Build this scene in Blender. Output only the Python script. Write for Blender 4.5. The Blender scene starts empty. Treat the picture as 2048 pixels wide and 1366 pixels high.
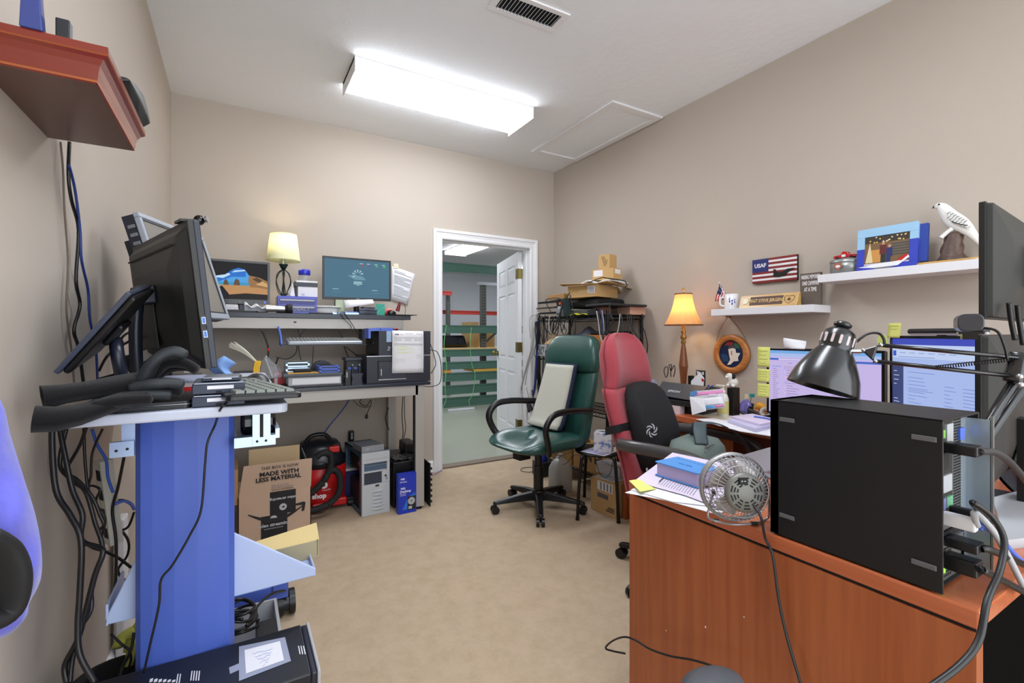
import bpy, bmesh, math, random
from mathutils import Matrix, Vector
random.seed(7)
PI = math.pi
# ------------------------------------------------------------------ camera, world, exposure
C = bpy.context.scene.collection
F, HZ, H, YAW = 944.0, 669.0, 1.2, math.radians(30.3)
cam_d = bpy.data.cameras.new('camera'); cam = bpy.data.objects.new('camera', cam_d); C.objects.link(cam)
cam_d.sensor_width = 36; cam_d.lens = F/2048*36; cam_d.shift_y = -(683-HZ)/2048
cam_d.clip_start = 0.02
cam.location = (0, 0, H); cam.rotation_euler = (PI/2, 0, -YAW)
bpy.context.scene.camera = cam
world = bpy.data.worlds.new('world'); bpy.context.scene.world = world; world.use_nodes = True
bg = world.node_tree.nodes['Background']
bg.inputs[0].default_value = (0.89, 0.945, 1.0, 1); bg.inputs[1].default_value = 1.7
vs = bpy.context.scene.view_settings
vs.view_transform = 'Standard'; vs.look = 'None'; vs.gamma = 1; vs.exposure = 1.17
try: vs.use_curve_mapping = False
except Exception: pass
FLUO = 8.5      # strength of the fluorescent diffusers
# ------------------------------------------------------------------ measuring helpers (points on real planes)
S_, C_ = math.sin(YAW), math.cos(YAW)
def ray(x, y):
 u = (x-1024)/F; v = (HZ-y)/F
 return Vector((S_+C_*u, C_-S_*u, v))
def onX(x, y, X): d = ray(x, y); t = X/d.x; return Vector((X, t*d.y, H+t*d.z))
def onY(x, y, Y): d = ray(x, y); t = Y/d.y; return Vector((t*d.x, Y, H+t*d.z))
def onZ(x, y, Z): d = ray(x, y); t = (Z-H)/d.z; return Vector((t*d.x, t*d.y, Z))
def at(x, y, t): d = ray(x, y); return Vector((t*d.x, t*d.y, H+t*d.z))
# ------------------------------------------------------------------ materials
def lin(c):
 o = []
 for v in c[:3]:
  v = v/255.0
  o.append(v/12.92 if v <= 0.04045 else ((v+0.055)/1.055)**2.4)
 return (o[0], o[1], o[2], 1)
MATS = {}
def mat(name, col, rough=0.5, metal=0.0, bump=0, bscale=200, var=0, vscale=8, emit=0, trans=0, alpha=1, coat=0, spec=0.5, sheen=0, sss=0):
 if name in MATS: return MATS[name]
 m = bpy.data.materials.new(name); m.use_nodes = True; nt = m.node_tree
 b = nt.nodes['Principled BSDF']; c = lin(col)
 b.inputs['Base Color'].default_value = c; b.inputs['Roughness'].default_value = rough
 b.inputs['Metallic'].default_value = metal; b.inputs['Specular IOR Level'].default_value = spec
 if coat: b.inputs['Coat Weight'].default_value = coat; b.inputs['Coat Roughness'].default_value = 0.15
 if sheen: b.inputs['Sheen Weight'].default_value = sheen
 if trans: b.inputs['Transmission Weight'].default_value = trans
 if alpha < 1: b.inputs['Alpha'].default_value = alpha
 if emit: b.inputs['Emission Color'].default_value = c; b.inputs['Emission Strength'].default_value = emit
 if bump or var:
  tc = nt.nodes.new('ShaderNodeTexCoord')
 if bump:
  n = nt.nodes.new('ShaderNodeTexNoise'); n.inputs['Scale'].default_value = bscale; n.inputs['Detail'].default_value = 4
  bp = nt.nodes.new('ShaderNodeBump'); bp.inputs['Strength'].default_value = bump; bp.inputs['Distance'].default_value = 0.002
  nt.links.new(tc.outputs['Object'], n.inputs['Vector']); nt.links.new(n.outputs['Fac'], bp.inputs['Height'])
  nt.links.new(bp.outputs['Normal'], b.inputs['Normal'])
 if var:
  n2 = nt.nodes.new('ShaderNodeTexNoise'); n2.inputs['Scale'].default_value = vscale; n2.inputs['Detail'].default_value = 5
  mx = nt.nodes.new('ShaderNodeMix'); mx.data_type = 'RGBA'
  mx.inputs[6].default_value = tuple(v*(1-var) for v in c[:3])+(1,); mx.inputs[7].default_value = tuple(min(1, v*(1+var)) for v in c[:3])+(1,)
  nt.links.new(tc.outputs['Object'], n2.inputs['Vector']); nt.links.new(n2.outputs['Fac'], mx.inputs[0])
  nt.links.new(mx.outputs[2], b.inputs['Base Color'])
 MATS[name] = m
 return m
def wood(name, c1, c2, axis='Z', scale=6, rough=0.35, coat=0.3, stretch=14):
 if name in MATS: return MATS[name]
 m = mat(name, c1, rough, coat=coat); nt = m.node_tree; b = nt.nodes['Principled BSDF']
 tc = nt.nodes.new('ShaderNodeTexCoord'); mp = nt.nodes.new('ShaderNodeMapping')
 sc = {'X': (1, stretch, stretch), 'Y': (stretch, 1, stretch), 'Z': (stretch, stretch, 1)}[axis]
 mp.inputs['Scale'].default_value = sc
 n = nt.nodes.new('ShaderNodeTexNoise'); n.inputs['Scale'].default_value = scale; n.inputs['Detail'].default_value = 6
 n.inputs['Distortion'].default_value = 0.6
 r = nt.nodes.new('ShaderNodeValToRGB')
 r.color_ramp.elements[0].position = 0.3; r.color_ramp.elements[0].color = lin(c2)
 r.color_ramp.elements[1].position = 0.62; r.color_ramp.elements[1].color = lin(c1)
 nt.links.new(tc.outputs['Object'], mp.inputs['Vector']); nt.links.new(mp.outputs['Vector'], n.inputs['Vector'])
 nt.links.new(n.outputs['Fac'], r.inputs['Fac']); nt.links.new(r.outputs['Color'], b.inputs['Base Color'])
 return m
def glow(name, col, s=1.0):
 if name in MATS: return MATS[name]
 m = bpy.data.materials.new(name); m.use_nodes = True; nt = m.node_tree
 b = nt.nodes['Principled BSDF']; b.inputs['Base Color'].default_value = (0.01, 0.01, 0.01, 1)
 b.inputs['Roughness'].default_value = 0.6; b.inputs['Specular IOR Level'].default_value = 0.2
 b.inputs['Emission Color'].default_value = lin(col); b.inputs['Emission Strength'].default_value = s
 MATS[name] = m; return m
WALL = mat('wall_paint', (186, 175, 163), 0.85, bump=0.15, bscale=350, spec=0.25)
WHITE = mat('white_trim_paint', (228, 228, 230), 0.4)
BLK = mat('black_plastic', (15, 15, 17), 0.38)
BLKM = mat('matte_black', (16, 16, 18), 0.7)
BLKG = mat('gloss_black', (9, 9, 11), 0.12)
DGR = mat('dark_grey_plastic', (36, 38, 42), 0.45)
NAVY = mat('blue_black_plastic', (30, 34, 48), 0.35)
GREY = mat('grey_plastic', (110, 112, 116), 0.5)
LGR = mat('light_grey_plastic', (172, 174, 178), 0.45)
SILV = mat('silver', (190, 192, 196), 0.3, 0.9)
CHROME = mat('chrome', (215, 215, 218), 0.12, 1.0)
GALV = mat('galvanised_steel', (176, 196, 220), 0.32, 0.7, var=0.1, vscale=20)
BLUEP = mat('blue_powder_coat', (70, 96, 184), 0.42, var=0.04, vscale=2)
PALE = mat('pale_blue_white_coat', (172, 187, 222), 0.4)
BBLUE = mat('periwinkle_plastic', (84, 112, 206), 0.4)
PAPER = mat('white_paper', (226, 226, 230), 0.8, var=0.02)
PAPERP = mat('lilac_paper', (212, 200, 222), 0.8, var=0.03)
INK = mat('black_ink', (24, 24, 28), 0.7)
GINK = mat('grey_ink', (120, 122, 130), 0.8)
CARD = mat('cardboard', (192, 156, 104), 0.8, var=0.06, vscale=12)
CARDP = mat('pinkish_cardboard', (184, 156, 134), 0.8, var=0.05, vscale=12)
CARDD = mat('dark_cardboard', (170, 128, 76), 0.8, var=0.06, vscale=12)
CREAM = mat('cream_card', (222, 198, 138), 0.75, var=0.02)
YEL = mat('sticky_yellow', (214, 218, 120), 0.8, var=0.03, vscale=30)
RED = mat('red_plastic', (190, 22, 26), 0.35)
BLUE = mat('blue_plastic', (28, 60, 150), 0.4)
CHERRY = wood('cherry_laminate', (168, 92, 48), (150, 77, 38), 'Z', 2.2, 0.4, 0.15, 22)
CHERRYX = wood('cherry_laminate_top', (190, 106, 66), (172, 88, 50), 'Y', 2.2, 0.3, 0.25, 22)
RUB = mat('rubber', (22, 22, 24), 0.75)
CLEAR = mat('clear_plastic', (225, 230, 236), 0.15, trans=0.85)
FROST = mat('frosted_plastic', (232, 234, 238), 0.35, trans=0.25)
# ------------------------------------------------------------------ mesh builder
MW = {}
def rootM(o):
 return MW.get(o.name, Matrix()) if o is not None else Matrix()
def fr(o, x, y):
 x = Vector(x).normalized(); y = Vector(y); z = x.cross(y).normalized(); y = z.cross(x)
 m = Matrix((x, y, z)).transposed().to_4x4(); m.translation = Vector(o); return m
def YR(o, a=0):            # upright frame: x to the viewer's right, y up, z out of the face; a = yaw
 return fr(o, (math.cos(a), math.sin(a), 0), (0, 0, 1))
RW = -PI/2                  # yaw of things that face away from the right wall
def TR(x=0, y=0, z=0, rz=0, rx=0, ry=0):
 return Matrix.Translation((x, y, z)) @ Matrix.Rotation(rz, 4, 'Z') @ Matrix.Rotation(ry, 4, 'Y') @ Matrix.Rotation(rx, 4, 'X')
def spline(pts, k=6):
 pts = [Vector(p) for p in pts]
 if len(pts) < 3: return pts
 out = []
 for i in range(len(pts)-1):
  p0 = pts[max(i-1, 0)]; p1 = pts[i]; p2 = pts[i+1]; p3 = pts[min(i+2, len(pts)-1)]
  for j in range(k):
   t = j/k
   out.append(0.5*((2*p1)+(p2-p0)*t+(2*p0-5*p1+4*p2-p3)*t*t+(3*p1-p0-3*p2+p3)*t**3))
 out.append(pts[-1]); return out
class MB:
 def __init__(s, T=None, M=None, mat=None):
  s.bm = bmesh.new(); s.mats = []; s.cur = 0; s.sm = False
  s.M = (rootM(T) if T is not None else Matrix()) @ (M if M is not None else Matrix())
  if mat: s.m(mat)
 def m(s, mt):
  if mt not in s.mats: s.mats.append(mt)
  s.cur = s.mats.index(mt); return s
 def add(s, vs, fs, smooth=False, M=None):
  T = s.M @ M if M is not None else s.M
  v = [s.bm.verts.new(T @ Vector(p)) for p in vs]
  for f in fs:
   try:
    q = s.bm.faces.new([v[i] for i in f]); q.material_index = s.cur; q.smooth = smooth
   except Exception: pass
  return s
 def bx(s, x0, x1, y0, y1, z0, z1, M=None):
  v = [(x0,y0,z0),(x1,y0,z0),(x1,y1,z0),(x0,y1,z0),(x0,y0,z1),(x1,y0,z1),(x1,y1,z1),(x0,y1,z1)]
  return s.add(v, [(3,2,1,0),(4,5,6,7),(0,1,5,4),(1,2,6,5),(2,3,7,6),(3,0,4,7)], False, M)
 def rbx(s, x0, x1, y0, y1, z0, z1, r=0.01, n=4, M=None):     # box with corners rounded in plan, extruded in z
  pts = rrect(x0, x1, y0, y1, r, n)
  return s.prism(pts, z0, z1, M)
 def prism(s, poly, z0, z1, M=None, smooth=False):
  n = len(poly); v = [(p[0], p[1], z0) for p in poly]+[(p[0], p[1], z1) for p in poly]
  f = [tuple(range(n-1, -1, -1)), tuple(range(n, 2*n))]+[(i, (i+1) % n, n+(i+1) % n, n+i) for i in range(n)]
  return s.add(v, f, smooth, M)
 def cyl(s, p0, p1, r0, r1=None, n=16, M=None, smooth=True, caps=True):
  p0 = Vector(p0); p1 = Vector(p1); r1 = r0 if r1 is None else r1
  d = (p1-p0).normalized(); a = Vector((0, 0, 1)) if abs(d.z) < 0.9 else Vector((1, 0, 0))
  x = d.cross(a).normalized(); y = d.cross(x)
  v = [p0+(x*math.cos(2*PI*i/n)+y*math.sin(2*PI*i/n))*r0 for i in range(n)]+[p1+(x*math.cos(2*PI*i/n)+y*math.sin(2*PI*i/n))*r1 for i in range(n)]
  s.add(v, [(i, (i+1) % n, n+(i+1) % n, n+i) for i in range(n)], smooth, M)
  if caps: s.add(v[:n], [tuple(range(n))], False, M); s.add(v[n:], [tuple(range(n-1, -1, -1))], False, M)
  return s
 def tube(s, pts, r, n=8, k=6, M=None, flat=1.0, caps=True):
  P = spline(pts, k); N = len(P)
  R = r if callable(r) else (lambda t: r)
  up = None; v = []
  for i, p in enumerate(P):
   d = (P[min(i+1, N-1)]-P[max(i-1, 0)])
   if d.length < 1e-9: d = Vector((0, 0, 1))
   d.normalize()
   if up is None:
    a = Vector((0, 0, 1)) if abs(d.z) < 0.9 else Vector((1, 0, 0)); x = d.cross(a).normalized()
   else:
    x = up-d*up.dot(d)
    x = x.normalized() if x.length > 1e-6 else d.orthogonal().normalized()
   up = x; y = d.cross(x); rr = R(i/(N-1))
   for j in range(n):
    a = 2*PI*j/n; v.append(p+x*math.cos(a)*rr+y*math.sin(a)*rr*flat)
  f = [(i*n+j, i*n+(j+1) % n, (i+1)*n+(j+1) % n, (i+1)*n+j) for i in range(N-1) for j in range(n)]
  if caps: f += [tuple(range(n-1, -1, -1)), tuple((N-1)*n+j for j in range(n))]
  return s.add(v, f, True, M)
 def lathe(s, prof, n=24, M=None, smooth=True, a0=0, a1=2*PI):
  full = abs(a1-a0-2*PI) < 1e-6; cols = n if full else n+1; v = []
  for i in range(cols):
   a = a0+(a1-a0)*i/n
   for r, z in prof: v.append((r*math.cos(a), r*math.sin(a), z))
  k = len(prof); f = []
  for i in range(n):
   j = (i+1) % cols
   for q in range(k-1): f.append((i*k+q, j*k+q, j*k+q+1, i*k+q+1))
  return s.add(v, f, smooth, M)
 def ell(s, c, r, n=16, M=None):
  if not hasattr(r, '__len__'): r = (r, r, r)
  v = []; m = n//2
  for i in range(1, m):
   th = PI*i/m
   for j in range(n):
    a = 2*PI*j/n; v.append((c[0]+r[0]*math.sin(th)*math.cos(a), c[1]+r[1]*math.sin(th)*math.sin(a), c[2]+r[2]*math.cos(th)))
  f = [(i*n+j, (i+1)*n+j, (i+1)*n+(j+1) % n, i*n+(j+1) % n) for i in range(m-2) for j in range(n)]
  v += [(c[0], c[1], c[2]+r[2]), (c[0], c[1], c[2]-r[2])]; t = len(v)-2
  f += [(t, j, (j+1) % n) for j in range(n)]+[(t+1, (m-2)*n+(j+1) % n, (m-2)*n+j) for j in range(n)]
  return s.add(v, f, True, M)
 def surf(s, fn, nu, nv, th=0, M=None, smooth=True):       # fn(u,v) -> point; th gives it thickness along normals
  P = [[Vector(fn(i/nu, j/nv)) for j in range(nv+1)] for i in range(nu+1)]
  v = [p for row in P for p in row]; w = nv+1
  f = [(i*w+j, (i+1)*w+j, (i+1)*w+j+1, i*w+j+1) for i in range(nu) for j in range(nv)]
  if not th: return s.add(v, f, smooth, M)
  b = []
  for i in range(nu+1):
   for j in range(nv+1):
    du = P[min(i+1, nu)][j]-P[max(i-1, 0)][j]; dv = P[i][min(j+1, nv)]-P[i][max(j-1, 0)]
    nn = du.cross(dv); nn = nn.normalized() if nn.length > 1e-9 else Vector((0, 0, 1)); b.append(P[i][j]-nn*th)
  o = len(v); v += b
  f += [tuple(o+q for q in reversed(t)) for t in f[:nu*nv]]
  for i in range(nu):
   f.append((i*w, o+i*w, o+(i+1)*w, (i+1)*w)); f.append((i*w+nv, (i+1)*w+nv, o+(i+1)*w+nv, o+i*w+nv))
  for j in range(nv):
   f.append((j, j+1, o+j+1, o+j)); f.append((nu*w+j, o+nu*w+j, o+nu*w+j+1, nu*w+j+1))
  return s.add(v, f, smooth, M)
 def rings(s, rows, M=None, smooth=True, caps=True):         # loft through closed rings of equal count
  n = len(rows[0]); v = [p for r in rows for p in r]
  f = [(i*n+j, i*n+(j+1) % n, (i+1)*n+(j+1) % n, (i+1)*n+j) for i in range(len(rows)-1) for j in range(n)]
  if caps: f += [tuple(range(n-1, -1, -1)), tuple((len(rows)-1)*n+j for j in range(n))]
  return s.add(v, f, smooth, M)
 def text(s, txt, size, M, depth=0.0004, mt=None, align='CENTER', sx=1.0, bold=0):
  if mt: s.m(mt)
  cu = bpy.data.curves.new('t', 'FONT'); cu.body = txt; cu.size = size; cu.extrude = depth; cu.align_x = align; cu.align_y = 'CENTER'
  cu.resolution_u = 2; cu.offset = bold
  o = bpy.data.objects.new('t', cu); C.objects.link(o)
  dg = bpy.context.evaluated_depsgraph_get(); me = bpy.data.meshes.new_from_object(o.evaluated_get(dg))
  T = M @ Matrix.Diagonal((sx, 1, 1, 1))
  s.add([T @ vv.co for vv in me.vertices], [tuple(p.vertices) for p in me.polygons])
  bpy.data.objects.remove(o); bpy.data.curves.remove(cu); bpy.data.meshes.remove(me); return s
 def build(s, name, parent=None, bev=0, seg=2, sub=0, label=None, cat=None, group=None, kind=None, recalc=True):
  if recalc: bmesh.ops.recalc_face_normals(s.bm, faces=s.bm.faces[:])
  if parent is None:
   xs = [v.co for v in s.bm.verts]
   mn = Vector((min(v.x for v in xs), min(v.y for v in xs), min(v.z for v in xs))); mx = Vector((max(v.x for v in xs), max(v.y for v in xs), max(v.z for v in xs)))
   R = Matrix.Translation(((mn.x+mx.x)/2, (mn.y+mx.y)/2, mn.z))
  else: R = rootM(parent)
  s.bm.transform(R.inverted())
  me = bpy.data.meshes.new(name); s.bm.to_mesh(me); s.bm.free()
  for q in s.mats: me.materials.append(q)
  o = bpy.data.objects.new(name, me); C.objects.link(o)
  if parent is None: o.matrix_world = R
  else: o.parent = parent
  MW[o.name] = R
  if bev:
   b = o.modifiers.new('bevel', 'BEVEL'); b.width = bev; b.segments = seg; b.limit_method = 'ANGLE'; b.angle_limit = math.radians(35)
   b.harden_normals = False
  if sub:
   q = o.modifiers.new('sub', 'SUBSURF'); q.levels = sub; q.render_levels = sub
  if label: o['label'] = label
  if cat: o['category'] = cat
  if group: o['group'] = group
  if kind: o['kind'] = kind
  return o
def rrect(x0, x1, y0, y1, r, n=4):
 p = []
 for cx, cy, a in ((x1-r, y0+r, -PI/2), (x1-r, y1-r, 0), (x0+r, y1-r, PI/2), (x0+r, y0+r, PI)):
  for i in range(n+1): p.append((cx+r*math.cos(a+PI/2*i/n), cy+r*math.sin(a+PI/2*i/n)))
 return p
def circ(cx, cy, r, n=20, ry=None):
 ry = ry or r
 return [(cx+r*math.cos(2*PI*i/n), cy+ry*math.sin(2*PI*i/n)) for i in range(n)]
def thing(name, label, cat, loc=(0, 0, 0), rz=0, group=None, M=None):
 o = bpy.data.objects.new(name, None); C.objects.link(o); o.empty_display_size = 0.05
 R = M if M is not None else TR(loc[0], loc[1], loc[2], rz)
 o.matrix_world = R; MW[o.name] = R.copy()
 o['label'] = label; o['category'] = cat
 if group: o['group'] = group
 return o
def copy_thing(o, M, label, group=None):
 def cp(q, par):
  c = q.copy(); C.objects.link(c)
  if par is not None: c.parent = par
  for ch in q.children: cp(ch, c)
  return c
 r = cp(o, None); r.matrix_world = M; MW[r.name] = M.copy(); r['label'] = label
 if group: r['group'] = group
 return r
def cable(label, pts, r=0.003, mt=None, name='cable', cat='cable', group=None, n=6, k=6):
 b = MB(mat=mt or BLK); b.tube(pts, r, n=n, k=k)
 return b.build(name, label=label, cat=cat, group=group)
# ================================================================== THE SETTING
XL, XR, YB, ZC = -0.38, 2.78, 3.92, 2.84
Y0 = -1.6
DX0, DX1, DZ = 1.573, 2.49, 2.045       # doorway
def carpet():
 m = mat('carpet', (186, 162, 136), 0.95, spec=0.1); nt = m.node_tree; b = nt.nodes['Principled BSDF']
 tc = nt.nodes.new('ShaderNodeTexCoord')
 n = nt.nodes.new('ShaderNodeTexNoise'); n.inputs['Scale'].default_value = 12; n.inputs['Detail'].default_value = 8; n.inputs['Roughness'].default_value = 0.75
 n3 = nt.nodes.new('ShaderNodeTexNoise'); n3.inputs['Scale'].default_value = 260; n3.inputs['Detail'].default_value = 3
 r = nt.nodes.new('ShaderNodeValToRGB')
 r.color_ramp.elements[0].position = 0.32; r.color_ramp.elements[0].color = lin((187, 166, 139))
 r.color_ramp.elements[1].position = 0.6; r.color_ramp.elements[1].color = lin((198, 177, 151))
 mx = nt.nodes.new('ShaderNodeMix'); mx.data_type = 'RGBA'; mx.blend_type = 'MULTIPLY'; mx.inputs[0].default_value = 0.2
 bp = nt.nodes.new('ShaderNodeBump'); bp.inputs['Strength'].default_value = 0.6; bp.inputs['Distance'].default_value = 0.004
 L = nt.links.new
 L(tc.outputs['Object'], n.inputs['Vector']); L(tc.outputs['Object'], n3.inputs['Vector'])
 L(n.outputs['Fac'], r.inputs['Fac']); L(r.outputs['Color'], mx.inputs[6]); L(n3.outputs['Fac'], mx.inputs[7])
 L(mx.outputs[2], b.inputs['Base Color']); L(n3.outputs['Fac'], bp.inputs['Height']); L(bp.outputs['Normal'], b.inputs['Normal'])
 return m
def stomp():
 m = mat('stomped_ceiling', (232, 235, 238), 0.9, spec=0.2); nt = m.node_tree; b = nt.nodes['Principled BSDF']
 tc = nt.nodes.new('ShaderNodeTexCoord')
 v = nt.nodes.new('ShaderNodeTexVoronoi'); v.inputs['Scale'].default_value = 18
 n = nt.nodes.new('ShaderNodeTexNoise'); n.inputs['Scale'].default_value = 28; n.inputs['Detail'].default_value = 5; n.inputs['Distortion'].default_value = 2.5
 a = nt.nodes.new('ShaderNodeMath'); a.operation = 'MULTIPLY'
 bp = nt.nodes.new('ShaderNodeBump'); bp.inputs['Strength'].default_value = 0.4; bp.inputs['Distance'].default_value = 0.006
 L = nt.links.new
 L(tc.outputs['Object'], v.inputs['Vector']); L(tc.outputs['Object'], n.inputs['Vector'])
 L(v.outputs['Distance'], a.inputs[0]); L(n.outputs['Fac'], a.inputs[1]); L(a.outputs[0], bp.inputs['Height']); L(bp.outputs['Normal'], b.inputs['Normal'])
 return m
CEIL = stomp()
CONC = mat('sealed_concrete', (150, 153, 138), 0.28, var=0.12, vscale=2.2, spec=0.5)
WWHITE = mat('warehouse_white', (214, 216, 222), 0.8)
def struct(name, b, **k): return b.build(name, kind='structure', **k)
struct('floor', MB(mat=carpet()).bx(XL-.12, XR+.12, Y0, YB+.02, -.1, 0))
struct('ceiling', MB(mat=CEIL).bx(XL-.12, XR+.12, Y0, YB+.12, ZC, ZC+.1))
struct('wall_left', MB(mat=WALL).bx(XL-.12, XL, Y0, YB+.12, 0, ZC))
struct('wall_right', MB(mat=WALL).bx(XR, XR+.12, Y0, YB+.12, 0, ZC))
b = MB(mat=WALL); b.bx(XL, DX0-.02, YB, YB+.12, 0, ZC); b.bx(DX1+.02, XR, YB, YB+.12, 0, ZC); b.bx(DX0-.02, DX1+.02, YB, YB+.12, DZ+.02, ZC)
struct('wall_back', b)
def base(name, p0, p1, nrm):
 b = MB(mat=WHITE); p0 = Vector(p0); p1 = Vector(p1); n = Vector(nrm)
 prof = [(0, 0), (.014, 0), (.014, .075), (.009, .088), (.004, .096), (0, .096)]
 v = [p0+n*x+Vector((0, 0, z)) for x, z in prof]+[p1+n*x+Vector((0, 0, z)) for x, z in prof]
 k = len(prof); b.add(v, [(i, (i+1) % k, k+(i+1) % k, k+i) for i in range(k)]+[tuple(range(k)), tuple(range(2*k-1, k-1, -1))])
 struct(name, b)
base('baseboard_left', (XL, Y0, 0), (XL, YB, 0), (1, 0, 0))
base('baseboard_back', (XL, YB, 0), (DX0-.085, YB, 0), (0, -1, 0))
base('baseboard_back_right', (DX1+.085, YB, 0), (XR, YB, 0), (0, -1, 0))
base('baseboard_right', (XR, YB, 0), (XR, Y0, 0), (-1, 0, 0))
# door casing: stepped colonial profile round three sides, plus the jamb lining
b = MB(mat=WHITE)
prof = [(0, .010), (.008, .014), (.02, .016), (.03, .012), (.055, .018), (.06, .024), (.078, .026), (.085, .02)]
def case_ring(off): return [(DX0-off, 0), (DX0-off, DZ+off), (DX1+off, DZ+off), (DX1+off, 0)]
for i in range(len(prof)-1):
 a0, a1 = case_ring(prof[i][0]), case_ring(prof[i+1][0])
 for j in range(3):
  b.add([(a0[j][0], YB-prof[i][1], a0[j][1]), (a0[j+1][0], YB-prof[i][1], a0[j+1][1]), (a1[j+1][0], YB-prof[i+1][1], a1[j+1][1]), (a1[j][0], YB-prof[i+1][1], a1[j][1])], [(0, 1, 2, 3)])
a1 = case_ring(.085)
for j in range(3): b.add([(a1[j][0], YB-.02, a1[j][1]), (a1[j+1][0], YB-.02, a1[j+1][1]), (a1[j+1][0], YB, a1[j+1][1]), (a1[j][0], YB, a1[j][1])], [(0, 1, 2, 3)])
a1 = case_ring(0)
for j in range(3): b.add([(a1[j][0], YB-.01, a1[j][1]), (a1[j+1][0], YB-.01, a1[j+1][1]), (a1[j+1][0], YB, a1[j+1][1]), (a1[j][0], YB, a1[j][1])], [(0, 1, 2, 3)])
b.bx(DX0-.02, DX0, YB, YB+.13, 0, DZ); b.bx(DX1, DX1+.02, YB, YB+.13, 0, DZ); b.bx(DX0-.02, DX1+.02, YB, YB+.13, DZ, DZ+.02)
b.bx(DX0, DX0+.012, YB+.055, YB+.085, 0, DZ); b.bx(DX0, DX1, YB+.055, YB+.085, DZ-.012, DZ); b.bx(DX1-.012, DX1, YB+.045, YB+.075, 0, DZ)
struct('trim_1', b)
struct('trim_2', MB(mat=mat('door_sill', (118, 104, 90), .8)).bx(DX0, DX1, YB+.02, YB+.13, 0, .012))
# six-panel door, swung into the warehouse, hung on the right jamb
DM = TR(DX1-.012, YB+.135, 0.012, math.radians(75))     # local x runs along the leaf from the hinges
door = thing('door_1', 'white six-panel door standing open into the warehouse', 'door', M=DM)
door['kind'] = 'structure'
del door['category']
b = MB(door, mat=WHITE); W_, HT = .90, 2.02
b.bx(0, W_, -.0, .03, 0, HT)
cols = [(.115, .405), (.495, .785)]; rows = [(.22, .80), (.93, 1.62), (1.71, 1.90)]
for yy, sgn in ((.03, 1), (0, -1)):
 segx = [0, .115, .405, .495, .785, W_]; segz = [0, .22, .80, .93, 1.62, 1.71, 1.90, HT]
 t = .006
 for i in range(5):
  for j in range(7):
   if i in (1, 3) and j in (1, 3, 5):
    x0, x1, z0, z1 = segx[i]+.025, segx[i+1]-.025, segz[j]+.025, segz[j+1]-.025
    o = yy+sgn*.001; q = yy+sgn*t
    v = [(x0-.01, o, z0-.01), (x1+.01, o, z0-.01), (x1+.01, o, z1+.01), (x0-.01, o, z1+.01), (x0+.012, q, z0+.012), (x1-.012, q, z0+.012), (x1-.012, q, z1-.012), (x0+.012, q, z1-.012)]
    b.add(v, [(0, 1, 5, 4), (1, 2, 6, 5), (2, 3, 7, 6), (3, 0, 4, 7), (4, 5, 6, 7)])
   else:
    b.bx(segx[i], segx[i+1], min(yy, yy+sgn*t), max(yy, yy+sgn*t), segz[j], segz[j+1])
leafo = b.build('leaf', door)
BRASS = mat('aged_brass', (122, 108, 58), .35, .8)
for z in (.28, 1.06, 1.80):
 b = MB(door, mat=BRASS); b.cyl((-.004, .036, z-.05), (-.004, .036, z+.05), .007); b.bx(.0, .075, .0365, .039, z-.05, z+.05); b.bx(-.003, .0, -.01, .036, z-.05, z+.05)
 b.build('hinge', leafo)
b = MB(door, mat=BRASS); b.cyl((.84, .036, .97), (.84, .044, .97), .032); b.cyl((.84, .044, .97), (.84, .07, .97), .011); b.ell((.84, .088, .97), (.028, .022, .028))
b.cyl((.84, -.006, .97), (.84, -.05, .97), .011); b.ell((.84, -.062, .97), (.028, .022, .028)); b.build('door_knob', leafo)
# ceiling fixtures -------------------------------------------------
DIFF = glow('lit_diffuser', (241, 246, 254), FLUO)
def fluo(x0, x1, y0, y1, label, group=None):
 T = thing('ceiling_light', label, 'ceiling light', ((x0+x1)/2, (y0+y1)/2, ZC), group=group)
 w, d = (x1-x0)/2, (y1-y0)/2; ax = w > d
 b = MB(T, mat=WHITE)
 if ax:
  b.bx(-w, w, -d, d, -.022, 0)
  for s in (-1, 1): b.bx(s*w-.006 if s > 0 else -w, s*w if s > 0 else -w+.006, -d-.006, d+.006, -.085, 0)
 else:
  b.bx(-w, w, -d, d, -.022, 0)
  for s in (-1, 1): b.bx(-w-.006, w+.006, (d-.006) if s > 0 else -d, d if s > 0 else -d+.006, -.085, 0)
 b.build('housing', T, bev=.002)
 b = MB(T, mat=DIFF)
 prof = [(-1, -.024), (-1, -.05), (-.93, -.066), (-.8, -.074), (0, -.078), (.8, -.074), (.93, -.066), (1, -.05), (1, -.024)]
 if ax:
  v = [(e*(w-.007), p*d, z) for e in (-1, 1) for p, z in prof]
 else:
  v = [(p*w, e*(d-.007), z) for e in (-1, 1) for p, z in prof]
 k = len(prof); b.add(v, [(i, i+1, k+i+1, k+i) for i in range(k-1)], True)
 b.build('diffuser', T)
 return T
fluo(.60, 1.85, 2.86, 3.21, 'long lit fluorescent ceiling light with wraparound diffuser, nearest the back wall')
fluo(.30, 1.56, .66, 1.10, 'added unseen fluorescent fill light over the front of the office')  # added fixture out of view, fills the room and the left wall
T = thing('ceiling_vent', 'white rectangular air vent grille in the ceiling', 'vent', (1.28, 2.02, ZC))
MV = TR(0, 0, 0, math.radians(-2))
b = MB(T, MV, WHITE)
for x0, x1, y0, y1 in ((-.20, .20, -.08, -.05), (-.20, .20, .05, .08), (-.20, -.165, -.05, .05), (.165, .20, -.05, .05)): b.bx(x0, x1, y0, y1, -.009, 0)
b.build('frame', T, bev=.003)
MB(T, MV, BLKM).bx(-.165, .165, -.05, .05, -.001, 0).build('duct_opening', T)
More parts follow.
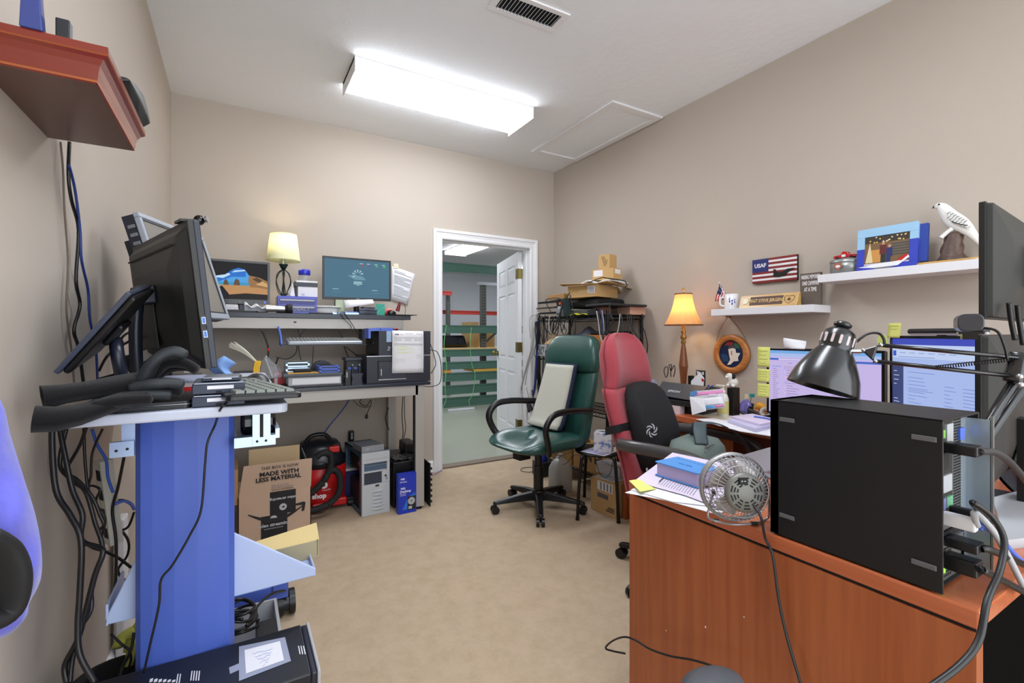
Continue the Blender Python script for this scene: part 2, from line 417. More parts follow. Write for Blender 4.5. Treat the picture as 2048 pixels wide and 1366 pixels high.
for i in range(17):
 b = MB(T, MV @ TR(-.156+i*.0195, 0, -.006, ry=.7), LGR); b.bx(-.0012, .0012, -.05, .05, -.006, .005); b.build('slat', T)
T = thing('attic_hatch', 'white framed attic access panel in the ceiling beside the right wall', 'hatch', (2.52, 3.02, ZC))
b = MB(T, mat=WHITE)
for x0, x1, y0, y1 in ((-.25, .25, -.53, -.47), (-.25, .25, .47, .53), (-.25, -.19, -.47, .47), (.19, .25, -.47, .47)): b.bx(x0, x1, y0, y1, -.016, 0)
b.build('frame', T, bev=.004)
MB(T, mat=CEIL).bx(-.19, .19, -.47, .47, -.004, 0).build('panel', T)
# ------------------------------------------------------------------ warehouse beyond the door
struct('floor_warehouse', MB(mat=CONC).bx(-1.5, 9, YB+.02, 12, -.1, -.004))
struct('ceiling_warehouse', MB(mat=mat('warehouse_ceiling', (206, 207, 212), .85)).bx(-1.5, 9, YB+.12, 12, 2.86, 2.96))
struct('wall_warehouse_far', MB(mat=WWHITE).bx(-1.5, 9, 12, 12.1, 0, 2.9))
struct('wall_warehouse_left', MB(mat=WWHITE).bx(-1.6, -1.5, YB, 12, 0, 2.9))
struct('wall_warehouse_right', MB(mat=WWHITE).bx(9, 9.1, YB, 12, 0, 2.9))
struct('wall_warehouse_front', MB(mat=WWHITE).bx(XR+.12, 9, YB, YB+.12, 0, 2.9))
ZC = 2.86
fluo(3.55, 4.0, 7.3, 8.7, 'lit fluorescent light on the warehouse ceiling seen through the doorway')
fluo(5.2, 5.6, 5.2, 6.4, 'added unseen warehouse fill light off to the right of the doorway'); fluo(1.0, 1.4, 5.4, 6.6, 'added unseen warehouse fill light off to the left of the doorway')  # both out of view, added to light the warehouse
fluo(1.3, 1.7, 8.9, 10.1, 'added unseen warehouse fill light at the far left corner'); fluo(6.0, 6.4, 8.9, 10.1, 'added unseen warehouse fill light at the far right corner'); fluo(2.3, 2.7, 5.0, 6.2, 'added unseen warehouse fill light just beyond the doorway')  # three more unseen fixtures, added to brighten the dim warehouse
ZC = 2.84
GRN = mat('green_rack_paint', (70, 104, 90), .45, var=.06, vscale=3); RRED = mat('red_rack_paint', (158, 44, 34), .5); PGR = mat('rack_post_grey', (92, 94, 88), .5, .3)
def beam(label, z0, z1, Y, x0=1.7, x1=4.6, mt=None, group='green rack beams in the warehouse'):
 b = MB(mat=mt or GRN); b.prism([(0, z0), (.035, z0), (.035, z0+.02), (.028, z0+.025), (.028, z1-.025), (.035, z1-.02), (.035, z1), (0, z1)], x0, x1,
  M=Matrix(((0, 0, 1, 0), (-1, 0, 0, Y+.035), (0, 1, 0, 0), (0, 0, 0, 1))))
 return b.build('rack_beam', label=label, cat='rack beam', group=group)
YR_ = 7.25
for lab, z0, z1 in (('green rack beam lying on the warehouse floor, lowest of the stack', .0, .155), ('green rack beam second from the floor in the warehouse stack', .205, .355), ('green rack beam third from the floor in the warehouse stack', .42, .565),
  ('green rack beam fourth from the floor in the warehouse stack', .62, .745), ('green rack beam just under the tan board', .83, .95), ('green rack beam above the black case and tan board', 1.22, 1.355), ('topmost green rack beam near the warehouse ceiling', 2.24, 2.39)):
 beam(lab, z0, z1, YR_)
beam('red rack beam across the warehouse at head height', 1.61, 1.69, 8.85, 1.7, 4.9, RRED, 'red rack beams'); beam('short red rack beam at upper left of the doorway view', 1.97, 2.05, 8.6, 1.9, 3.66, RRED, 'red rack beams')
def post(label, x, y, h, w=.075):
 b = MB(mat=PGR); t = .004
 b.bx(x-w/2, x+w/2, y-.002, y+.002, 0, h); b.bx(x-w/2, x-w/2+t, y, y+.06, 0, h); b.bx(x+w/2-t, x+w/2, y, y+.06, 0, h)
 b.m(BLKM)
 n = int(h/.05)
 for i in range(n):
  for s in (-1, 1): b.bx(x+s*.017-.007, x+s*.017+.007, y-.0035, y-.002, .03+i*.05, .052+i*.05)
 return b.build('rack_post', label=label, cat='rack post', group='perforated rack posts')
post('tall perforated grey rack post right of centre in the doorway view', 3.73, 7.36, 2.058, .1); post('perforated rack post under the short red beam', 3.63, 8.7, 2.05)
b = MB(mat=PGR); b.tube([(4.45, 7.42, 1.6), (3.775, 7.38, 1.06)], .022, n=4, k=1); b.build('rack_brace', label='diagonal dark brace beside the tall perforated post', cat='rack brace')
b = MB(mat=SILV); b.bx(3.62, 4.5, 7.33, 7.42, 2.06, 2.11); b.build('steel_channel', label='pale steel channel laid across the top of the tall post', cat='channel')
b = MB(mat=mat('tan_board', (206, 172, 120), .7)); b.bx(2.9, 4.5, 7.26, 7.9, .951, .975); b.build('plywood_board', label='tan plywood board lying across the green beams', cat='board')
b = MB(mat=CARD); b.bx(3.53, 3.70, 7.5, 7.85, .976, 1.42); b.build('carton', label='tall cardboard carton standing on the tan board in the warehouse', cat='box')
b = MB(mat=CARD); b.bx(3.86, 4.02, 7.5, 7.85, .976, 1.3); b.build('carton', label='smaller cardboard carton right of the tall rack post', cat='box')
b = MB(mat=BLKG); b.rings([[Vector((x, y, z)) for x, y in rrect(2.75, 3.46-.1*s, 7.42, 7.88, .04)] for s, z in ((0, .976), (.2, 1.05), (.6, 1.17), (1, 1.185))]); b.build('storage_case', label='black plastic case lying on the rack at the left of the doorway', cat='case')
for lab, x, w, c in (('yellow pallet wood block between the green beams on the right', 3.5, .3, (206, 162, 70)), ('orange wood block between the green beams on the left', 2.95, .12, (210, 140, 50))):
 b = MB(mat=mat('lumber%d' % int(x*10), c, .7)); b.bx(x, x+w, 7.255, 7.7, .566, .61) if w < .2 else b.bx(x, x+w+.3, 7.255, 7.7, .566, .61); b.build('wood_block', label=lab, cat='wood block', group='wood blocks on the rack')
b = MB(mat=WWHITE); p0 = onZ(897, 823, .0); b.bx(p0.x, p0.x+.45, p0.y, p0.y+.03, 0, .03); b.build('white_strip', label='short white strip lying on the warehouse floor', cat='strip')
GST = mat('green_strap', (120, 200, 120), .7)
for lab, pts in (('pale green strap hanging down the left of the stacked beams', [(893, 650), (888, 690), (893, 730), (890, 770), (892, 800), (886, 815), (895, 822)]), ('pale green strap hanging down the middle of the stacked beams', [(943, 655), (940, 690), (944, 730), (950, 750), (945, 790), (938, 800), (940, 815)])):
 cable(lab, [onY(x, y, 7.2) for x, y in pts], .005, GST, 'strap', 'strap', 'green straps')
# ================================================================== LEFT: floating shelf and what lies on it
SHW = mat('red_cherry_gloss', (122, 38, 20), .25, coat=.5, var=.06, vscale=6)
SHU = mat('shelf_underside', (98, 66, 54), .4, coat=.2, var=.12, vscale=9)
GOLD = mat('orange_edge', (160, 84, 38), .35)
SX, SY0, SY1, SZ = -.193, 1.135, 1.50, 1.66
T = thing('wall_shelf', 'red cherry floating shelf with crown moulding on the left wall', 'shelf', (-.30, 1.3, SZ))
b = MB(T, mat=SHW)
b = MB(mat=SHW)
# crown profile swept round near end, front edge and far end: (outset, height above underside)
cp = [(0, 0), (.003, .002), (.003, .006), (.004, .010), (.005, .020), (.008, .032), (.014, .042), (.02, .047), (.022, .049), (.022, .060), (.021, .063)]
def path(o, z): return [Vector((XL, SY0-o, SZ+z)), Vector((SX-.03+o, SY0-o, SZ+z)), Vector((SX-.03+o, SY1+o, SZ+z)), Vector((XL, SY1+o, SZ+z))]
for i in range(len(cp)-1):
 A, Bb = path(*cp[i]), path(*cp[i+1])
 b.m(GOLD if i in (1, 7) else SHW)
 for j in range(3): b.add([A[j], A[j+1], Bb[j+1], Bb[j]], [(0, 1, 2, 3)])
b.m(SHW); A = path(*cp[-1]); b.add(A, [(0, 1, 2, 3)])
b.build('crown_moulding', T, recalc=False)
b = MB(mat=SHU); A = path(0, 0); b.add(A, [(3, 2, 1, 0)]); b.build('underside', T, recalc=False)
ST = SZ+.0635
NV = mat('navy_glass', (52, 66, 132), .1, coat=.4)
b = MB(mat=NV); b.prism([(0, 0), (.03, 0), (.018, .19), (.008, .2)], 0, .02, M=fr((-.318, 1.13, ST), (1, 0, 0), (0, 0, 1))); b.build('glass_award', bev=.002, label='tall tapering dark blue glass award on the near end of the cherry shelf', cat='award')
b = MB(mat=DGR); b.bx(-.282, -.262, 1.15, 1.17, ST, ST+.05); b.build('upright_block', bev=.002, label='small upright dark block beside the blue award on the cherry shelf', cat='block')
T = thing('display_tray', 'clear flat display case with blue contents on the cherry shelf', 'case', (-.245, 1.26, ST))
b = MB(T, mat=CLEAR); b.bx(-.09, .035, -.09, -.01, .0, .003); b.bx(-.09, .035, -.09, -.087, .003, .014); b.bx(-.09, .035, -.013, -.01, .003, .014); b.bx(.032, .035, -.087, -.013, .003, .014); b.build('case', T)
b = MB(T, mat=BBLUE); b.bx(-.08, .02, -.08, -.02, .004, .011); b.m(NAVY); b.bx(-.08, -.03, -.08, -.03, .011, .014); b.build('contents', T)
b = MB(mat=mat('black_green_plastic', (26, 32, 32), .4))
b.rings([[Vector((XL+.005+w, y, ST+z)) for w, z in [(0, 0), (.168, 0), (.186, .004+.02*s), (.18, .005+.08*s), (.15, .006+.095*s), (0, .006+.095*s)]] for y, s in ((1.51, .6), (1.45, .72), (1.36, .5), (1.25, .06))], smooth=False)
b.build('speaker', bev=.006, label='black angular speaker lying on the far end of the cherry shelf', cat='speaker')
# cords down the left wall
X = XL+.012
WC = 'cords running down the left wall'
cable('thin grey brown cord straight down the left wall from the shelf', [onX(x, y, X) for x, y in [(121, 284), (126, 340), (129, 420), (136, 520), (133, 620), (143, 700), (150, 790)]], .0022, mat('taupe_cord', (98, 86, 74), .6), group=WC)
cable('thick black cord weaving down the left wall from the shelf', [onX(x, y, X+.008) for x, y in [(139, 284), (137, 350), (143, 400), (157, 460), (152, 560), (160, 610), (148, 660), (158, 700), (170, 790)]], .004, BLK, group=WC)
cable('dark blue cord crossing the black one on the left wall', [onX(x, y, X+.012) for x, y in [(138, 330), (150, 380), (160, 460), (163, 520), (176, 580), (180, 640), (192, 700), (196, 800)]], .0032, mat('navy_cord', (28, 52, 118), .5), group=WC)
# ================================================================== sit-stand cart
ZT = 1.04
T = thing('sit_stand_cart', 'blue and grey sit-stand computer cart with a tall blue column at the left wall', 'cart', (-.1, 1.7, 0))
TOPM = mat('speckled_grey_top', (188, 194, 208), .45, var=.05, vscale=90)
b = MB(mat=TOPM); b.rbx(-.31, .105, 1.215, 2.25, ZT-.022, ZT, .02); b.build('desktop', T, bev=.004)
b = MB(mat=BLUEP)
x0, x1 = -.206, -.004; yf = 1.385
# column of flat facets (fluted extrusion), front facing the viewer
pp = [(x0, yf+.03), (x0+.012, yf+.012), (x0+.035, yf+.006), (x0+.078, yf), (x0+.125, yf), (x0+.165, yf+.006), (x0+.19, yf+.012), (x1, yf+.03), (x1, yf+.14), (x0, yf+.14)]
b.prism(pp, .06, ZT-.024); colo = b.build('column', T)
b = MB(mat=BLUEP); b.bx(x0-.01, x1+.01, yf-.004, yf+.16, ZT-.036, ZT-.022); b.build('top_plate', T)
for i, x in enumerate((x0+.02, x1-.02)):
 b = MB(mat=SILV); b.cyl((x, yf-.004, ZT-.03), (x, yf-.012, ZT-.03), .007); b.build('bolt', colo)
b = MB(mat=PALE)
ym = 1.45
def plate(pts, y0, y1):
 n = len(pts); v = [(x, y0, z) for x, z in pts]+[(x, y1, z) for x, z in pts]
 b.add(v, [tuple(range(n)), tuple(range(2*n-1, n-1, -1))]+[(i, (i+1) % n, n+(i+1) % n, n+i) for i in range(n)])
plate([(-.268, .512), (-.268, .525), (-.206, .665), (-.10, .70), (-.02, .69), (.0, .672), (.195, .532), (.197, .51), (-.0, .505)], ym, ym+.006)
b.bx(-.266, .195, ym+.006, 1.64, .508, .516); b.bx(-.268, -.262, ym, 1.64, .508, .56); b.bx(.191, .197, ym, 1.62, .508, .53)
b.build('lower_shelf', T, bev=.003)
b = MB(mat=BLUEP); b.bx(-.14, -.07, 1.30, 2.30, .06, .12); b.bx(-.3, .19, 2.2, 2.27, .09, .15); b.bx(-.3, .14, 1.42, 1.49, .06, .12); b.bx(.13, .19, 2.19, 2.28, .12, .2); b.build('base_frame', T, bev=.004)
for x, y in ((.185, 2.245), (-.29, 2.245)):
 b = MB(mat=BLK)
 for s in (-1, 1): b.cyl((x+s*.012, y, .05), (x+s*.034, y, .05), .05, n=28)
 b.m(NAVY); b.cyl((x-.012, y, .05), (x+.012, y, .05), .035); b.bx(x-.01, x+.01, y-.02, y+.02, .05, .11); b.build('caster', T)
# keyboard tray hung on galvanised brackets
b = MB(mat=GALV)
for px0, px1, y in ((505, 540, 1.36),):
 a = onY(505, 828, y); c = onY(541, 888, y); b.bx(a.x, c.x, y, y+.003, c.z, ZT-.022)
 b.m(BLKM); b.bx((a.x+c.x)/2-.004, (a.x+c.x)/2+.004, y-.0008, y, c.z+.02, ZT-.03);
 for dx in (-.01, .01):
  b.cyl(((a.x+c.x)/2+dx, y-.002, c.z+.010), ((a.x+c.x)/2+dx, y, c.z+.010), .003)
 b.m(GALV); b.bx(a.x-.04, c.x+.012, y+.004, y+.03, c.z-.003, c.z+.022)
b.build('slide_bracket', T, label='galvanised bracket right of the blue column')
b = MB(mat=GALV); y = 1.37
a = onY(243, 850, y); c = onY(270, 905, y); b.bx(a.x, c.x, y, y+.003, c.z+.005, ZT-.022); a = onY(221, 884, y); b.bx(a.x, c.x, y-.012, y+.002, c.z-.005, a.z)
b.m(BLKM); b.cyl((a.x+.012, y-.013, c.z+.01), (a.x+.012, y-.012, c.z+.01), .003); b.cyl((c.x-.012, y-.013, c.z+.012), (c.x-.012, y-.012, c.z+.012), .003)
b.build('slide_bracket', T, label='galvanised bracket left of the blue column')
b = MB(mat=GALV); b.bx(.0, .1, 1.40, 1.72, .925, .93); b.bx(.09, .1, 1.40, 1.72, .93, .95); b.build('tray', T)
T = thing('scanner', 'black rounded gadget stored on the metal tray under the cart top', 'gadget', (.06, 1.55, .93))
b = MB(T, mat=BLKG); b.rings([[Vector((x, y, z)) for y, z in rrect(-.12, .13, 0.001, .07, .025)] for x in (-.05, .035)], smooth=False); b.build('body', T, bev=.01)
b = MB(T, mat=mat('purple_plastic', (70, 60, 120), .4)); b.bx(-.03, .02, -.1, .02, .071, .075); b.build('label_strip', T)
# ---- things on the cart
# flat display seen edge-on, tilted back towards the wall
T = thing('tilted_monitor', 'dark display tilted far back at the left wall, seen from its edge', 'monitor', (-.21, 1.40, ZT))
p0, p1 = Vector((-.312, 1.29, 1.118)), Vector((-.19, 1.262, 1.285))
ax = (p1-p0).normalized(); dd = Vector((-.10, .99, 0)).normalized(); nn = ax.cross(dd).normalized()
if nn.x > 0: nn = -nn     # nn points up-left = screen side
L = (p1-p0).length
M = fr(p0, ax, dd); sgn = 1 if M.col[2].xyz.dot(nn) > 0 else -1
def side(z): return z*sgn
b = MB(mat=mat('slate_bezel', (58, 64, 80), .35)); z0, z1 = sorted((side(0), side(.010))); b.bx(0, L, 0, .26, z0, z1, M); b.build('bezel', T, bev=.003)
b = MB(mat=BLK); z0, z1 = sorted((side(0), side(-.013))); b.bx(.006, L-.004, .004, .256, z0, z1, M); b.build('back_shell', T, bev=.007)
b = MB(mat=BLKG); z0, z1 = sorted((side(.0105), side(.0112))); b.bx(.015, L-.015, .015, .245, z0, z1, M); b.build('screen', T)
hb = p0+ax*(L*.5)-nn*.02+dd*.13
b = MB(mat=BLK); b.bx(.07, L*.6, .08, .18, *sorted((side(-.013), side(-.026))), M); b.build('rear_bulge', T, bev=.006)
b = MB(mat=NAVY); b.tube([hb-nn*.01, Vector((-.232, 1.37, 1.16)), Vector((-.222, 1.38, 1.08)), Vector((-.218, 1.385, ZT+.004))], .013, n=6, k=4); b.build('neck', T)
b = MB(mat=BLK); b.rbx(-.29, -.13, 1.30, 1.47, ZT, ZT+.01, .02); b.build('foot', T, bev=.003)
# large monitor with its back to the viewer
T = thing('monitor', 'large black monitor with its back to the viewer on the cart', 'monitor', (-.15, 1.62, ZT))
Nb = Vector((-.052, 1.365, 1.118)); Nt = Vector((-.092, 1.362, 1.472)); wd = Vector((-.325, .946, 0)).normalized(); up = (Nt-Nb).normalized()
M = fr(Nb, wd, up)      # x along width away from the viewer, y up, z = outward normal
bn = M.col[2].xyz
bs = 1 if bn.x < 0 else -1     # +z side is the back (towards the wall) when bn.x<0
WM, HM = .555, (Nt-Nb).length
def q(a, c): return sorted((a*bs, c*bs))
b = MB(mat=mat('satin_black_shell', (40, 40, 38), .5)); b.bx(0, WM, 0, HM, *q(0, .012), M)
b.rings([[M @ Vector((x, y, bs*z)) for x, y in rrect(.012+i, WM-.012-i, .012+i, HM-.012-i, .01)] for i, z in ((0, .012), (.02, .03), (.09, .04))], smooth=False)
b.m(BLKM); b.bx(.05, WM-.05, HM-.055, HM-.050, *q(.036, .0375), M)
b.build('back_shell', T, bev=.003)
b = MB(mat=NAVY); b.bx(0.0, WM, 0, HM, *q(-.014, 0), M); bzl = b.build('bezel', T, bev=.002)
b = MB(mat=mat('screen_dark', (30, 32, 36), .15)); b.bx(.012, WM-.012, .015, HM-.012, *q(-.0150, -.0141), M); b.build('screen', T)
USBM = mat('usb_blue', (60, 110, 190), .4)
for yy in (.085, .118):
 b = MB(mat=DGR); b.bx(-.002, .0, yy-.013, yy+.011, *q(-.002, .012), M); b.m(SILV); b.bx(-.004, -.001, yy-.009, yy+.007, *q(.001, .009), M); b.m(USBM); b.bx(-.0046, -.003, yy-.008, yy+.006, *q(.002, .008), M); b.build('usb_port', bzl)
b = MB(mat=mat('grey_black_panel', (58, 58, 56), .5)); b.bx(WM*.5-.02, WM-.02, .05, .22, *q(.041, .045), M); b.build('rear_cover', T, bev=.004)
cm = M @ Vector((WM*.5, .20, bs*.05))
b = MB(mat=NAVY); b.bx(WM*.5-.055, WM*.5+.055, .17, .22, *q(.04, .075), M); b.build('pivot', T, bev=.005)
b = MB(mat=NAVY); c0 = M @ Vector((WM*.5, .19, bs*.07)); b.tube([c0, Vector((c0.x-.005, c0.y, 1.2)), Vector((c0.x, c0.y, ZT+.01))], .016, n=6, k=4); b.build('stand_column', T)
b = MB(mat=NAVY); b.rbx(c0.x-.06, c0.x+.12, c0.y-.12, c0.y+.13, ZT, ZT+.012, .03); b.build('stand_foot', T, bev=.003)
T = thing('webcam', 'small round black webcam clipped on top of the large black monitor', 'webcam', M @ Vector((.10, HM, 0)))
pc = M @ Vector((.03, HM+.006, -bs*.022))
b = MB(mat=BLKG); b.ell(pc, .0125); b.build('ball', T); b = MB(mat=SILV); b.cyl(pc+Vector((.013, -.006, .002)), pc+Vector((.018, -.008, .003)), .008); b.build('lens', T)
b = MB(mat=BLK); b.bx(.02, .07, HM, HM+.006, -.02, .02, M); b.build('clip', T)
# silver-framed monitor behind it
T = thing('monitor', 'silver-framed square monitor behind the large black one, screen visible', 'monitor', (-.22, 2.13, ZT))
Lt, Rt = Vector((-.276, 1.935, 1.60)), Vector((-.116, 2.314, 1.60))
wd = (Rt-Lt).normalized(); nh = Vector((wd.y, -wd.x, 0)); up = (Vector((0, 0, 1))*.955-nh*.296).normalized()
M = fr(Lt-up*.352, wd, up); W2 = (Rt-Lt).length
GRB = mat('silver_grey_bezel', (150, 156, 166), .4)
b = MB(mat=GRB)
for x0, x1, y0, y1 in ((0, W2, 0, .022), (0, W2, .335, .352), (0, .014, .022, .335), (W2-.014, W2, .022, .335)): b.bx(x0, x1, y0, y1, -.018, 0, M)
b.build('bezel', T, bev=.003)
b = MB(mat=mat('charcoal_gap', (40, 42, 46), .5));
for x0, x1, y0, y1 in ((.014, W2-.014, .022, .028), (.014, W2-.014, .329, .335), (.014, .020, .028, .329), (W2-.020, W2-.014, .028, .329)): b.bx(x0, x1, y0, y1, -.012, -.003, M)
b.build('inner_frame', T)
b = MB(mat=mat('lcd_off_grey', (120, 116, 108), .25)); b.bx(.02, W2-.02, .028, .329, -.012, -.006, M); b.build('screen', T)
b = MB(mat=NAVY); b.bx(.003, W2-.003, .003, .349, -.055, -.018, M)
for i in range(9): b.m(GREY); b.bx(-.0004, .003, .08+i*.028, .092+i*.028, -.045, -.022, M)
b.m(NAVY); b.bx(.03, W2-.03, .03, .28, -.085, -.055, M)
b.build('back_shell', T, bev=.005)
b = MB(mat=NAVY); c0 = M @ Vector((W2/2, .12, -.07)); b.tube([c0, Vector((c0.x-.03, c0.y+.01, 1.22)), Vector((c0.x-.03, c0.y+.01, ZT+.01))], .024, n=6, k=4); b.build('stand_column', T)
b = MB(mat=NAVY); b.rbx(c0.x-.11, c0.x+.08, c0.y-.08, c0.y+.08, ZT, ZT+.012, .03); b.build('stand_foot', T, bev=.003)
# black gloves, laptop, drives, keyboard
b = MB(mat=BLK); a = onZ(216, 812, ZT+.002); c = onZ(362, 806, ZT+.002); b.rbx(-.275, -.085, 1.235, 1.44, ZT, ZT+.009, .012); b.m(SILV); b.rbx(-.276, -.084, 1.234, 1.441, ZT+.009, ZT+.011, .012)
b.m(BLK); b.rbx(-.275, -.085, 1.235, 1.44, ZT+.011, ZT+.017, .012); b.build('laptop', bev=.002, label='closed black laptop under the gloves on the cart top', cat='laptop')
GLV = mat('black_knit', (18, 17, 19), .95, bump=.9, bscale=700, sheen=.15, spec=.2)
GLP = mat('dark_grip', (30, 36, 40), .6, bump=.3, bscale=300)
def glove(label, palm, fingers, thumb, cuff):
 T = thing('glove', label, 'glove', palm[1][0], group=None)
 b = MB(mat=GLV)
 rows = []
 for (p, rx, rz), k in zip(cuff+palm, range(99)):
  P = Vector(p); nx = (cuff+palm)
  d = (Vector(nx[min(k+1, len(nx)-1)][0])-Vector(nx[max(k-1, 0)][0])).normalized()
  x = d.cross(Vector((0, 0, 1))).normalized(); y = x.cross(d)
  rows.append([P+x*math.cos(2*PI*i/18)*rx*(1+.06*math.sin(3*i+k))+y*math.sin(2*PI*i/18)*rz*(1+.05*math.cos(2*i+k)) for i in range(18)])
 inner = [[r+(sum(rows[0], Vector())/18-r)*.18+(rows[2][0]-rows[0][0])*.6 for r in rows[0]]]
 b.rings(rows, caps=False); b.add(rows[-1], [tuple(range(18))])
 b.rings([rows[0], [r+(sum(rows[0], Vector())/18-r)*.2 for r in rows[0]], [q_+(sum(rows[1], Vector())/18-q_)*.25 for q_ in rows[1]]], caps=False)
 b.add([q_+(sum(rows[1], Vector())/18-q_)*.25 for q_ in rows[1]], [tuple(range(18))])
 b.build('knit_body', T, recalc=False)
 fingers = [([(x-.045, yy, z+dz*(.022 if f[0][1][2] > 1.1 else .004)) for (x, yy, z), dz in zip(f[0], (0, .6, 1, .8))], f[1]) for f in fingers+[thumb]]
 for f in fingers:
  b = MB(mat=GLP if f[1] else GLV); b.tube(f[0], lambda t: .0125*(1-.12*t) if t < .92 else .0125*.88*math.sqrt(max(.05, 1-((t-.92)/.08)**2)), n=10, k=5); b.build('thumb' if f is fingers[-1] else 'finger', T)
y = 1.26
glove('upper black knit glove with grey grip fingers curled up, lying on the other glove',
 [((-.225, 1.255, 1.092), .040, .020), ((-.19, 1.26, 1.097), .044, .022), ((-.165, 1.265, 1.102), .042, .020)],
 [([(-.125, 1.235, 1.10), (-.105, 1.222, 1.128), (-.075, 1.225, 1.140), (-.045, 1.23, 1.137)], 1), ([(-.12, 1.25, 1.10), (-.10, 1.245, 1.135), (-.07, 1.25, 1.142), (-.05, 1.256, 1.134)], 1),
 ([(-.12, 1.27, 1.10), (-.09, 1.275, 1.122), (-.055, 1.275, 1.114), (-.03, 1.275, 1.10)], 0), ([(-.12, 1.29, 1.10), (-.085, 1.30, 1.112), (-.05, 1.30, 1.106), (-.03, 1.302, 1.098)], 0)],
 ([(-.14, 1.225, 1.09), (-.105, 1.215, 1.095), (-.075, 1.22, 1.094), (-.05, 1.225, 1.09)], 1),
 [((-.318, 1.225, 1.080), .034, .024), ((-.29, 1.235, 1.084), .033, .019), ((-.255, 1.245, 1.088), .035, .018)])
glove('lower black knit glove flat on the laptop with its cuff hanging over the cart edge',
 [((-.235, 1.205, 1.054), .036, .017), ((-.20, 1.22, 1.068), .042, .015), ((-.17, 1.235, 1.073), .044, .016)],
 [([(-.15, 1.215, 1.072), (-.12, 1.215, 1.074), (-.095, 1.22, 1.072), (-.072, 1.225, 1.069)], 1), ([(-.14, 1.235, 1.072), (-.11, 1.24, 1.078), (-.08, 1.245, 1.076), (-.055, 1.25, 1.070)], 0),
 ([(-.14, 1.26, 1.072), (-.11, 1.27, 1.075), (-.085, 1.275, 1.073), (-.06, 1.28, 1.071)], 0), ([(-.14, 1.28, 1.072), (-.12, 1.295, 1.074), (-.10, 1.30, 1.073), (-.08, 1.305, 1.071)], 0)],
 ([(-.19, 1.195, 1.062), (-.16, 1.185, 1.066), (-.13, 1.185, 1.066), (-.10, 1.19, 1.066)], 0),
 [((-.318, 1.18, 1.046), .034, .025), ((-.29, 1.185, 1.043), .038, .023), ((-.262, 1.195, 1.046), .036, .020)])
def hdd(label, loc, rz, w=.101, d=.147, h=.026, M=None, bay=None, group='loose hard drives', lab=True):
 T = thing('hard_drive', label, 'hard drive', loc, rz, group)
 b = MB(T, mat=mat('drive_body', (44, 50, 66), .4, .3)); b.bx(-w/2, w/2, 0, d, .001, h-.003); bd = b.build('body', T, bev=.002)
 b = MB(T, mat=mat('drive_lid', (150, 156, 168), .3, .7)); b.bx(-w/2+.003, w/2-.003, .003, d-.003, h-.003, h); b.build('lid', T, bev=.001)
 b = MB(T, mat=PAPER if lab else BLKM); b.bx(-w*.22, w*.28, -.0006, 0, h*.45, h*.75); b.build('label', bd)
 b = MB(T, mat=BLKM); b.bx(-.006, .006, -.0008, 0, .003, h*.3); b.build('socket', bd)
 return T
D0 = onZ(415, 812, ZT)
hdd('bottom hard drive of the stack left of the near keyboard', (-.033, 1.232, ZT), 0)
hdd('second hard drive of the stack left of the near keyboard', (-.033, 1.238, ZT+.027), .02)
hdd('thin silver drive on top of the stack left of the near keyboard', (-.03, 1.25, ZT+.054), -.05, .075, .1, .010)
def keyboard(name, label, loc, rz, w, d, m1, m2, rows=6, colsn=15, tilt=.06, h=.018, gaps=(), keep=()):
 M = TR(loc[0], loc[1], loc[2], rz) @ Matrix.Rotation(tilt, 4, 'X')
 T = thing(name, label, 'keyboard', M=TR(loc[0], loc[1], loc[2], rz))
 R = Matrix.Rotation(tilt, 4, 'X')
 b = MB(T, R, m1); b.rbx(-w/2, w/2, 0, d, 0, h*.6, .012); b.rings([[Vector((x, y, z)) for x, y in rrect(-w/2+i, w/2-i, i, d-i, .01)] for i, z in ((0, h*.6), (.006, h*.8))], smooth=False); b.build('case', T, bev=.002)
 b = MB(T, R, m2); kw = (w-.03)/colsn; kd = (d-.03)/rows
 for r in range(rows):
  for c in range(colsn):
   if c in gaps: continue
   x = -w/2+.015+c*kw; y = .012+r*kd
   b.add([(x+.0015, y+.002, h*.8), (x+kw-.0015, y+.002, h*.8), (x+kw-.0015, y+kd-.001, h*.8), (x+.0015, y+kd-.001, h*.8), (x+.003, y+.003, h*.8+.006), (x+kw-.003, y+.003, h*.8+.006), (x+kw-.003, y+kd-.002, h*.8+.006), (x+.003, y+kd-.002, h*.8+.006)],
     [(0, 1, 5, 4), (1, 2, 6, 5), (2, 3, 7, 6), (3, 0, 4, 7), (4, 5, 6, 7)])
 b.build('keys', T)
 return T
# near keyboard lies lengthwise on the cart's right side
keyboard('keyboard', 'grey and black keyboard lying across the right edge of the cart', (.095, 1.40, ZT+.012), PI/2+.20, .40, .155, BLK, mat('key_grey', (122, 128, 122), .5), rows=6, colsn=18, tilt=.03, gaps=(13,))
b = MB(mat=BLK); b.ell((.055, 1.64, ZT+.012), (.035, .055, .03)); b.build('mouse', label='low black mouse behind the near keyboard', cat='mouse')
cable('black keyboard cord hanging down the front of the blue column', [onY(x, y, 1.30) for x, y in [(462, 800)]]+[onY(x, y, 1.21) for x, y in [(452, 806), (440, 820)]]+[onY(x, y, 1.33) for x, y in [(430, 850), (415, 885), (410, 930), (402, 1020), (380, 1070), (345, 1130), (322, 1160), (318, 1210), (300, 1290), (288, 1345)]], .0028, BLK)
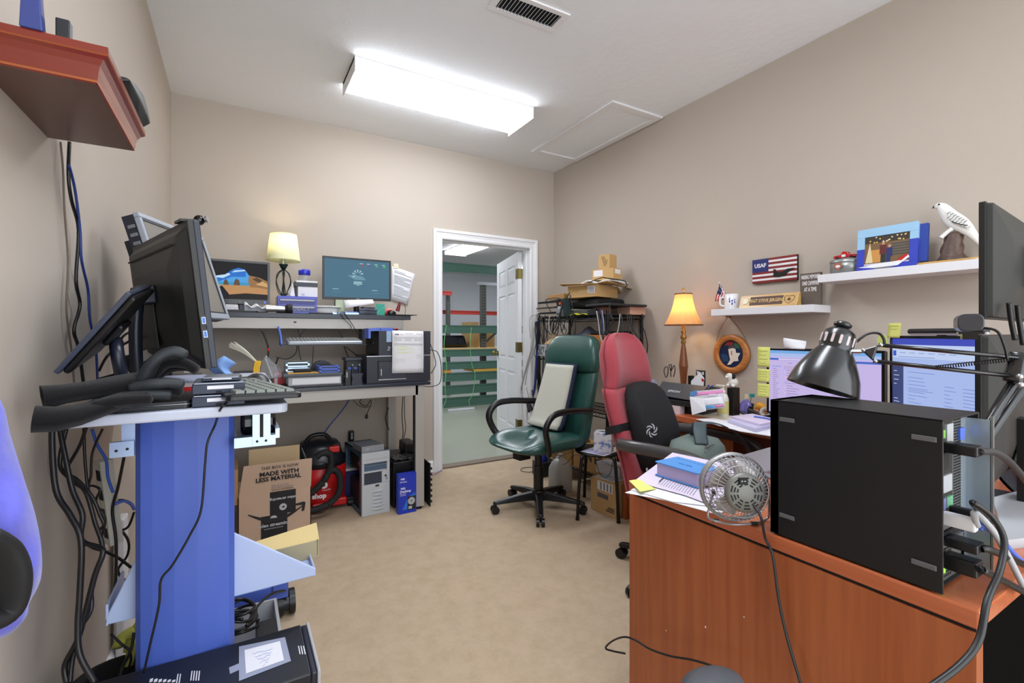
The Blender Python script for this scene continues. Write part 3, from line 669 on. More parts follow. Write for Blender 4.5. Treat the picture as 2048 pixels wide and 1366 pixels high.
# white adapter, cables, red folder and clutter behind
T = thing('power_adapter', 'white box adapter with a black side tipped against the monitor stand', 'adapter', M=fr(at(272, 738, 1.42), (.87, -.45, .32), (-.28, .05, .9)))
b = MB(T, mat=mat('warm_white_plastic', (206, 200, 194), .5)); b.bx(-.0, .075, -.02, .045, -.035, 0); b.m(DGR); b.bx(-.022, 0, -.022, .047, -.036, .001)
b.text('KVM', .014, TR(.045, .008, .0005, rz=-.2), mt=INK); b.build('body', T, bev=.002)
cable('black cable looping behind the monitor onto the cart', [at(x, y, t) for x, y, t in [(300, 728, 1.4), (262, 722, 1.38), (240, 700, 1.38), (244, 675, 1.4), (268, 662, 1.42), (305, 662, 1.46)]], .0035, BLK, group='black cables on the cart')
cable('long black cable arching from the tilted display to the big monitor', [at(x, y, t) for x, y, t in [(198, 742, 1.3), (215, 712, 1.3), (245, 690, 1.33), (285, 672, 1.38), (312, 675, 1.45), (330, 695, 1.5)]], .0035, BLK, group='black cables on the cart')
cable('black cable running low over the red folder', [at(x, y, t) for x, y, t in [(200, 757, 1.3), (232, 748, 1.28), (270, 735, 1.3), (300, 718, 1.36), (316, 700, 1.42)]], .0035, BLK, group='black cables on the cart')
b = MB(mat=mat('bright_red_card', (206, 30, 34), .5)); b.bx(-.27, -.08, 1.50, 1.72, ZT+.001, ZT+.022); b.m(PAPER); b.bx(-.265, -.085, 1.505, 1.715, ZT+.022, ZT+.034); b.m(mat('folder_grey', (150, 156, 180), .5)); b.bx(-.27, -.08, 1.50, 1.72, ZT+.034, ZT+.038); b.build('folder', label='red folder with papers lying on the cart behind the gloves', cat='folder')
b = MB(mat=BBLUE); b.surf(lambda u, v: Vector((-.035+.055*(u-.5)+.012*math.sin(7*v), 1.74+.02*math.sin(5*u+2), ZT+.005+.09*v*(1-.5*abs(u-.4)))), 8, 8, .003); b.build('microfibre_cloth', label='light blue crumpled cloth standing up behind the drives', cat='cloth')
bpy.data.objects['microfibre_cloth'].data.materials[0] = mat('pale_blue_cloth', (132, 170, 226), .9, bump=.3, bscale=500)
b = MB(mat=GREY); b.rbx(-.05, .075, 1.50, 1.66, ZT, ZT+.03, .02); b.m(DGR); b.rbx(-.04, .065, 1.51, 1.65, ZT+.03, ZT+.032, .015); b.build('parts_tray', bev=.003, label='grey parts tray between the drives and the blue cloth', cat='tray')
b = MB(mat=mat('ivory_plastic', (214, 208, 190), .5)); b.bx(-.03, -.008, 1.42, 1.44, ZT, ZT+.030); b.bx(-.02, -.012, 1.415, 1.42, ZT+.008, ZT+.02); b.build('cable_clip', label='small ivory plastic clip behind the stack of drives', cat='clip')
b = MB(mat=mat('dark_red_case', (110, 24, 30), .5)); b.bx(-.1, .0, 1.68, 1.72, ZT, ZT+.03); b.build('small_case', bev=.004, label='small dark red case behind the monitor foot', cat='case')
# ---- below the cart
T = thing('computer_tower', 'black computer tower in the foreground with a taped white note on top', 'computer', (-.03, 1.27, 0))
b = MB(mat=mat('tower_metal', (34, 36, 42), .38, .3)); b.bx(-.30, .150, 1.172, 1.385, .012, .42); b.build('case', T, bev=.004)
b = MB(mat=NAVY); b.bx(.150, .163, 1.175, 1.382, .012, .418); b.build('front_panel', T, bev=.004)
b = MB(mat=LGR); b.bx(.163, .170, 1.172, 1.385, .012, .422); b.build('silver_edge', T, bev=.003)
def on_top(x, y, z=.42): return onZ(x, y, z)
b = MB(mat=mat('packing_tape', (150, 156, 176), .35));
qd = [on_top(*p, .4208) for p in ((478, 1293), (570, 1274), (582, 1322), (478, 1362))]; b.add(qd, [(0, 1, 2, 3)]);
qd = [on_top(*p, .4206) for p in ((458, 1335), (482, 1325), (482, 1338), (460, 1348))]; b.add(qd, [(0, 1, 2, 3)]); b.build('tape', T)
b = MB(mat=PAPER); qd = [on_top(*p, .4212) for p in ((489, 1300), (560, 1282), (568, 1320), (492, 1347))]; b.add(qd, [(0, 1, 2, 3)])
b.m(BBLUE)
for i in range(5):
 a = on_top(505+i*5, 1308+i*6, .4216); c = on_top(545-i*2, 1298+i*6, .4216)
 pts = [a.lerp(c, k/8)+Vector((0, .0035*(-1)**k*((k*7+i) % 3)/2, 0)) for k in range(9)]
 for k in range(8): b.add([pts[k], pts[k+1], pts[k+1]+Vector((0, .0012, 0)), pts[k]+Vector((0, .0012, 0))], [(0, 1, 2, 3)])
b.build('note', T)
b = MB(mat=PAPER)
for x0, y0, n in ((596, 1292, 3), (383, 1342, 4), (355, 1348, 2)):
 for i in range(n):
  a = on_top(x0+i*5, y0, .4207); b.bx(a.x, a.x+.0022, a.y-.035, a.y, .4203, .4208)
for i in range(6):
 a = on_top(300+i*9, 1358, .4207); b.bx(a.x, a.x+.006, a.y-.012, a.y-.001*i, .4203, .4208)
b.build('printed_labels', T)
# cardboard tray with cables and parts behind the tower
T = thing('parts_bin', 'white open parts tray under the cart holding black boxes and cables', 'bin', (.06, 1.80, 0))
b = MB(mat=LGR);
for a in ((-.13, .14, 1.55, 2.12, 0, .01), (-.13, -.12, 1.55, 2.12, .01, .14), (.13, .14, 1.55, 2.12, .01, .14), (-.12, .13, 1.55, 1.56, .01, .14), (-.12, .13, 2.11, 2.12, .01, .14)): b.bx(*a)
b.build('tray', T)
b = MB(mat=PAPER); b.bx(-.06, .055, 1.57, 1.78, .011, .19); b.text('Phone Adapter', .014, TR(.02, 1.68, .1905, rz=PI/2), mt=GINK); b.build('white_box', bev=.002, label='white cardboard box in the parts tray under the cart', cat='box')
b = MB(mat=DGR); b.bx(.06, .128, 1.74, 1.94, .011, .16); b.m(BLKG); b.bx(.065, .123, 1.575, 1.72, .011, .12); b.build('drive_box', bev=.003, label='black boxy drive in the parts tray under the cart', cat='drive')
b = MB(mat=BLK)
for i in range(5): b.tube([Vector((.01+.06*math.cos(a*1.2+i)*(1-.05*i), 1.93+.07*math.sin(a*1.2+i), .17+.015*i+.01*math.sin(a*2))) for a in range(7)], .005, n=6)
b.build('cable_coil', label='coil of black cable on top of the parts tray', cat='cable')
cable('black cable with a ferrite bead reaching from the parts tray to the caster', [(.03, 1.86, .2), (.07, 1.95, .215), (.12, 2.02, .21), (.17, 2.10, .17)], .005, BLK)
T = thing('cardboard_lid_box', 'cream coloured upturned box lid on the lower cart shelf', 'box', (.08, 1.68, .516))
q = [onZ(x, y, .572) for x, y in ((470, 1096), (633, 1045), (638, 1077), (500, 1111))]
b = MB(mat=CREAM); b.add(q+[p-Vector((0, 0, .003)) for p in q], [(0, 1, 2, 3), (7, 6, 5, 4), (0, 1, 5, 4), (1, 2, 6, 5), (2, 3, 7, 6), (3, 0, 4, 7)])
for k in (0, 1): b.add([q[k], q[k+1], q[k+1]-Vector((0, 0, .055)), q[k]-Vector((0, 0, .055))], [(0, 1, 2, 3)])
b.build('lid', T, recalc=False)
b = MB(mat=mat('khaki_card', (160, 150, 120), .8)); b.add([q[3]-Vector((0, 0, .003)), q[2]-Vector((0, 0, .003)), q[2]-Vector((0, 0, .055)), q[3]-Vector((0, 0, .055))], [(0, 1, 2, 3)]); b.m(INK); e = (q[3]-q[2]).normalized()*.006; b.add([q[2]+e, q[2]+e*.6, q[2]+e*.6-Vector((0, 0, .05)), q[2]+e-Vector((0, 0, .05))], [(0, 1, 2, 3)]); b.build('front_flap', T, recalc=False)
# yellow gloves and planks at lower left
GY = mat('yellow_green_rubber', (196, 200, 90), .6)
T = thing('rubber_glove', 'yellow green rubber glove draped in the dark bin beside the blue column', 'glove', (-.26, 1.5, .33))
b = MB(mat=GY)
def gl(x, y, t): return at(x, y, t)
b.tube([gl(268, 1262, 1.34), gl(245, 1275, 1.32), gl(235, 1295, 1.3)], lambda t: .022-.006*t, n=10, flat=.6); b.tube([gl(268, 1280, 1.34), gl(262, 1310, 1.33), gl(258, 1332, 1.32)], lambda t: .022-.004*t, n=10, flat=.6)
b.tube([gl(285, 1250, 1.38), gl(270, 1272, 1.36), gl(265, 1300, 1.34)], .026, n=10, flat=.6); b.build('rubber', T)
b = MB(mat=BLKM); b.lathe([(.001, 0), (.075, 0), (.095, .30), (.088, .30), (.07, .02), (.001, .02)], 20, M=TR(-.275, 1.60, 0)); b.build('waste_bin', label='black waste bin behind the blue column at the left wall', cat='bin')
b = MB(mat=WHITE); b.bx(-.012, .0, 0, .75, 0, .05, M=fr((-.345, 1.28, .28), (1, 0, 0), (0, .93, -.36))); b.build('trim_board', label='white board leaning along the foot of the left wall', cat='board')
b = MB(mat=mat('tan_strip', (150, 130, 100), .7)); b.bx(-.012, .0, 0, .35, 0, .03, M=fr((-.228, 1.38, .27), (1, 0, 0), (.1, .6, -.75))); b.build('wood_strip', label='thin tan wooden strip leaning in the bin beside the yellow glove', cat='strip')
# power strip in a white wall raceway behind the cords
b = MB(mat=WHITE); b.bx(XL+.015, XL+.04, 2.12, 2.2, .02, .55); b.m(LGR); b.build('cable_raceway', bev=.006, label='white vertical raceway on the left wall behind the black cords', cat='raceway')
T = thing('power_strip', 'long ivory power strip hanging among the black cords under the cart', 'power strip', (-.27, 1.43, .6))
b = MB(mat=mat('ivory_plastic2', (206, 204, 190), .5), M=fr(at(215, 1090, 1.32), (.5, -.86, 0), (-.1, -.03, 1))); b.bx(-.02, .02, 0, .24, -.03, 0)
b.m(BLKM)
for i in range(4): b.bx(-.012, .012, .02+i*.055, .05+i*.055, 0, .001)
b.build('body', T, bev=.006)
# cord tangle between cart and wall
CT = 'tangled black cords under the cart'
def cc(label, pts, t0, t1, r, mt=None):
 n = len(pts)-1
 cable(label, [at(x, y, t0+(t1-t0)*i/n) for i, (x, y) in enumerate(pts)], r, mt or BLK, group=CT)
cc('thick black cord hanging furthest left from the cart top to the floor', [(108, 832), (104, 880), (112, 980), (140, 1030), (162, 1080), (160, 1180), (156, 1250), (160, 1310), (190, 1366)], 1.02, .98, .0058)
cc('second thick black cord from the left, twisting past the power strip', [(118, 836), (122, 870), (132, 920), (145, 980), (165, 1030), (163, 1080), (200, 1095), (205, 1110), (190, 1150), (172, 1220), (155, 1280), (130, 1330), (134, 1366)], 1.06, 1.0, .0055)
cc('black cord looping down beside the leftmost ones to the floor', [(133, 855), (120, 930), (150, 965), (172, 985), (190, 1045), (205, 1100), (184, 1170), (182, 1220), (160, 1260), (145, 1320), (140, 1366)], 1.1, 1.0, .0045)
cc('black cord swinging from the cart top across the power strip', [(172, 856), (160, 890), (137, 930), (128, 945), (155, 960), (185, 995), (200, 1030), (208, 1050), (195, 1062)], 1.12, 1.15, .004)
cc('thin black cord dropping straight behind the power strip', [(168, 856), (170, 920), (178, 985), (196, 1015), (210, 1040), (200, 1085)], 1.18, 1.2, .0034)
cc('grey black cord forming a small loop above the power strip', [(205, 858), (185, 905), (182, 950), (178, 970), (188, 972), (200, 980), (192, 1000), (196, 1020)], 1.2, 1.2, .003)
cc('blue cord hanging down between the black cords', [(184, 858), (195, 890), (212, 920), (216, 955), (226, 985)], 1.2, 1.22, .0035, mat('blue_cord', (40, 80, 170), .5))
cc('black cord running down to the crook of the lower shelf', [(248, 915), (236, 975), (225, 1020), (232, 1080), (232, 1150), (228, 1200)], 1.3, 1.3, .004)
cc('black cord crossing from the power strip to the blue column', [(163, 1080), (185, 1095), (215, 1105), (240, 1118), (262, 1135)], 1.25, 1.35, .004)
cc('black cord in a wide loop left of the blue column', [(268, 1025), (255, 1055), (230, 1060), (212, 1045), (222, 1010), (245, 1000), (266, 1012)], 1.4, 1.42, .0036)
cc('black cord zigzagging low beside the blue column', [(214, 960), (222, 1000), (232, 1045), (256, 1080), (255, 1110), (236, 1140), (250, 1160), (266, 1150)], 1.35, 1.42, .0036)
cc('short light blue cord arching near the blue column', [(230, 1008), (248, 1002), (262, 1008), (268, 1018)], 1.3, 1.38, .0045, BBLUE)
cc('thin black cord over the yellow glove', [(222, 1268), (245, 1290), (258, 1300), (262, 1320), (254, 1345)], 1.2, 1.2, .003)
cc('black cord from the shelf crook down past the yellow glove', [(268, 1265), (262, 1300), (245, 1335), (238, 1360)], 1.25, 1.2, .004)
# jacket sleeve at the left edge
T = thing('jacket', 'periwinkle blue jacket with black lining hanging at the left edge', 'jacket', (-.34, .80, .75))
JM = mat('periwinkle_fabric', (96, 98, 198), .75, bump=.25, bscale=120, sheen=.3)
b = MB(mat=JM)
edge = [(-80, 700), (0, 795), (22, 870), (50, 960), (72, 1030), (84, 1100), (82, 1160), (60, 1205), (54, 1232), (20, 1268), (-60, 1300)]
prof = []
rows = []
N = 30
SE = spline([Vector((x, y, 0)) for x, y in edge], 3)
for k, e in enumerate(SE):
 r = []
 for i in range(16):
  a = PI*i/15
  x = e.x-150*(1-math.sin(a)); t = .60+.075*(-math.cos(a))+.008*math.sin(e.y/23.0+i)
  p = at(x, e.y, t); p.x = max(p.x, XL+.012); r.append(p)
 rows.append(r)
v = [p for r in rows for p in r]; b.add(v, [(i*16+j, i*16+j+1, (i+1)*16+j+1, (i+1)*16+j) for i in range(len(rows)-1) for j in range(15)], True)
b.build('sleeve', T)
b = MB(mat=BLKM); b.tube([at(-40, 1070, .50), at(5, 1095, .52), at(26, 1150, .53), at(10, 1215, .53), at(-40, 1240, .51)], .022, n=10, flat=.5); b.build('lining', T)
# ================================================================== workbench on the back wall
ALU = mat('beige_grey_aluminium', (172, 168, 162), .45, .25)
LAM = mat('black_laminate', (38, 42, 54), .28, var=.1, vscale=6)
BX0, BX1, BY0, BY1, BZ = -.30, 1.16, 3.10, 3.88, .874
T = thing('workbench', 'grey framed two-level workbench with black tops along the back wall', 'workbench', (.43, 3.5, 0))
MB(mat=LAM).bx(BX0, BX1, BY0, BY1, BZ-.02, BZ).build('worktop', T, bev=.002)
b = MB(mat=ALU); b.bx(BX0, 1.08, BY0+.02, BY0+.05, BZ-.09, BZ-.02); b.bx(BX0, 1.08, BY1-.04, BY1-.01, BZ-.09, BZ-.02); b.build('apron', T, bev=.003)
b = MB(mat=ALU)
for x, y in ((1.06, 3.145),):
 b = MB(mat=ALU); b.bx(x, x+.06, y-.025, y+.035, .02, BZ-.02); b.m(BLKM); b.bx(x-.004, x, y-.01, y+.02, .05, BZ-.09); b.m(BLK); b.cyl((x+.03, y, 0), (x+.03, y, .02), .022); b.build('leg', T)
for x, y in ((1.06, 3.82), (BX0+.02, 3.145), (BX0+.02, 3.82)):
 b = MB(mat=ALU); b.bx(x, x+.06, y-.03, y+.03, .02, BZ-.02); b.m(BLK); b.cyl((x+.03, y, 0), (x+.03, y, .02), .022); b.build('leg', T)
UZ, UY0 = 1.345, 3.53
MB(mat=LAM).bx(BX0, 1.16, UY0, 3.90, UZ-.033, UZ).build('upper_shelf', T, bev=.002)
b = MB(mat=ALU); b.bx(BX0, 1.10, UY0+.008, UY0+.03, UZ-.105, UZ-.033); b.bx(BX0, 1.10, 3.87, 3.895, UZ-.105, UZ-.033)
b.m(BLKM); a = onY(589, 643, UY0+.007); b.bx(a.x-.006, a.x+.012, UY0+.004, UY0+.008, a.z-.008, a.z); b.build('upper_apron', T, bev=.002)
for x in (1.055, BX0+.02):
 b = MB(mat=ALU); b.bx(x, x+.05, UY0+.012, UY0+.05, BZ, UZ-.033); b.build('upright', T, bev=.002)
 b = MB(mat=ALU); b.bx(x, x+.05, 3.85, 3.895, BZ, UZ-.033); b.build('upright', T, bev=.002)
b = MB(mat=BBLUE); b.tube([onY(557, 655, 3.48), onY(561, 672, 3.42), onY(563, 690, 3.36)], .008, n=4, flat=2); b.m(NAVY)
k0, k1 = onY(563, 686, 3.36), onY(732, 692, 3.36)
b.bx(k0.x, k1.x, 3.34, 3.55, 1.128, 1.134)
b.bx(k0.x, k0.x+.006, 3.45, 3.55, 1.13, UZ-.105); b.bx(k1.x-.006, k1.x, 3.45, 3.55, 1.13, UZ-.105); b.build('keyboard_tray', T)
keyboard('keyboard', 'silver and black keyboard on the tray hung under the upper bench shelf', ((k0.x+k1.x)/2+.0, 3.31, 1.135), 0, .47, .17, mat('silver_plastic', (158, 164, 172), .3, .4), mat('key_light', (120, 124, 124), .5), rows=5, colsn=20, tilt=.12, h=.026)
Z = UZ
def on_us(x, y=None): return onY(x, 630, 3.6).x
# ---- monitors on the upper shelf
def monitor(label, M, w, h, bez, th, scr, parts, logo=None, stand=None, power=None, mbez=None, group=None, tall_chin=0, root=None):
 """M: frame at lower left front corner, x right, y up, z towards the viewer"""
 T = thing('monitor', label, 'monitor', M=TR(*(root or (M @ Vector((w/2, 0, -th/2))))))
 b = MB(mat=mbez or BLKG); c = bez+tall_chin
 for x0, x1, y0, y1 in ((0, w, 0, c), (0, w, h-bez, h), (0, bez, c, h-bez), (w-bez, w, c, h-bez)): b.bx(x0, x1, y0, y1, -.016, 0, M)
 if logo: b.text(logo, .011, M @ TR(w/2, c/2, .0006), mt=LGR)
 if power: b.m(power); b.cyl(M @ Vector((w-.03, c*.45, 0)), M @ Vector((w-.03, c*.45, .001)), .005)
 b.build('bezel', T, bev=.002)
 b = MB(mat=mbez or BLK); b.bx(.004, w-.004, .004, h-.004, -th, -.016, M); b.rings([[M @ Vector((x, y, z)) for x, y in rrect(w*.5-w*f, w*.5+w*f, h*.5-h*f, h*.5+h*f, .01)] for f, z in ((.42, -th), (.3, -th-.02))], smooth=False); b.build('back_shell', T, bev=.003)
 b = MB(mat=scr); b.bx(bez, w-bez, c, h-bez, -.008, -.004, M)
 sw, sh = w-2*bez, h-bez-c
 SM = M @ TR(bez, c, -.0038)
 parts(b, SM, sw, sh)
 b.build('screen', T)
 if stand:
  z0 = stand[0]; c0 = M @ Vector((w/2, h*.3, -th-.01)); f = M @ Vector((w/2, 0, 0))
  b = MB(mat=mbez or BLK); b.tube([c0, Vector((c0.x, c0.y, (c0.z+z0)/2)), Vector((c0.x, c0.y, z0+.008))], .022, n=6, k=3); b.build('stand_column', T)
  b = MB(mat=mbez or BLK); b.rbx(c0.x-.11, c0.x+.11, c0.y-.08, c0.y+.08, z0+.0005, z0+.012, .03); b.build('stand_foot', T, bev=.003)
 return T
def poly(b, SM, mt, pts, z=0):
 b.m(mt); b.add([(x, y, z) for x, y in pts], [tuple(range(len(pts)))], M=SM)
def rect(b, SM, mt, x0, y0, x1, y1, z=0): poly(b, SM, mt, [(x0, y0), (x1, y0), (x1, y1), (x0, y1)], z)
def g(n, c, s=1): return glow('screen_'+n, c, s)
SE_ = .44
def beach(b, SM, w, h):
 def P(pts, mt, z): poly(b, SM, mt, [(x*w, y*h) for x, y in pts], z)
 rect(b, SM, g('sky', (78, 160, 226), SE_), .0, .28*h, .72*w, .86*h, .0001)
 P([(.1, .45), (.35, .6), (.6, .62), (.6, .9), (.1, .9)], g('sky_deep', (40, 112, 200), SE_), .0002)
 P([(.0, .58), (.2, .56), (.33, .66), (.3, .70), (.05, .66)], g('cloud', (190, 220, 244), SE_), .0003); P([(.35, .72), (.6, .78), (.58, .81), (.4, .78)], g('cloud', (190, 220, 244), SE_), .0003)
 rect(b, SM, g('sea', (60, 150, 190), SE_), 0, .36*h, .7*w, .46*h, .0003)
 P([(.2, .38), (.22, .5), (.25, .54), (.28, .48), (.3, .38)], g('stack', (96, 76, 60), SE_), .0005); P([(.38, .38), (.40, .5), (.43, .56), (.48, .52), (.5, .38)], g('stack', (96, 76, 60), SE_), .0005)
 P([(0, .12), (1, .12), (1, .38), (0, .38)], g('sand', (186, 140, 92), SE_), .0006)
 P([(0, 0), (1, 0), (1, .15), (.6, .17), (.3, .12), (0, .2)], g('dark_sand', (34, 30, 30), SE_), .0008)
 P([(0, .2), (.18, .36), (.3, .14), (.3, 0), (0, 0)], g('cave_dark', (20, 22, 28), SE_), .0009)
 c = g('cave', (20, 20, 24), SE_)
 P([(0, 1), (0, .60), (.1, .62), (.24, .66), (.36, .80), (.47, .86), (.58, .82), (.66, .66), (.68, .4), (.8, .38), (1, .40), (1, 1)], c, .0007)
 r = g('rock', (150, 112, 72), SE_); P([(.66, .66), (.64, .50), (.68, .34), (.8, .34), (1, .3), (1, .52), (.84, .62)], r, .0009)
 P([(.78, .42), (1, .36), (1, .44), (.9, .52)], g('rock_light', (204, 164, 110), SE_), .0011); P([(.72, .56), (.86, .46), (.9, .54), (.8, .62)], g('rock_dark', (88, 64, 46), SE_), .0011)
a, c = onY(425, 514, 3.62), onY(540, 531, 3.60)
M1 = YR((a.x-.02, 3.62, onY(540, 609, 3.60).z), 0)
w1 = c.x-a.x+.02; zt = onY(538, 530, 3.6).z
z0 = onY(538, 609, 3.6).z
monitor('black monitor showing a beach seen through a cave, left end of the upper bench shelf', M1, w1, zt-z0+.02, .014, .05, BLKG, beach, logo='hp', stand=(Z,), power=g('led_blue', (60, 60, 255), 3), tall_chin=.016)
def desk2(b, SM, w, h):
 rect(b, SM, g('teal', (70, 110, 132), SE_), 0, 0, w, h, .0001)
 W = g('pale_teal', (160, 196, 206), SE_); cx, cy = .5*w, .60*h
 for i, aa in enumerate((200, 160, 125, 90, 55, 20)):
  a = math.radians(aa); r0, r1 = .03*w, .085*w; u = Vector((math.cos(a), math.sin(a))); n = Vector((-u.y, u.x))
  poly(b, SM, W, [(cx+u.x*r0, cy+u.y*r0), (cx+u.x*r1-n.x*.012*w, cy+u.y*r1-n.y*.012*w), (cx+u.x*r1+n.x*.016*w, cy+u.y*r1+n.y*.016*w)], .0003)
 poly(b, SM, g('haze_teal', (104, 146, 164), SE_), [(cx-.16*w, cy-.02*h), (cx-.05*w, cy-.12*h), (cx+.13*w, cy-.13*h), (cx+.08*w, cy-.03*h), (cx-.05*w, cy)], .0002)
 rect(b, SM, W, cx-.065*w, .40*h, cx+.065*w, .43*h, .0003); rect(b, SM, W, cx-.065*w, .355*h, cx+.065*w, .385*h, .0003); rect(b, SM, W, cx-.02*w, .32*h, cx+.02*w, .335*h, .0003)
 for x in (.12, .72): rect(b, SM, W, x*w, .205*h, (x+.09)*w, .22*h, .0003); rect(b, SM, g('haze_teal', (104, 146, 164), SE_), (x)*w, .13*h, (x+.12)*w, .138*h, .0003)
 for x, cc_ in ((.55, (170, 60, 90)), (.66, (90, 90, 150)), (.78, (90, 160, 120)), (.90, (60, 190, 90))):
  rect(b, SM, W, (x-.02)*w, .90*h, (x+.03)*w, .92*h, .0003); rect(b, SM, g('tile%d' % int(x*100), cc_, SE_), x*w, .84*h, (x+.035)*w, .89*h, .0003)
YM = 3.60
a, c = onY(645, 511, YM), onY(782, 519, YM); zb = onY(782, 603, YM).z; zt = onY(645, 511, YM).z
monitor('black monitor with a teal sign-in screen, right end of the upper bench shelf', YR((a.x, YM, zb), 0), c.x-a.x, zt-zb, .013, .045, BLKG, desk2, logo='DELL', stand=(Z,), mbez=BLK, tall_chin=.006)
# ---- lamp
LX = onY(567, 560, 3.66).x
T = thing('table_lamp', 'small wrought iron table lamp with a lit cream shade on the upper bench shelf', 'lamp', (LX, 3.66, Z+.11))
IRON = mat('dark_iron', (30, 46, 46), .45, .5)
zt, zb = onY(565, 468, 3.66).z, onY(565, 522, 3.66).z
SHD = mat('cream_shade', (226, 226, 184), .9); nt = SHD.node_tree; bs_ = nt.nodes['Principled BSDF']
tr = nt.nodes.new('ShaderNodeBsdfTranslucent'); tr.inputs[0].default_value = lin((244, 240, 190)); mx = nt.nodes.new('ShaderNodeMixShader'); mx.inputs[0].default_value = .2
nt.links.new(bs_.outputs[0], mx.inputs[1]); nt.links.new(tr.outputs[0], mx.inputs[2]); nt.links.new(mx.outputs[0], nt.nodes['Material Output'].inputs['Surface'])
b = MB(T, mat=SHD); z0_, z1_ = zb-(Z+.11), zt-(Z+.11); b.lathe([(.110, z0_), (.108, z0_), (.085, z1_), (.087, z1_)][:2]+[(.085, z1_)], 32)
b.m(mat('shade_trim', (206, 206, 160), .8)); b.lathe([(.1095, z0_), (.1105, z0_+.004), (.1085, z0_+.006)], 32); b.lathe([(.085, z1_-.006), (.0865, z1_-.002), (.084, z1_)], 32)
b.build('lamp_shade', T)
b = MB(T, mat=IRON); b.cyl((0, 0, .01), (0, 0, z0_+.05), .005); b.lathe([(.002, z0_-.06), (.012, z0_-.06), (.030, z0_-.025), (.028, z0_-.02), (.012, z0_-.035), (.009, z0_+.03), (.0, z0_+.03)], 16)
b.cyl((0, 0, z0_+.03), (0, 0, z0_+.07), .012); b.build('stem', T)
zm = z0_-.06
for i in range(6):
 a = 2*PI*i/6; b = MB(T, mat=IRON); b.tube([(.006*math.cos(a), .006*math.sin(a), zm), (.04*math.cos(a+.3), .04*math.sin(a+.3), zm-.03), (.052*math.cos(a+.5), .052*math.sin(a+.5), zm*.5+.01), (.03*math.cos(a+.8), .03*math.sin(a+.8), .035), (.008*math.cos(a+1), .008*math.sin(a+1), .022)], .003, n=6); b.build('cage_wire', T)
b = MB(T, mat=IRON); b.lathe([(0, .03), (.014, .03), (.018, .022), (.034, .012), (.045, .008), (.048, 0), (0, 0)], 4, M=TR(rz=PI/4)); b.build('base', T, bev=.002)
bl = MB(T, mat=glow('bulb', (255, 226, 170), 3)); bl.ell((0, 0, z0_+.10), (.022, .022, .03)); bl.build('bulb', T)
ld = bpy.data.lights.new('bulb_light', 'POINT'); ld.energy = 3; ld.color = (1, .86, .64); ld.shadow_soft_size = .03; lo = bpy.data.objects.new('bulb_light', ld); C.objects.link(lo); lo.parent = T; lo.location = (0, 0, z0_+.11)
# ---- blue tool chest and what is on it
tx0, tx1 = onY(555, 600, 3.56).x, onY(634, 600, 3.56).x
KB = mat('cobalt_enamel', (28, 40, 172), .3, coat=.4)
T = thing('tool_chest', 'small cobalt blue tool chest with white drawer pulls on the upper bench shelf', 'tool chest', ((tx0+tx1)/2, 3.56, Z))
zt = onY(555, 591, 3.56).z
b = MB(mat=KB); b.bx(tx0, tx1, 3.56, 3.74, Z, zt); b.build('case', T, bev=.003)
hh = zt-Z
for i, z in enumerate((Z+hh*.52, Z+hh*.12)):
 b = MB(mat=mat('cobalt_dark', (20, 30, 130), .3)); b.bx(tx0+.01, tx1-.01, 3.556, 3.56, z, z+hh*.34); b.m(LGR); b.bx(tx0+.015, tx1-.018, 3.550, 3.556, z+hh*.20, z+hh*.29)
 if i: b.text('KOBALT', .03, YR(((tx0+tx1)/2+.01, 3.5555, z+.016)), mt=LGR, sx=1.2)
 b.build('drawer', T)
rx0, rx1 = onY(592, 590, 3.60).x, onY(635, 590, 3.60).x
zr = onY(600, 573, 3.60).z
T = thing('power_module', 'white and grey box with a printed label on top of the blue tool chest', 'box', ((rx0+rx1)/2, 3.60, zt))
b = MB(mat=DGR); b.bx(rx0, rx1, 3.602, 3.70, zt, zr); b.m(PAPER); b.bx(rx0+.012, rx1, 3.598, 3.602, zt+.002, zr); b.m(GINK); b.bx(rx0+.035, rx0+.055, 3.597, 3.598, zt+.01, zt+.013); b.bx(rx0+.035, rx0+.055, 3.597, 3.598, zt+.018, zt+.021); b.build('body', T, bev=.002)
b = MB(mat=NAVY); zz = onY(610, 562, 3.60).z; b.bx(rx0-.008, rx1, 3.595, 3.71, zr, zz-.004); b.m(PAPER); b.rbx(rx0-.005, rx1+.002, 3.59, 3.715, zz-.012, zz, .015); b.m(NAVY); b.build('binder', label='dark folder with a white lid lying on the labelled box above the blue chest', cat='folder', bev=.002)
b = MB(mat=PAPER); b.add([(rx0-.035, 3.60, zt+.002), (rx0-.005, 3.605, zt+.002), (rx0-.02, 3.61, zz-.01), (rx0-.022, 3.62, zt+.002), (rx0-.05, 3.63, zt+.03)], [(0, 1, 2), (0, 2, 4)]); b.build('papers', label='pale papers standing between lamp and labelled box', cat='papers')
T = thing('spray_can_jar', 'clear jar with a cobalt blue cap standing above the tool chest', 'jar', ((rx0+rx1)/2-.01, 3.65, zz))
jx = onY(609, 545, 3.65)
b = MB(T, mat=CLEAR); b.lathe([(0, 0), (.042, 0), (.044, .004), (.040, .03), (.034, .045), (0, .045)], 24); b.build('glass', T)
b = MB(T, mat=KB); b.lathe([(.0, .085), (.036, .085), (.040, .08), (.040, .05), (.036, .044), (0, .044)], 24); b.build('cap', T)
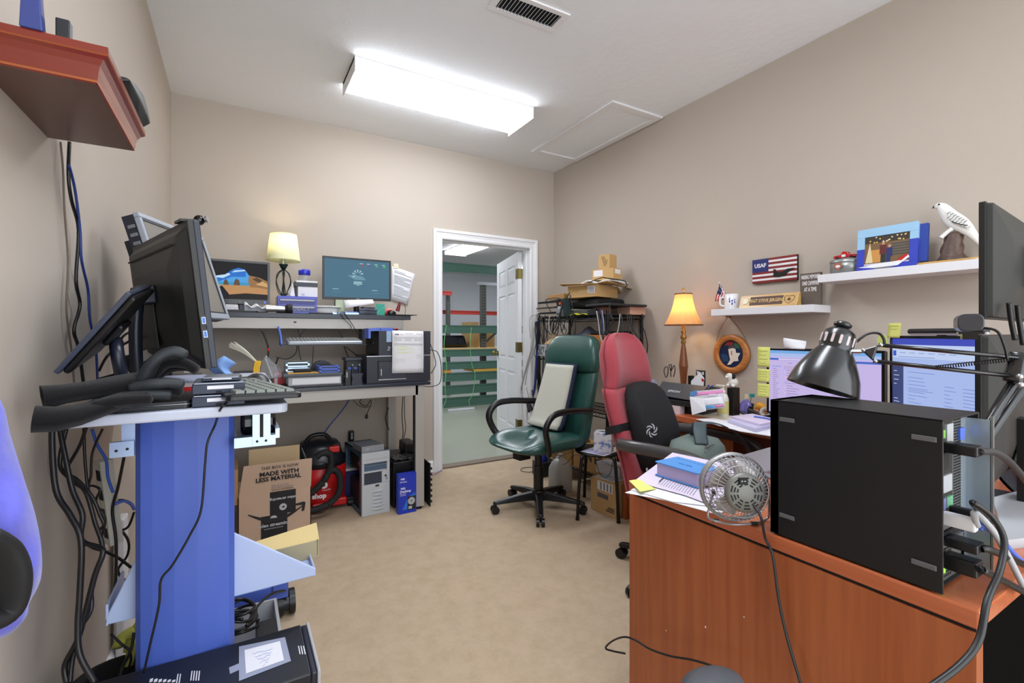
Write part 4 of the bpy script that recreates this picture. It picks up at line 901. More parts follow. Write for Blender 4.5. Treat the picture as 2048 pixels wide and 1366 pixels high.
# ---- clutter on the upper shelf, left to right
def up(x, Y=3.56): return onY(x, 630, Y).x
b = MB(mat=PAPER)
for i in range(4): b.bx(-.0, .07, -.0, .05, i*.009, i*.009+.007, M=TR(up(452, 3.6), 3.6, Z+.018, rz=.3*(i-1)*.4))
b.m(DGR); b.bx(up(450, 3.6)-.01, up(452, 3.6)+.09, 3.58, 3.66, Z, Z+.018); b.build('note_stack', label='stack of pale note pads on a dark box below the beach monitor', cat='notes')
b = MB(mat=NAVY); b.bx(up(478, 3.62), up(498, 3.62), 3.62, 3.68, Z, Z+.055); b.build('small_box', bev=.003, label='small dark box left of the bubble wrapped roll on the upper shelf', cat='box')
b = MB(mat=FROST); b.m(mat('bubble_film', (224, 228, 236), .25, alpha=.8)).surf(lambda u, v: Vector((up(492)-.01+.14*u, 3.57+.05*v, Z+.004+(.055+.014*math.sin(14*u+3*v))*math.sin(PI*min(1, v*.8+.25))*(1-.3*u))), 16, 8, .001); b.build('bubble_bag', label='crinkled clear plastic bag lying on the upper shelf below the beach monitor', cat='bag')
T = thing('torch', 'silver and black torch lying in front of the blue tool chest', 'torch', (up(550, 3.545), 3.545, Z))
p0, p1, p2 = Vector((up(532, 3.545), 3.545, Z+.03)), Vector((up(570, 3.545), 3.545, Z+.028)), Vector((up(585, 3.545), 3.543, Z+.03))
b = MB(mat=SILV); b.cyl(p0, p1, .024, .018, 20); b.build('barrel', T); b = MB(mat=BLKM); b.cyl(p1, p1+(p2-p1)*.4, .02, .032, 20); b.cyl(p1+(p2-p1)*.4, p2, .032, .03, 20); b.cyl(p1-Vector((.05, 0, .016)), p1-Vector((-.01, 0, .016)), .012); b.build('head', T)
T = thing('plastic_tub', 'frosted oval plastic tub with a yellow note inside on the upper shelf', 'tub', (up(654), 3.60, Z))
b = MB(T, mat=FROST); S = Matrix.Diagonal((1.25, .8, 1, 1)); b.lathe([(0, 0), (.058, 0), (.062, .004), (.066, .05), (.063, .05), (.058, .008), (0, .006)], 28, M=S); b.build('bowl', T)
b = MB(T, mat=mat('frost_lid', (214, 216, 212), .35, trans=.2)); b.lathe([(0, .058), (.06, .060), (.082, .052), (.084, .05), (.07, .05), (0, .052)], 28, M=S); b.build('lid', T)
b = MB(T, mat=YEL); b.bx(0, .05, -.02, .02, .008, .035); b.build('yellow_note', T)
b = MB(mat=GALV);
for i in range(4): b.bx(0, .03+.01*i, 0, .02, 0, .012+.004*i, M=TR(up(664)+.035*i, 3.545, Z, rz=.4*i))
b.build('metal_parts', label='scatter of small silver metal parts in front of the plastic tub', cat='parts', kind='stuff')
b = MB(mat=BLKM); b.rbx(up(618), up(665), 3.535, 3.56, Z, Z+.007, .006); b.build('flat_tool', label='flat black tool lying before the tool chest on the shelf edge', cat='tool')
b = MB(mat=mat('pale_green_card', (176, 186, 160), .8)); p = onY(688, 612, 3.60); b.bx(up(671, 3.6), up(690, 3.6), 3.60, 3.66, Z, onY(680, 598, 3.6).z); b.build('small_carton', bev=.002, label='small pale green carton behind the white paper slip under the right monitor', cat='box')
b = MB(mat=PAPER); q4 = [onY(688, 600, 3.57), onY(745, 599, 3.57), onY(748, 607, 3.565), onY(690, 617, 3.565)]; q4[2].y = 3.55; q4[3].y = 3.55; b.surf(lambda u, v: (q4[0].lerp(q4[1], u)).lerp(q4[3].lerp(q4[2], u), v), 4, 2, .001); b.build('paper_slip', label='white paper slip propped under the teal-screen monitor', cat='paper')
b = MB(mat=BBLUE); b.bx(up(693), up(716), 3.56, 3.6, Z, Z+.022); b.m(GALV); b.bx(up(690), up(722), 3.545, 3.56, Z, Z+.014); b.build('bracket_parts', label='blue plastic and silver bracket under the paper slip', cat='bracket', bev=.001)
dx = up(735)
hdd('lowest black hard drive of the pile under the teal-screen monitor', (dx, 3.54, Z), .03, .13, .10, .022, group='pile of black hard drives', lab=False); hdd('middle black hard drive of the pile under the teal-screen monitor', (dx, 3.54, Z+.0225), -.06, .13, .10, .022, group='pile of black hard drives', lab=False)
hdd('small black drive tipped on top of the pile under the teal-screen monitor', (dx+.012, 3.55, Z+.045), .12, .09, .07, .014, group='pile of black hard drives', lab=False)
b = MB(mat=mat('green_circuit', (18, 150, 126), .4)); b.bx(-.03, .03, -.004, .0, .0, .085, M=fr((up(763), 3.575, Z), (1, 0, 0), (-.05, .15, 1)) @ Matrix.Rotation(-PI/2, 4, 'X') @ Matrix.Diagonal((1, 1, 1, 1))) if False else b.bx(up(752, 3.58), up(769, 3.58), 3.575, 3.58, Z, Z+.085)
b.m(LGR)
for i in range(6): b.bx(up(753+2.5*i, 3.58), up(754+2.5*i, 3.58), 3.5745, 3.575, Z+.015+.008*i, Z+.02+.008*i)
b.build('circuit_card', label='bright green circuit board standing under the right monitor corner', cat='circuit board')
b = MB(mat=FROST); b.lathe([(0, 0), (.04, .0), (.045, .03), (.03, .055), (0, .06)], 14, M=TR(up(782), 3.63, Z)); b.build('wrapped_bundle', label='crumpled pinkish clear wrap behind the black trackball', cat='wrap')
bpy.data.objects['wrapped_bundle'].data.materials[0] = mat('pink_wrap', (216, 160, 150), .4, trans=.3)
T = thing('trackball', 'small black and red trackball mouse near the right end of the upper shelf', 'mouse', (up(784), 3.58, Z))
b = MB(T, mat=BLKG); b.ell((0, 0, .015), (.038, .028, .024)); b.build('body', T); b = MB(T, mat=RED); b.tube([(-.04, -.01, .01), (-.03, -.005, .035), (.0, 0, .042)], .004); b.build('red_trim', T)
b = MB(mat=mat('wine_glass', (110, 16, 26), .2)); b.cyl(onY(795, 622, 3.60), onY(800, 604, 3.60), .016, .008); b.build('red_bottle', label='small tilted dark red bottle behind the trackball', cat='bottle')
cable('thin black wire arching down behind the upper shelf end', [onY(x, y, 3.62) for x, y in [(802, 604), (808, 608), (811, 618), (810, 629)]], .0018, BLK)
b = MB(mat=BLKM); b.prism([(up(770), 3.50), (up(829), 3.50), (up(826), 3.60), (up(775), 3.62)], Z+.001, Z+.006); b.build('mouse_pad', label='thin black pad overhanging the right end of the upper shelf', cat='pad')
for i, (pts, lab) in enumerate((([(680, 626), (690, 640), (700, 650), (703, 657)], 'thin black cord draped over the upper shelf edge with a clip'), ([(687, 624), (702, 645), (716, 668), (728, 690)], 'black cord crossing the upper shelf edge towards the mini computer'))): cable(lab, [onY(x, y, 3.515) for x, y in pts], .0024, BLK)
# paper taped on the wall behind
q4 = [onY(784, 532, YB-.01), onY(830, 548, YB-.01), onY(815, 610, YB-.01), onY(783, 600, YB-.01)]
T = thing('wall_notice', 'white typed sheet taped crookedly to the wall right of the teal-screen monitor', 'notice', (q4[0]+q4[2])/2)
b = MB(mat=PAPER); b.surf(lambda u, v: (q4[0].lerp(q4[1], u)).lerp(q4[3].lerp(q4[2], u), v)+Vector((0, -.004*math.sin(u*3), 0)), 6, 4, .0006)
b.m(GINK)
for i in range(17):
 v = .1+.045*i;
 f = lambda u, v: (q4[0].lerp(q4[1], u)).lerp(q4[3].lerp(q4[2], u), v)+Vector((0, -.0052-.004*math.sin(u*3), 0))
 e = .9 if i % 5 else .6; b.add([f(.1, v), f(e, v), f(e, v+.012), f(.1, v+.012)], [(0, 1, 2, 3)]) if i not in (2, 9) else None
b.build('sheet', T)
b = MB(mat=mat('cream_tape', (226, 216, 190), .4)); a = onY(792, 532, YB-.015); b.bx(a.x-.02, a.x+.02, YB-.016, YB-.015, a.z-.02, a.z+.02); b.build('tape', T)
# ---- mini computer and printer stack with the taped sheet
px0, px1 = onY(733, 768, 3.16).x, onY(861, 765, 3.16).x
zc = onY(800, 711, 3.16).z
T = thing('media_cabinet', 'wide black cabinet box with a square door on the bench top right end', 'cabinet', ((px0+px1)/2, 3.16, BZ))
b = MB(mat=mat('slate_black', (34, 36, 46), .4)); b.bx(px0, px1, 3.16, 3.50, BZ, zc); b.build('case', T, bev=.003)
b = MB(mat=mat('slate_door', (44, 46, 58), .35)); a, c = onY(756, 722, 3.155), onY(812, 758, 3.155); b.bx(a.x, c.x, 3.152, 3.16, c.z, a.z); b.m(SILV); b.bx(a.x, c.x, 3.148, 3.152, c.z, c.z+.006); b.m(BLKM); b.bx(a.x, c.x, 3.151, 3.152, a.z-.006, a.z); b.bx(a.x, a.x+.005, 3.151, 3.152, c.z, a.z); dro = b.build('door', T)
b = MB(mat=SILV); a = onY(761, 745, 3.15); b.bx(a.x, a.x+.008, 3.144, 3.152, a.z-.022, a.z+.022); b.build('door_handle', dro, bev=.002)
b = MB(mat=SILV); b.bx(px0, px1, 3.157, 3.16, zc-.004, zc+.001); b.build('top_edge', T)
hx0, hx1 = onY(758, 680, 3.16).x, onY(861, 680, 3.16).x; zh = onY(800, 662, 3.16).z
T = thing('computer_tower', 'black desktop computer lying on the cabinet under the blue caddy', 'computer', ((hx0+hx1)/2, 3.16, zc+.001))
b = MB(mat=mat('case_black', (12, 12, 14), .4)); b.bx(hx0, hx1-.004, 3.175, 3.53, zc+.002, zh); b.build('case', T, bev=.003)
b = MB(mat=NAVY); b.bx(hx0, hx1, 3.16, 3.175, zc+.002, zh)
b.m(BLKM)
for i in range(12): b.bx(hx1-.055, hx1-.035, 3.159, 3.16, zc+.02+i*.011, zc+.026+i*.011)
b.m(LGR); b.text('hp', .03, YR((hx0+.065, 3.1595, zc+.05), 0) @ Matrix.Rotation(PI/2, 4, 'Z'), mt=LGR); b.build('front_panel', T, bev=.004)
b = MB(mat=LGR); b.text('◆', .02, fr((hx0-.0006, 3.30, zc+.085), (0, -1, 0), (0, 0, 1)), mt=LGR) ; b.bm.free()
b = MB(mat=LGR); Mq = fr((hx0-.0006, 3.31, zc+.085), (0, -1, 0), (0, 0, 1)) @ Matrix.Rotation(PI/4, 4, 'Z')
for x, y in ((-.007, -.007), (.001, -.007), (-.007, .001), (.001, .001)): b.bx(x, x+.006, y, y+.006, 0, .0004, Mq)
b.build('emblem', T)
b = MB(mat=mat('pale_blue_label', (150, 176, 206), .5)); a, c = onY(773, 662, 3.158), onY(783, 684, 3.158); b.bx(a.x, c.x, 3.157, 3.16, c.z, a.z); b.build('sticker', T)
T = thing('work_order', 'white printed form with yellow highlights hanging on the front of the stacked computer', 'paper', onY(815, 744, 3.14))
a, c = onY(784, 661, 3.148), onY(847, 744, 3.142)
b = MB(mat=PAPER); sx, sz = c.x-a.x, a.z-c.z
f = lambda u, v: Vector((a.x+sx*u, 3.147-.004*math.sin(PI*v)-.003*u, a.z-sz*v-.004*u))
b.surf(f, 4, 8, .0006)
g2 = lambda u, v: f(u, v)+Vector((0, -.0008, 0))
def ln(mt, u0, u1, v, h=.008): b.m(mt); b.add([g2(u0, v), g2(u1, v), g2(u1, v+h), g2(u0, v+h)], [(0, 1, 2, 3)])
b.m(INK); b.add([g2(.08, .10), g2(.12, .07), g2(.15, .09), g2(.18, .065), g2(.22, .10)], [(0, 1, 2, 3, 4)]); ln(GINK, .24, .36, .085); ln(GINK, .4, .66, .065); ln(GINK, .76, .96, .065)
ln(INK, .05, .97, .16, .006)
for i in range(3):
 for j in range(3): ln(GINK, .07+.31*i, .30+.31*i, .19+.02*j, .005)
ln(INK, .05, .97, .31, .009); ln(INK, .05, .97, .345, .005)
HL = mat('highlighter', (196, 214, 60), .7)
for v, e in ((.375, .45), (.40, .6), (.435, .7), (.45, .35), (.50, .7), (.525, .5)): ln(HL, .15, e, v, .007)
for v in (.57, .60, .64): ln(GINK, .75, .93, v, .004); ln(GINK, .06, .4, v+.1, .003)
b.build('form', T)
T = thing('drive_caddy', 'blue plastic drive caddy lying on top of the stacked black computer', 'caddy', (hx0+.03, 3.25, zh))
b = MB(mat=BBLUE); a = onY(727, 664, 3.22); c = onY(783, 660, 3.22); b.bx(hx0+.0, c.x+.02, 3.22, 3.235, zh, zh+.022); b.bx(hx0, c.x+.02, 3.33, 3.345, zh, zh+.022); b.bx(hx0-.04, hx0, 3.22, 3.345, zh, zh+.018); b.bx(hx0-.055, hx0-.04, 3.22, 3.345, zh-.05, zh+.018)
b.m(BLKM); b.bx(hx0+.02, hx0+.03, 3.2195, 3.22, zh+.008, zh+.014); b.bx(hx0+.11, hx0+.12, 3.2195, 3.22, zh+.008, zh+.014); b.m(RED); b.tube([(c.x+.02, 3.24, zh+.012), (c.x+.05, 3.25, zh+.016), (c.x+.055, 3.28, zh+.004)], .004); b.build('caddy_frame', T, bev=.002)
for lab, pts in (('black cord looping off the right side of the stacked computer to the wall', [(861, 700), (875, 705), (882, 730), (880, 765), (862, 773), (845, 772)]), ('second thin black cord beside the stacked computer', [(860, 686), (868, 710), (871, 730), (862, 747)])): cable(lab, [onY(x, y, 3.2) for x, y in pts], .0028, BLK, group='cords at the right end of the bench')
# ---- middle of the lower bench
def lo(x, y, z=BZ): return onZ(x, y, z)
b = MB(mat=DGR); a0 = onY(566, 770, 3.14).x; a1 = onY(685, 765, 3.14).x
b.bx(a0, a1, 3.13, 3.40, BZ, BZ+.012); b.m(NAVY); b.build('laptop', bev=.003, label='thin dark laptop, lowest in the pile in the middle of the bench', cat='laptop')
b = MB(mat=LGR); b.bx(a0+.03, a1-.005, 3.15, 3.38, BZ+.0125, BZ+.066); b.m(PAPER); b.bx(a0+.05, a1-.015, 3.146, 3.15, BZ+.018, BZ+.060); b.build('binder', bev=.008, label='thick pale binder in the middle of the pile on the bench', cat='binder')
b = MB(mat=mat('dark_teal_grey', (66, 72, 78), .45)); b.bx(a0, a1+.0, 3.13, 3.40, BZ+.0665, BZ+.084); b.build('laptop', bev=.004, label='dark grey laptop on top of the binder on the bench', cat='laptop')
zt2 = BZ+.084
def caddy(label, x0, x1, y, z, mt, n=2, hh=.022):
 T = thing('drive_caddy', label, 'caddy', ((x0+x1)/2, y, z), group='drive caddies on the dark laptop')
 for i in range(n):
  b = MB(mat=mt); zz = z+i*hh
  b.bx(x0, x1, y, y+.012, zz, zz+hh*.3); b.bx(x0, x1, y, y+.012, zz+hh*.65, zz+hh*.95); b.bx(x0, x0+.015, y, y+.14, zz, zz+hh*.95); b.bx(x1-.015, x1, y, y+.14, zz, zz+hh*.95); b.m(NAVY); b.bx(x0+.015, x1-.015, y+.012, y+.13, zz+.001, zz+hh*.9); b.build('caddy_frame', T, bev=.002)
 return T
caddy('pair of bright blue drive caddies stacked on the dark laptop', onY(638, 740, 3.17).x, onY(680, 740, 3.17).x, 3.17, zt2, BBLUE)
b = MB(mat=mat('gold_foil', (196, 150, 60), .4, .4)); b.bx(onY(575, 740, 3.2).x, onY(640, 740, 3.2).x, 3.18, 3.26, zt2, zt2+.006); b.build('flat_package', label='flat gold brown package under the silver caddies on the bench', cat='package')
b = MB(mat=BLKM); b.bx(onY(588, 738, 3.2).x, onY(622, 738, 3.2).x, 3.19, 3.25, zt2+.0065, zt2+.024); b.build('antistatic_bag', bev=.004, label='black flat pouch on the gold package before the silver caddies', cat='pouch')
caddy('pair of silver drive caddies stacked behind the black pouch', onY(571, 735, 3.27).x, onY(620, 735, 3.27).x, 3.27, zt2+.0005, GALV, 2, .034)
b = MB(mat=NAVY); c = onY(642, 722, 3.48); b.cyl((c.x, 3.42, BZ+.075), (c.x, 3.46, BZ+.075), .075, n=28); b.build('cable_reel', label='dark round reel standing on edge behind the caddies', cat='reel')
T = thing('radio_charger', 'black charging dock with two short antennas left of the cabinet', 'charger', (onY(714, 765, 3.14).x, 3.13, BZ))
b = MB(T, mat=NAVY); b.rings([[Vector((x*s, y*s2, z)) for x, y in rrect(-.04, .04, .0, .07, .01)] for s, s2, z in ((1, 1, 0), (.85, .9, .05), (1, 1, .058), (1, 1, .075))], smooth=False); b.text('MOTOROLA', .008, fr((0, -.0008+.004, .03), (1, 0, 0), (0, .12, 1)), mt=LGR); b.build('dock', T, bev=.003)
for x in (-.022, .022):
 b = MB(T, mat=DGR); b.cyl((x, .04, .07), (x, .04, .125), .008); b.m(LGR); b.cyl((x, .04, .125), (x, .04, .131), .006); b.build('antenna', T)
T = thing('radio', 'black handheld gadget standing beside the charging dock', 'radio', (onY(696, 765, 3.14).x, 3.14, BZ))
b = MB(T, mat=BLK); b.bx(-.016, .016, 0, .03, 0, .10); b.m(LGR); b.bx(-.010, -.003, -.001, 0, .05, .085); b.build('body', T, bev=.004); b = MB(T, mat=BLK); b.tube([(-.016, .01, .06), (-.03, .01, .05), (-.03, .01, .02), (-.016, .01, .01)], .004); b.build('clip', T)
T = thing('router', 'dark bracket and blue device perched behind the charging dock', 'device', (onY(708, 735, 3.3).x, 3.3, BZ))
b = MB(T, mat=DGR); b.bx(-.05, .05, 0, .1, 0, .15); b.m(BBLUE); b.bx(-.04, .02, -.004, 0, .09, .105); b.m(NAVY); b.bx(-.06, .055, -.02, .1, .15, .17); b.build('body', T, bev=.004)
T = thing('cable_tie_bundle', 'bundle of white cable ties fanning out over the bench, banded with yellow', 'cable ties', (onY(515, 745, 3.18).x, 3.2, BZ))
b = MB(mat=mat('nylon_white', (222, 220, 206), .5))
p1 = onY(517, 728, 3.17)
for i in range(16):
 a = onY(458+(i % 5)*3, 694-(i*7 % 11), 3.17); a.y += .01*(i % 4); m_ = a.lerp(p1, .5)+Vector((0, 0, .012)); b.tube([a, m_, p1+Vector((0, .004*(i % 3), .002*(i % 4)))], .0032, n=4, flat=.5)
b.build('ties', T)
b = MB(mat=mat('yellow_band', (222, 176, 44), .5))
for i in range(4): b.tube([onY(512+i*3, 722, 3.16), onY(508+i*3, 742, 3.155), onY(513+i*3, 757, 3.15)], .006, n=5)
b.build('yellow_band', T)
b = MB(mat=CLEAR); b.surf(lambda u, v: onY(520+u*45, 760-(50*(1-abs(u-.25)))*v-5*u, 3.21+.01*math.sin(8*u+3*v)), 10, 8, .001); b.build('plastic_pouch', label='clear peaked plastic pouch beside the cable ties', cat='pouch')
T = thing('tape_dispenser', 'dark blue and silver roll dispenser behind the cable ties', 'dispenser', (onY(490, 740, 3.3).x, 3.3, BZ))
b = MB(T, mat=NAVY); b.bx(-.06, .09, .0, .08, 0, .10); b.m(SILV); b.cyl((-.05, -.006, .05), (-.05, .0, .05), .04); b.m(GALV); b.bx(.0, .03, -.004, .0, .01, .07); b.bx(.045, .08, -.004, 0, .01, .07); b.build('body', T, bev=.005)
b = MB(mat=BLKM); b.prism([(onY(440, 740, 3.22).x, 3.22), (onY(490, 740, 3.22).x, 3.22), (onY(492, 740, 3.3).x, 3.32), (onY(445, 740, 3.3).x, 3.30)], BZ, BZ+.05); b.build('black_pouch', bev=.015, label='low black soft pouch at the left end of the bench', cat='pouch')
b = MB(mat=PAPER)
for i, (x0, x1, dy) in enumerate(((470, 560, 0), (500, 575, .03), (460, 545, .06))): b.bx(onY(x0, 755, 3.12).x, onY(x1, 755, 3.12).x, 3.12+dy, 3.30+dy, BZ+.004*i, BZ+.004*i+.003, M=Matrix())
b.m(mat('green_print', (110, 190, 130), .7)); a = onY(482, 752, 3.16); b.bx(a.x, a.x+.05, 3.17, 3.2, BZ+.0112, BZ+.0116)
b.build('loose_papers', label='spread of white papers at the left of the bench top', cat='papers')
b = MB(mat=mat('amber_print', (190, 60, 60), .6)); b.bx(onY(550, 755, 3.2).x, onY(572, 755, 3.2).x, 3.32, 3.35, BZ, BZ+.09); b.m(LGR); b.bx(onY(552, 755, 3.2).x, onY(558, 755, 3.2).x, 3.319, 3.32, BZ, BZ+.085); b.build('striped_box', label='small grey and red striped box behind the pouch on the bench', cat='box')
BC = 'cables hanging behind the bench'
for lab, pts, r, mt in (('thick black cable hanging from the upper shelf down to the bench', [(523, 660), (532, 680), (537, 700), (536, 722), (548, 732), (556, 716)], .006, BLK),
 ('black cable below the left of the hanging keyboard', [(594, 692), (592, 705), (582, 715), (570, 718), (552, 714)], .0035, BLK), ('black cable below the keyboard curling to the caddies', [(597, 692), (599, 708), (602, 720)], .003, BLK),
 ('thin black cable straight down below the keyboard middle', [(627, 692), (626, 710), (624, 728)], .0025, BLK), ('thick black cable from the keyboard tray right end down to the dock', [(688, 692), (694, 708), (702, 724)], .005, BLK), ('black cable slanting right below the keyboard tray', [(692, 694), (705, 704), (716, 712)], .004, BLK),
 ('black cable above the keyboard on the left', [(597, 658), (598, 666), (602, 674)], .004, BLK), ('black cable slanting above the keyboard', [(611, 658), (606, 664), (600, 672)], .003, BLK), ('black cables dropping above the keyboard right end', [(678, 658), (682, 668), (686, 678)], .005, BLK)):
 cable(lab, [onY(x, y, 3.44) for x, y in pts], r, mt, group=BC)
b = MB(mat=RED); b.cyl(onY(537, 696, 3.439), onY(537, 702, 3.438), .0068); b.build('red_cable_tag', label='red tag round the thick cable above the bench', cat='tag')
for lab, pts, r, mt in (('blue network cable slanting from bench to floor behind the shop vacuum', [(698, 800), (685, 820), (660, 850), (635, 885), (620, 905)], .0045, mat('blue_cord', (40, 80, 170), .5)),
 ('black cord with a small plug dangling under the bench', [(722, 797), (720, 806), (733, 812), (741, 800), (742, 808), (738, 818), (733, 830)], .003, BLK), ('thin black cord slung under the bench', [(706, 799), (716, 810), (730, 815), (740, 812)], .0022, BLK),
 ('black cord hugging the wall behind the bench leg', [(777, 815), (771, 835), (774, 850), (778, 860)], .004, BLK), ('black cord dropping behind the right bench leg', [(806, 793), (804, 830), (806, 870), (798, 895)], .0035, BLK), ('blue black cord dropping behind the right bench leg', [(809, 793), (809, 830), (811, 860), (803, 892)], .003, NAVY),
 ('faint cream cord arching under the bench front', [(662, 802), (645, 814), (620, 822), (598, 822)], .002, mat('cream_cord', (186, 170, 150), .6))):
 cable(lab, [onY(x, y, 3.75) for x, y in pts], r, mt, group='cords under the bench')
b = MB(mat=NAVY); a = onY(733, 833, 3.75); b.ell(a, (.012, .008, .02)); b.build('small_plug', label='small dark oval plug on the dangling cord', cat='plug')
# ---- below the bench
T = thing('cardboard_box', 'open brown shipping box with a black tape strip and arrow under the bench', 'box', (.2, 3.3, 0))
fx0, fx1 = onY(476, 1040, 3.10).x, onY(622, 1040, 3.10).x; zf = .275; ztf = onY(620, 916, 3.10).z
b = MB(mat=CARDP); b.bx(fx0, fx1, 3.10, 3.104, 0, zf); b.bx(fx0, fx0+.004, 3.10, 3.42, 0, zf); b.bx(fx1-.004, fx1, 3.10, 3.42, 0, zf); b.bx(fx0, fx1, 3.416, 3.42, 0, zf); b.bx(fx0, fx1, 3.10, 3.42, 0, .004)
b.build('box_body', T)
b = MB(mat=CARDP); b.rings([[Vector((fx0+.004, 3.10, zf)), Vector((fx1+.0, 3.10, zf)), Vector((fx1, 3.104, zf)), Vector((fx0+.004, 3.104, zf))], [Vector((fx0+.028, 3.09, ztf)), Vector((fx1+.005, 3.09, ztf)), Vector((fx1+.005, 3.094, ztf)), Vector((fx0+.028, 3.094, ztf))]], smooth=False)
FM = fr((fx0, 3.098, zf), (1, 0, 0), (0, -.055, 1)); wf = fx1-fx0; hf = ztf-zf
b.text('THIS BOX IS NOW', .024, FM @ TR(wf*.56, hf*.85, .003), mt=INK); b.text('MADE WITH', .034, FM @ TR(wf*.55, hf*.65, .004), bold=.001, mt=INK, sx=1.1); b.text('LESS MATERIAL', .034, FM @ TR(wf*.54, hf*.47, .005), mt=INK, bold=.001, sx=1.05)
b.text('Scan to see why', .014, FM @ TR(wf*.44, hf*.24, .005), mt=GINK, align='LEFT'); b.text('less material matters', .014, FM @ TR(wf*.44, hf*.16, .005), mt=GINK, align='LEFT'); b.text('amazon.com/lessbox', .014, FM @ TR(wf*.44, hf*.08, .005), mt=INK, align='LEFT')
b.build('front_flap', T)
b = MB(mat=mat('pale_cardboard', (206, 178, 138), .8)); b.bx(fx0+.06, fx1-.03, 3.414, 3.418, zf, .47); b.build('rear_flap', T)
b = MB(mat=CARDD); b.bx(fx0-.02, fx0, 3.12, 3.40, zf-.05, zf+.15); b.build('side_flap', T)
TB = mat('shiny_black_tape', (22, 26, 34), .2)
b = MB(mat=TB); b.bx(fx0+wf*.42, fx0+wf*.78, 3.0985, 3.10, .14, zf); b.bx(fx0+wf*.3, fx0+wf*.66, 3.0985, 3.10, 0, .14)
FM = YR((fx0, 3.098, 0))
b.text('video streaming', .022, FM @ TR(wf*.6, zf-.045, .0002, rz=PI), mt=LGR, bold=.0006); b.m(LGR); b.prism(circ(wf*.60, zf-.095, .02, 24), 0, .0004, FM); b.m(INK); b.prism([(wf*.60-.01, zf-.095), (wf*.60+.008, zf-.087), (wf*.60+.008, zf-.103)], .0004, .0007, FM)
b.text('video streaming', .026, FM @ TR(wf*.47, .085, .0002), mt=LGR, bold=.0008); b.text('movies and tv shows', .012, FM @ TR(wf*.47, .065, .0002), mt=LGR); b.m(LGR); b.prism(circ(wf*.47, .118, .02, 20), 0, .0004, FM); b.build('tape_strip', T)
b = MB(mat=INK); sm = [(.13+.74*i/20, .165-.055*math.sin(PI*i/20*1.0)-.0*i) for i in range(21)]
for i in range(20):
 w0, w1 = .0035+.009*math.sin(PI*i/20), .0035+.009*math.sin(PI*(i+1)/20)
 b.add([FM @ Vector((wf*sm[i][0], sm[i][1]-w0, .0006)), FM @ Vector((wf*sm[i+1][0], sm[i+1][1]-w1, .0006)), FM @ Vector((wf*sm[i+1][0], sm[i+1][1]+w1, .0006)), FM @ Vector((wf*sm[i][0], sm[i][1]+w0, .0006))], [(0, 1, 2, 3)])
b.add([FM @ Vector((wf*x, y, .0006)) for x, y in ((.76, .185), (.90, .192), (.92, .182), (.90, .135), (.86, .135), (.87, .172), (.77, .175))], [tuple(range(7))]); b.build('arrow_print', T)
for lab, pts in (('crinkled grey plastic bag tip poking out of the shipping box', [(603, 895), (607, 905), (612, 918)]),):
 b = MB(mat=mat('grey_film', (96, 100, 100), .2)); b.tube([onY(x, y, 3.2) for x, y in pts], lambda t: .008+.012*t, n=5, flat=.3); b.build('plastic_bag', label=lab, cat='bag')
# shop vacuum
VX, VY = .50, 3.52
T = thing('shop_vacuum', 'black and red shop vacuum with a corrugated hose under the bench', 'vacuum', (VX, VY, 0))
b = MB(T, mat=RED); b.lathe([(0, .06), (.15, .06), (.17, .08), (.175, .13), (.168, .14), (0, .14)], 28); b.build('lower_drum', T)
b = MB(T, mat=mat('vac_black', (24, 26, 32), .35)); b.lathe([(0, .13), (.165, .14), (.172, .32), (.176, .33), (.176, .345), (.15, .37), (.14, .43), (.115, .46), (0, .47)], 28); b.build('upper_drum', T)
b = MB(T, mat=RED); b.lathe([(.1735, .13), (.179, .135), (.181, .30), (.1755, .305)], 20, a0=math.radians(215), a1=math.radians(335)); b.build('red_band', T)
def onband(deg, z): a = math.radians(deg); return fr((.1825*math.cos(a), .1825*math.sin(a), z), (-math.sin(a), math.cos(a), 0), (0, 0, 1))
b = MB(T, mat=LGR); b.text('5', .085, onband(273, .205), mt=mat('logo_white', (235, 235, 235), .5), bold=.003); b.text('shop', .045, onband(262, .13), mt=mat('logo_white', (235, 235, 235), .5), bold=.002); b.text('GALLON', .014, onband(276, .165), mt=mat('logo_white', (235, 235, 235), .5)); b.build('logo', T)
b = MB(T, mat=RED); b.bx(.04, .11, -.15, -.10, .40, .44); b.build('switch_block', T, bev=.006)
b = MB(T, mat=BLK); b.tube([(-.1, -.02, .44), (-.06, -.03, .50), (.03, -.03, .505), (.08, -.02, .45)], .014, n=8); b.build('handle', T)
hs = [onY(x, y, 3.30) for x, y in [(664, 930), (672, 905), (682, 912), (682, 945), (662, 990), (640, 1020)]]
for pts, nm in (([(632, 915), (645, 906), (660, 909), (662, 930), (650, 958), (630, 980), (612, 992)], 'hose'), ([(658, 944), (670, 940), (680, 955), (678, 985), (660, 1006), (634, 1018), (612, 1022)], 'hose')):
 P = spline([onY(x, y, 3.24) for x, y in pts], 14); b = MB(mat=RUB)
 n = len(P); v = [];
 b.tube(P, (lambda t, n=n: .021+.003*(1 if int(t*(n-1)) % 2 else -1)), n=12, k=1); b.build(nm, T)
b = MB(T, mat=RED);
for a in (250, 320): a = math.radians(a); b.bx(.12*math.cos(a)-.03, .12*math.cos(a)+.07, .16*math.sin(a)-.03, .16*math.sin(a)+.03, .03, .08)
b.build('foot', T, bev=.01)
for a in (335, 200, 90):
 a = math.radians(a); b = MB(T, mat=BLK); x, y = .21*math.cos(a), .21*math.sin(a); b.cyl((x-.018, y, .025), (x+.018, y, .025), .025); b.bx(x-.03, x+.03, y-.02, y+.02, .04, .065); b.build('caster', T, bev=.003)
T = thing('storage_bin', 'dark blue plastic storage bin with a grey lid between vacuum and grey computer', 'bin', (.72, 3.62, 0))
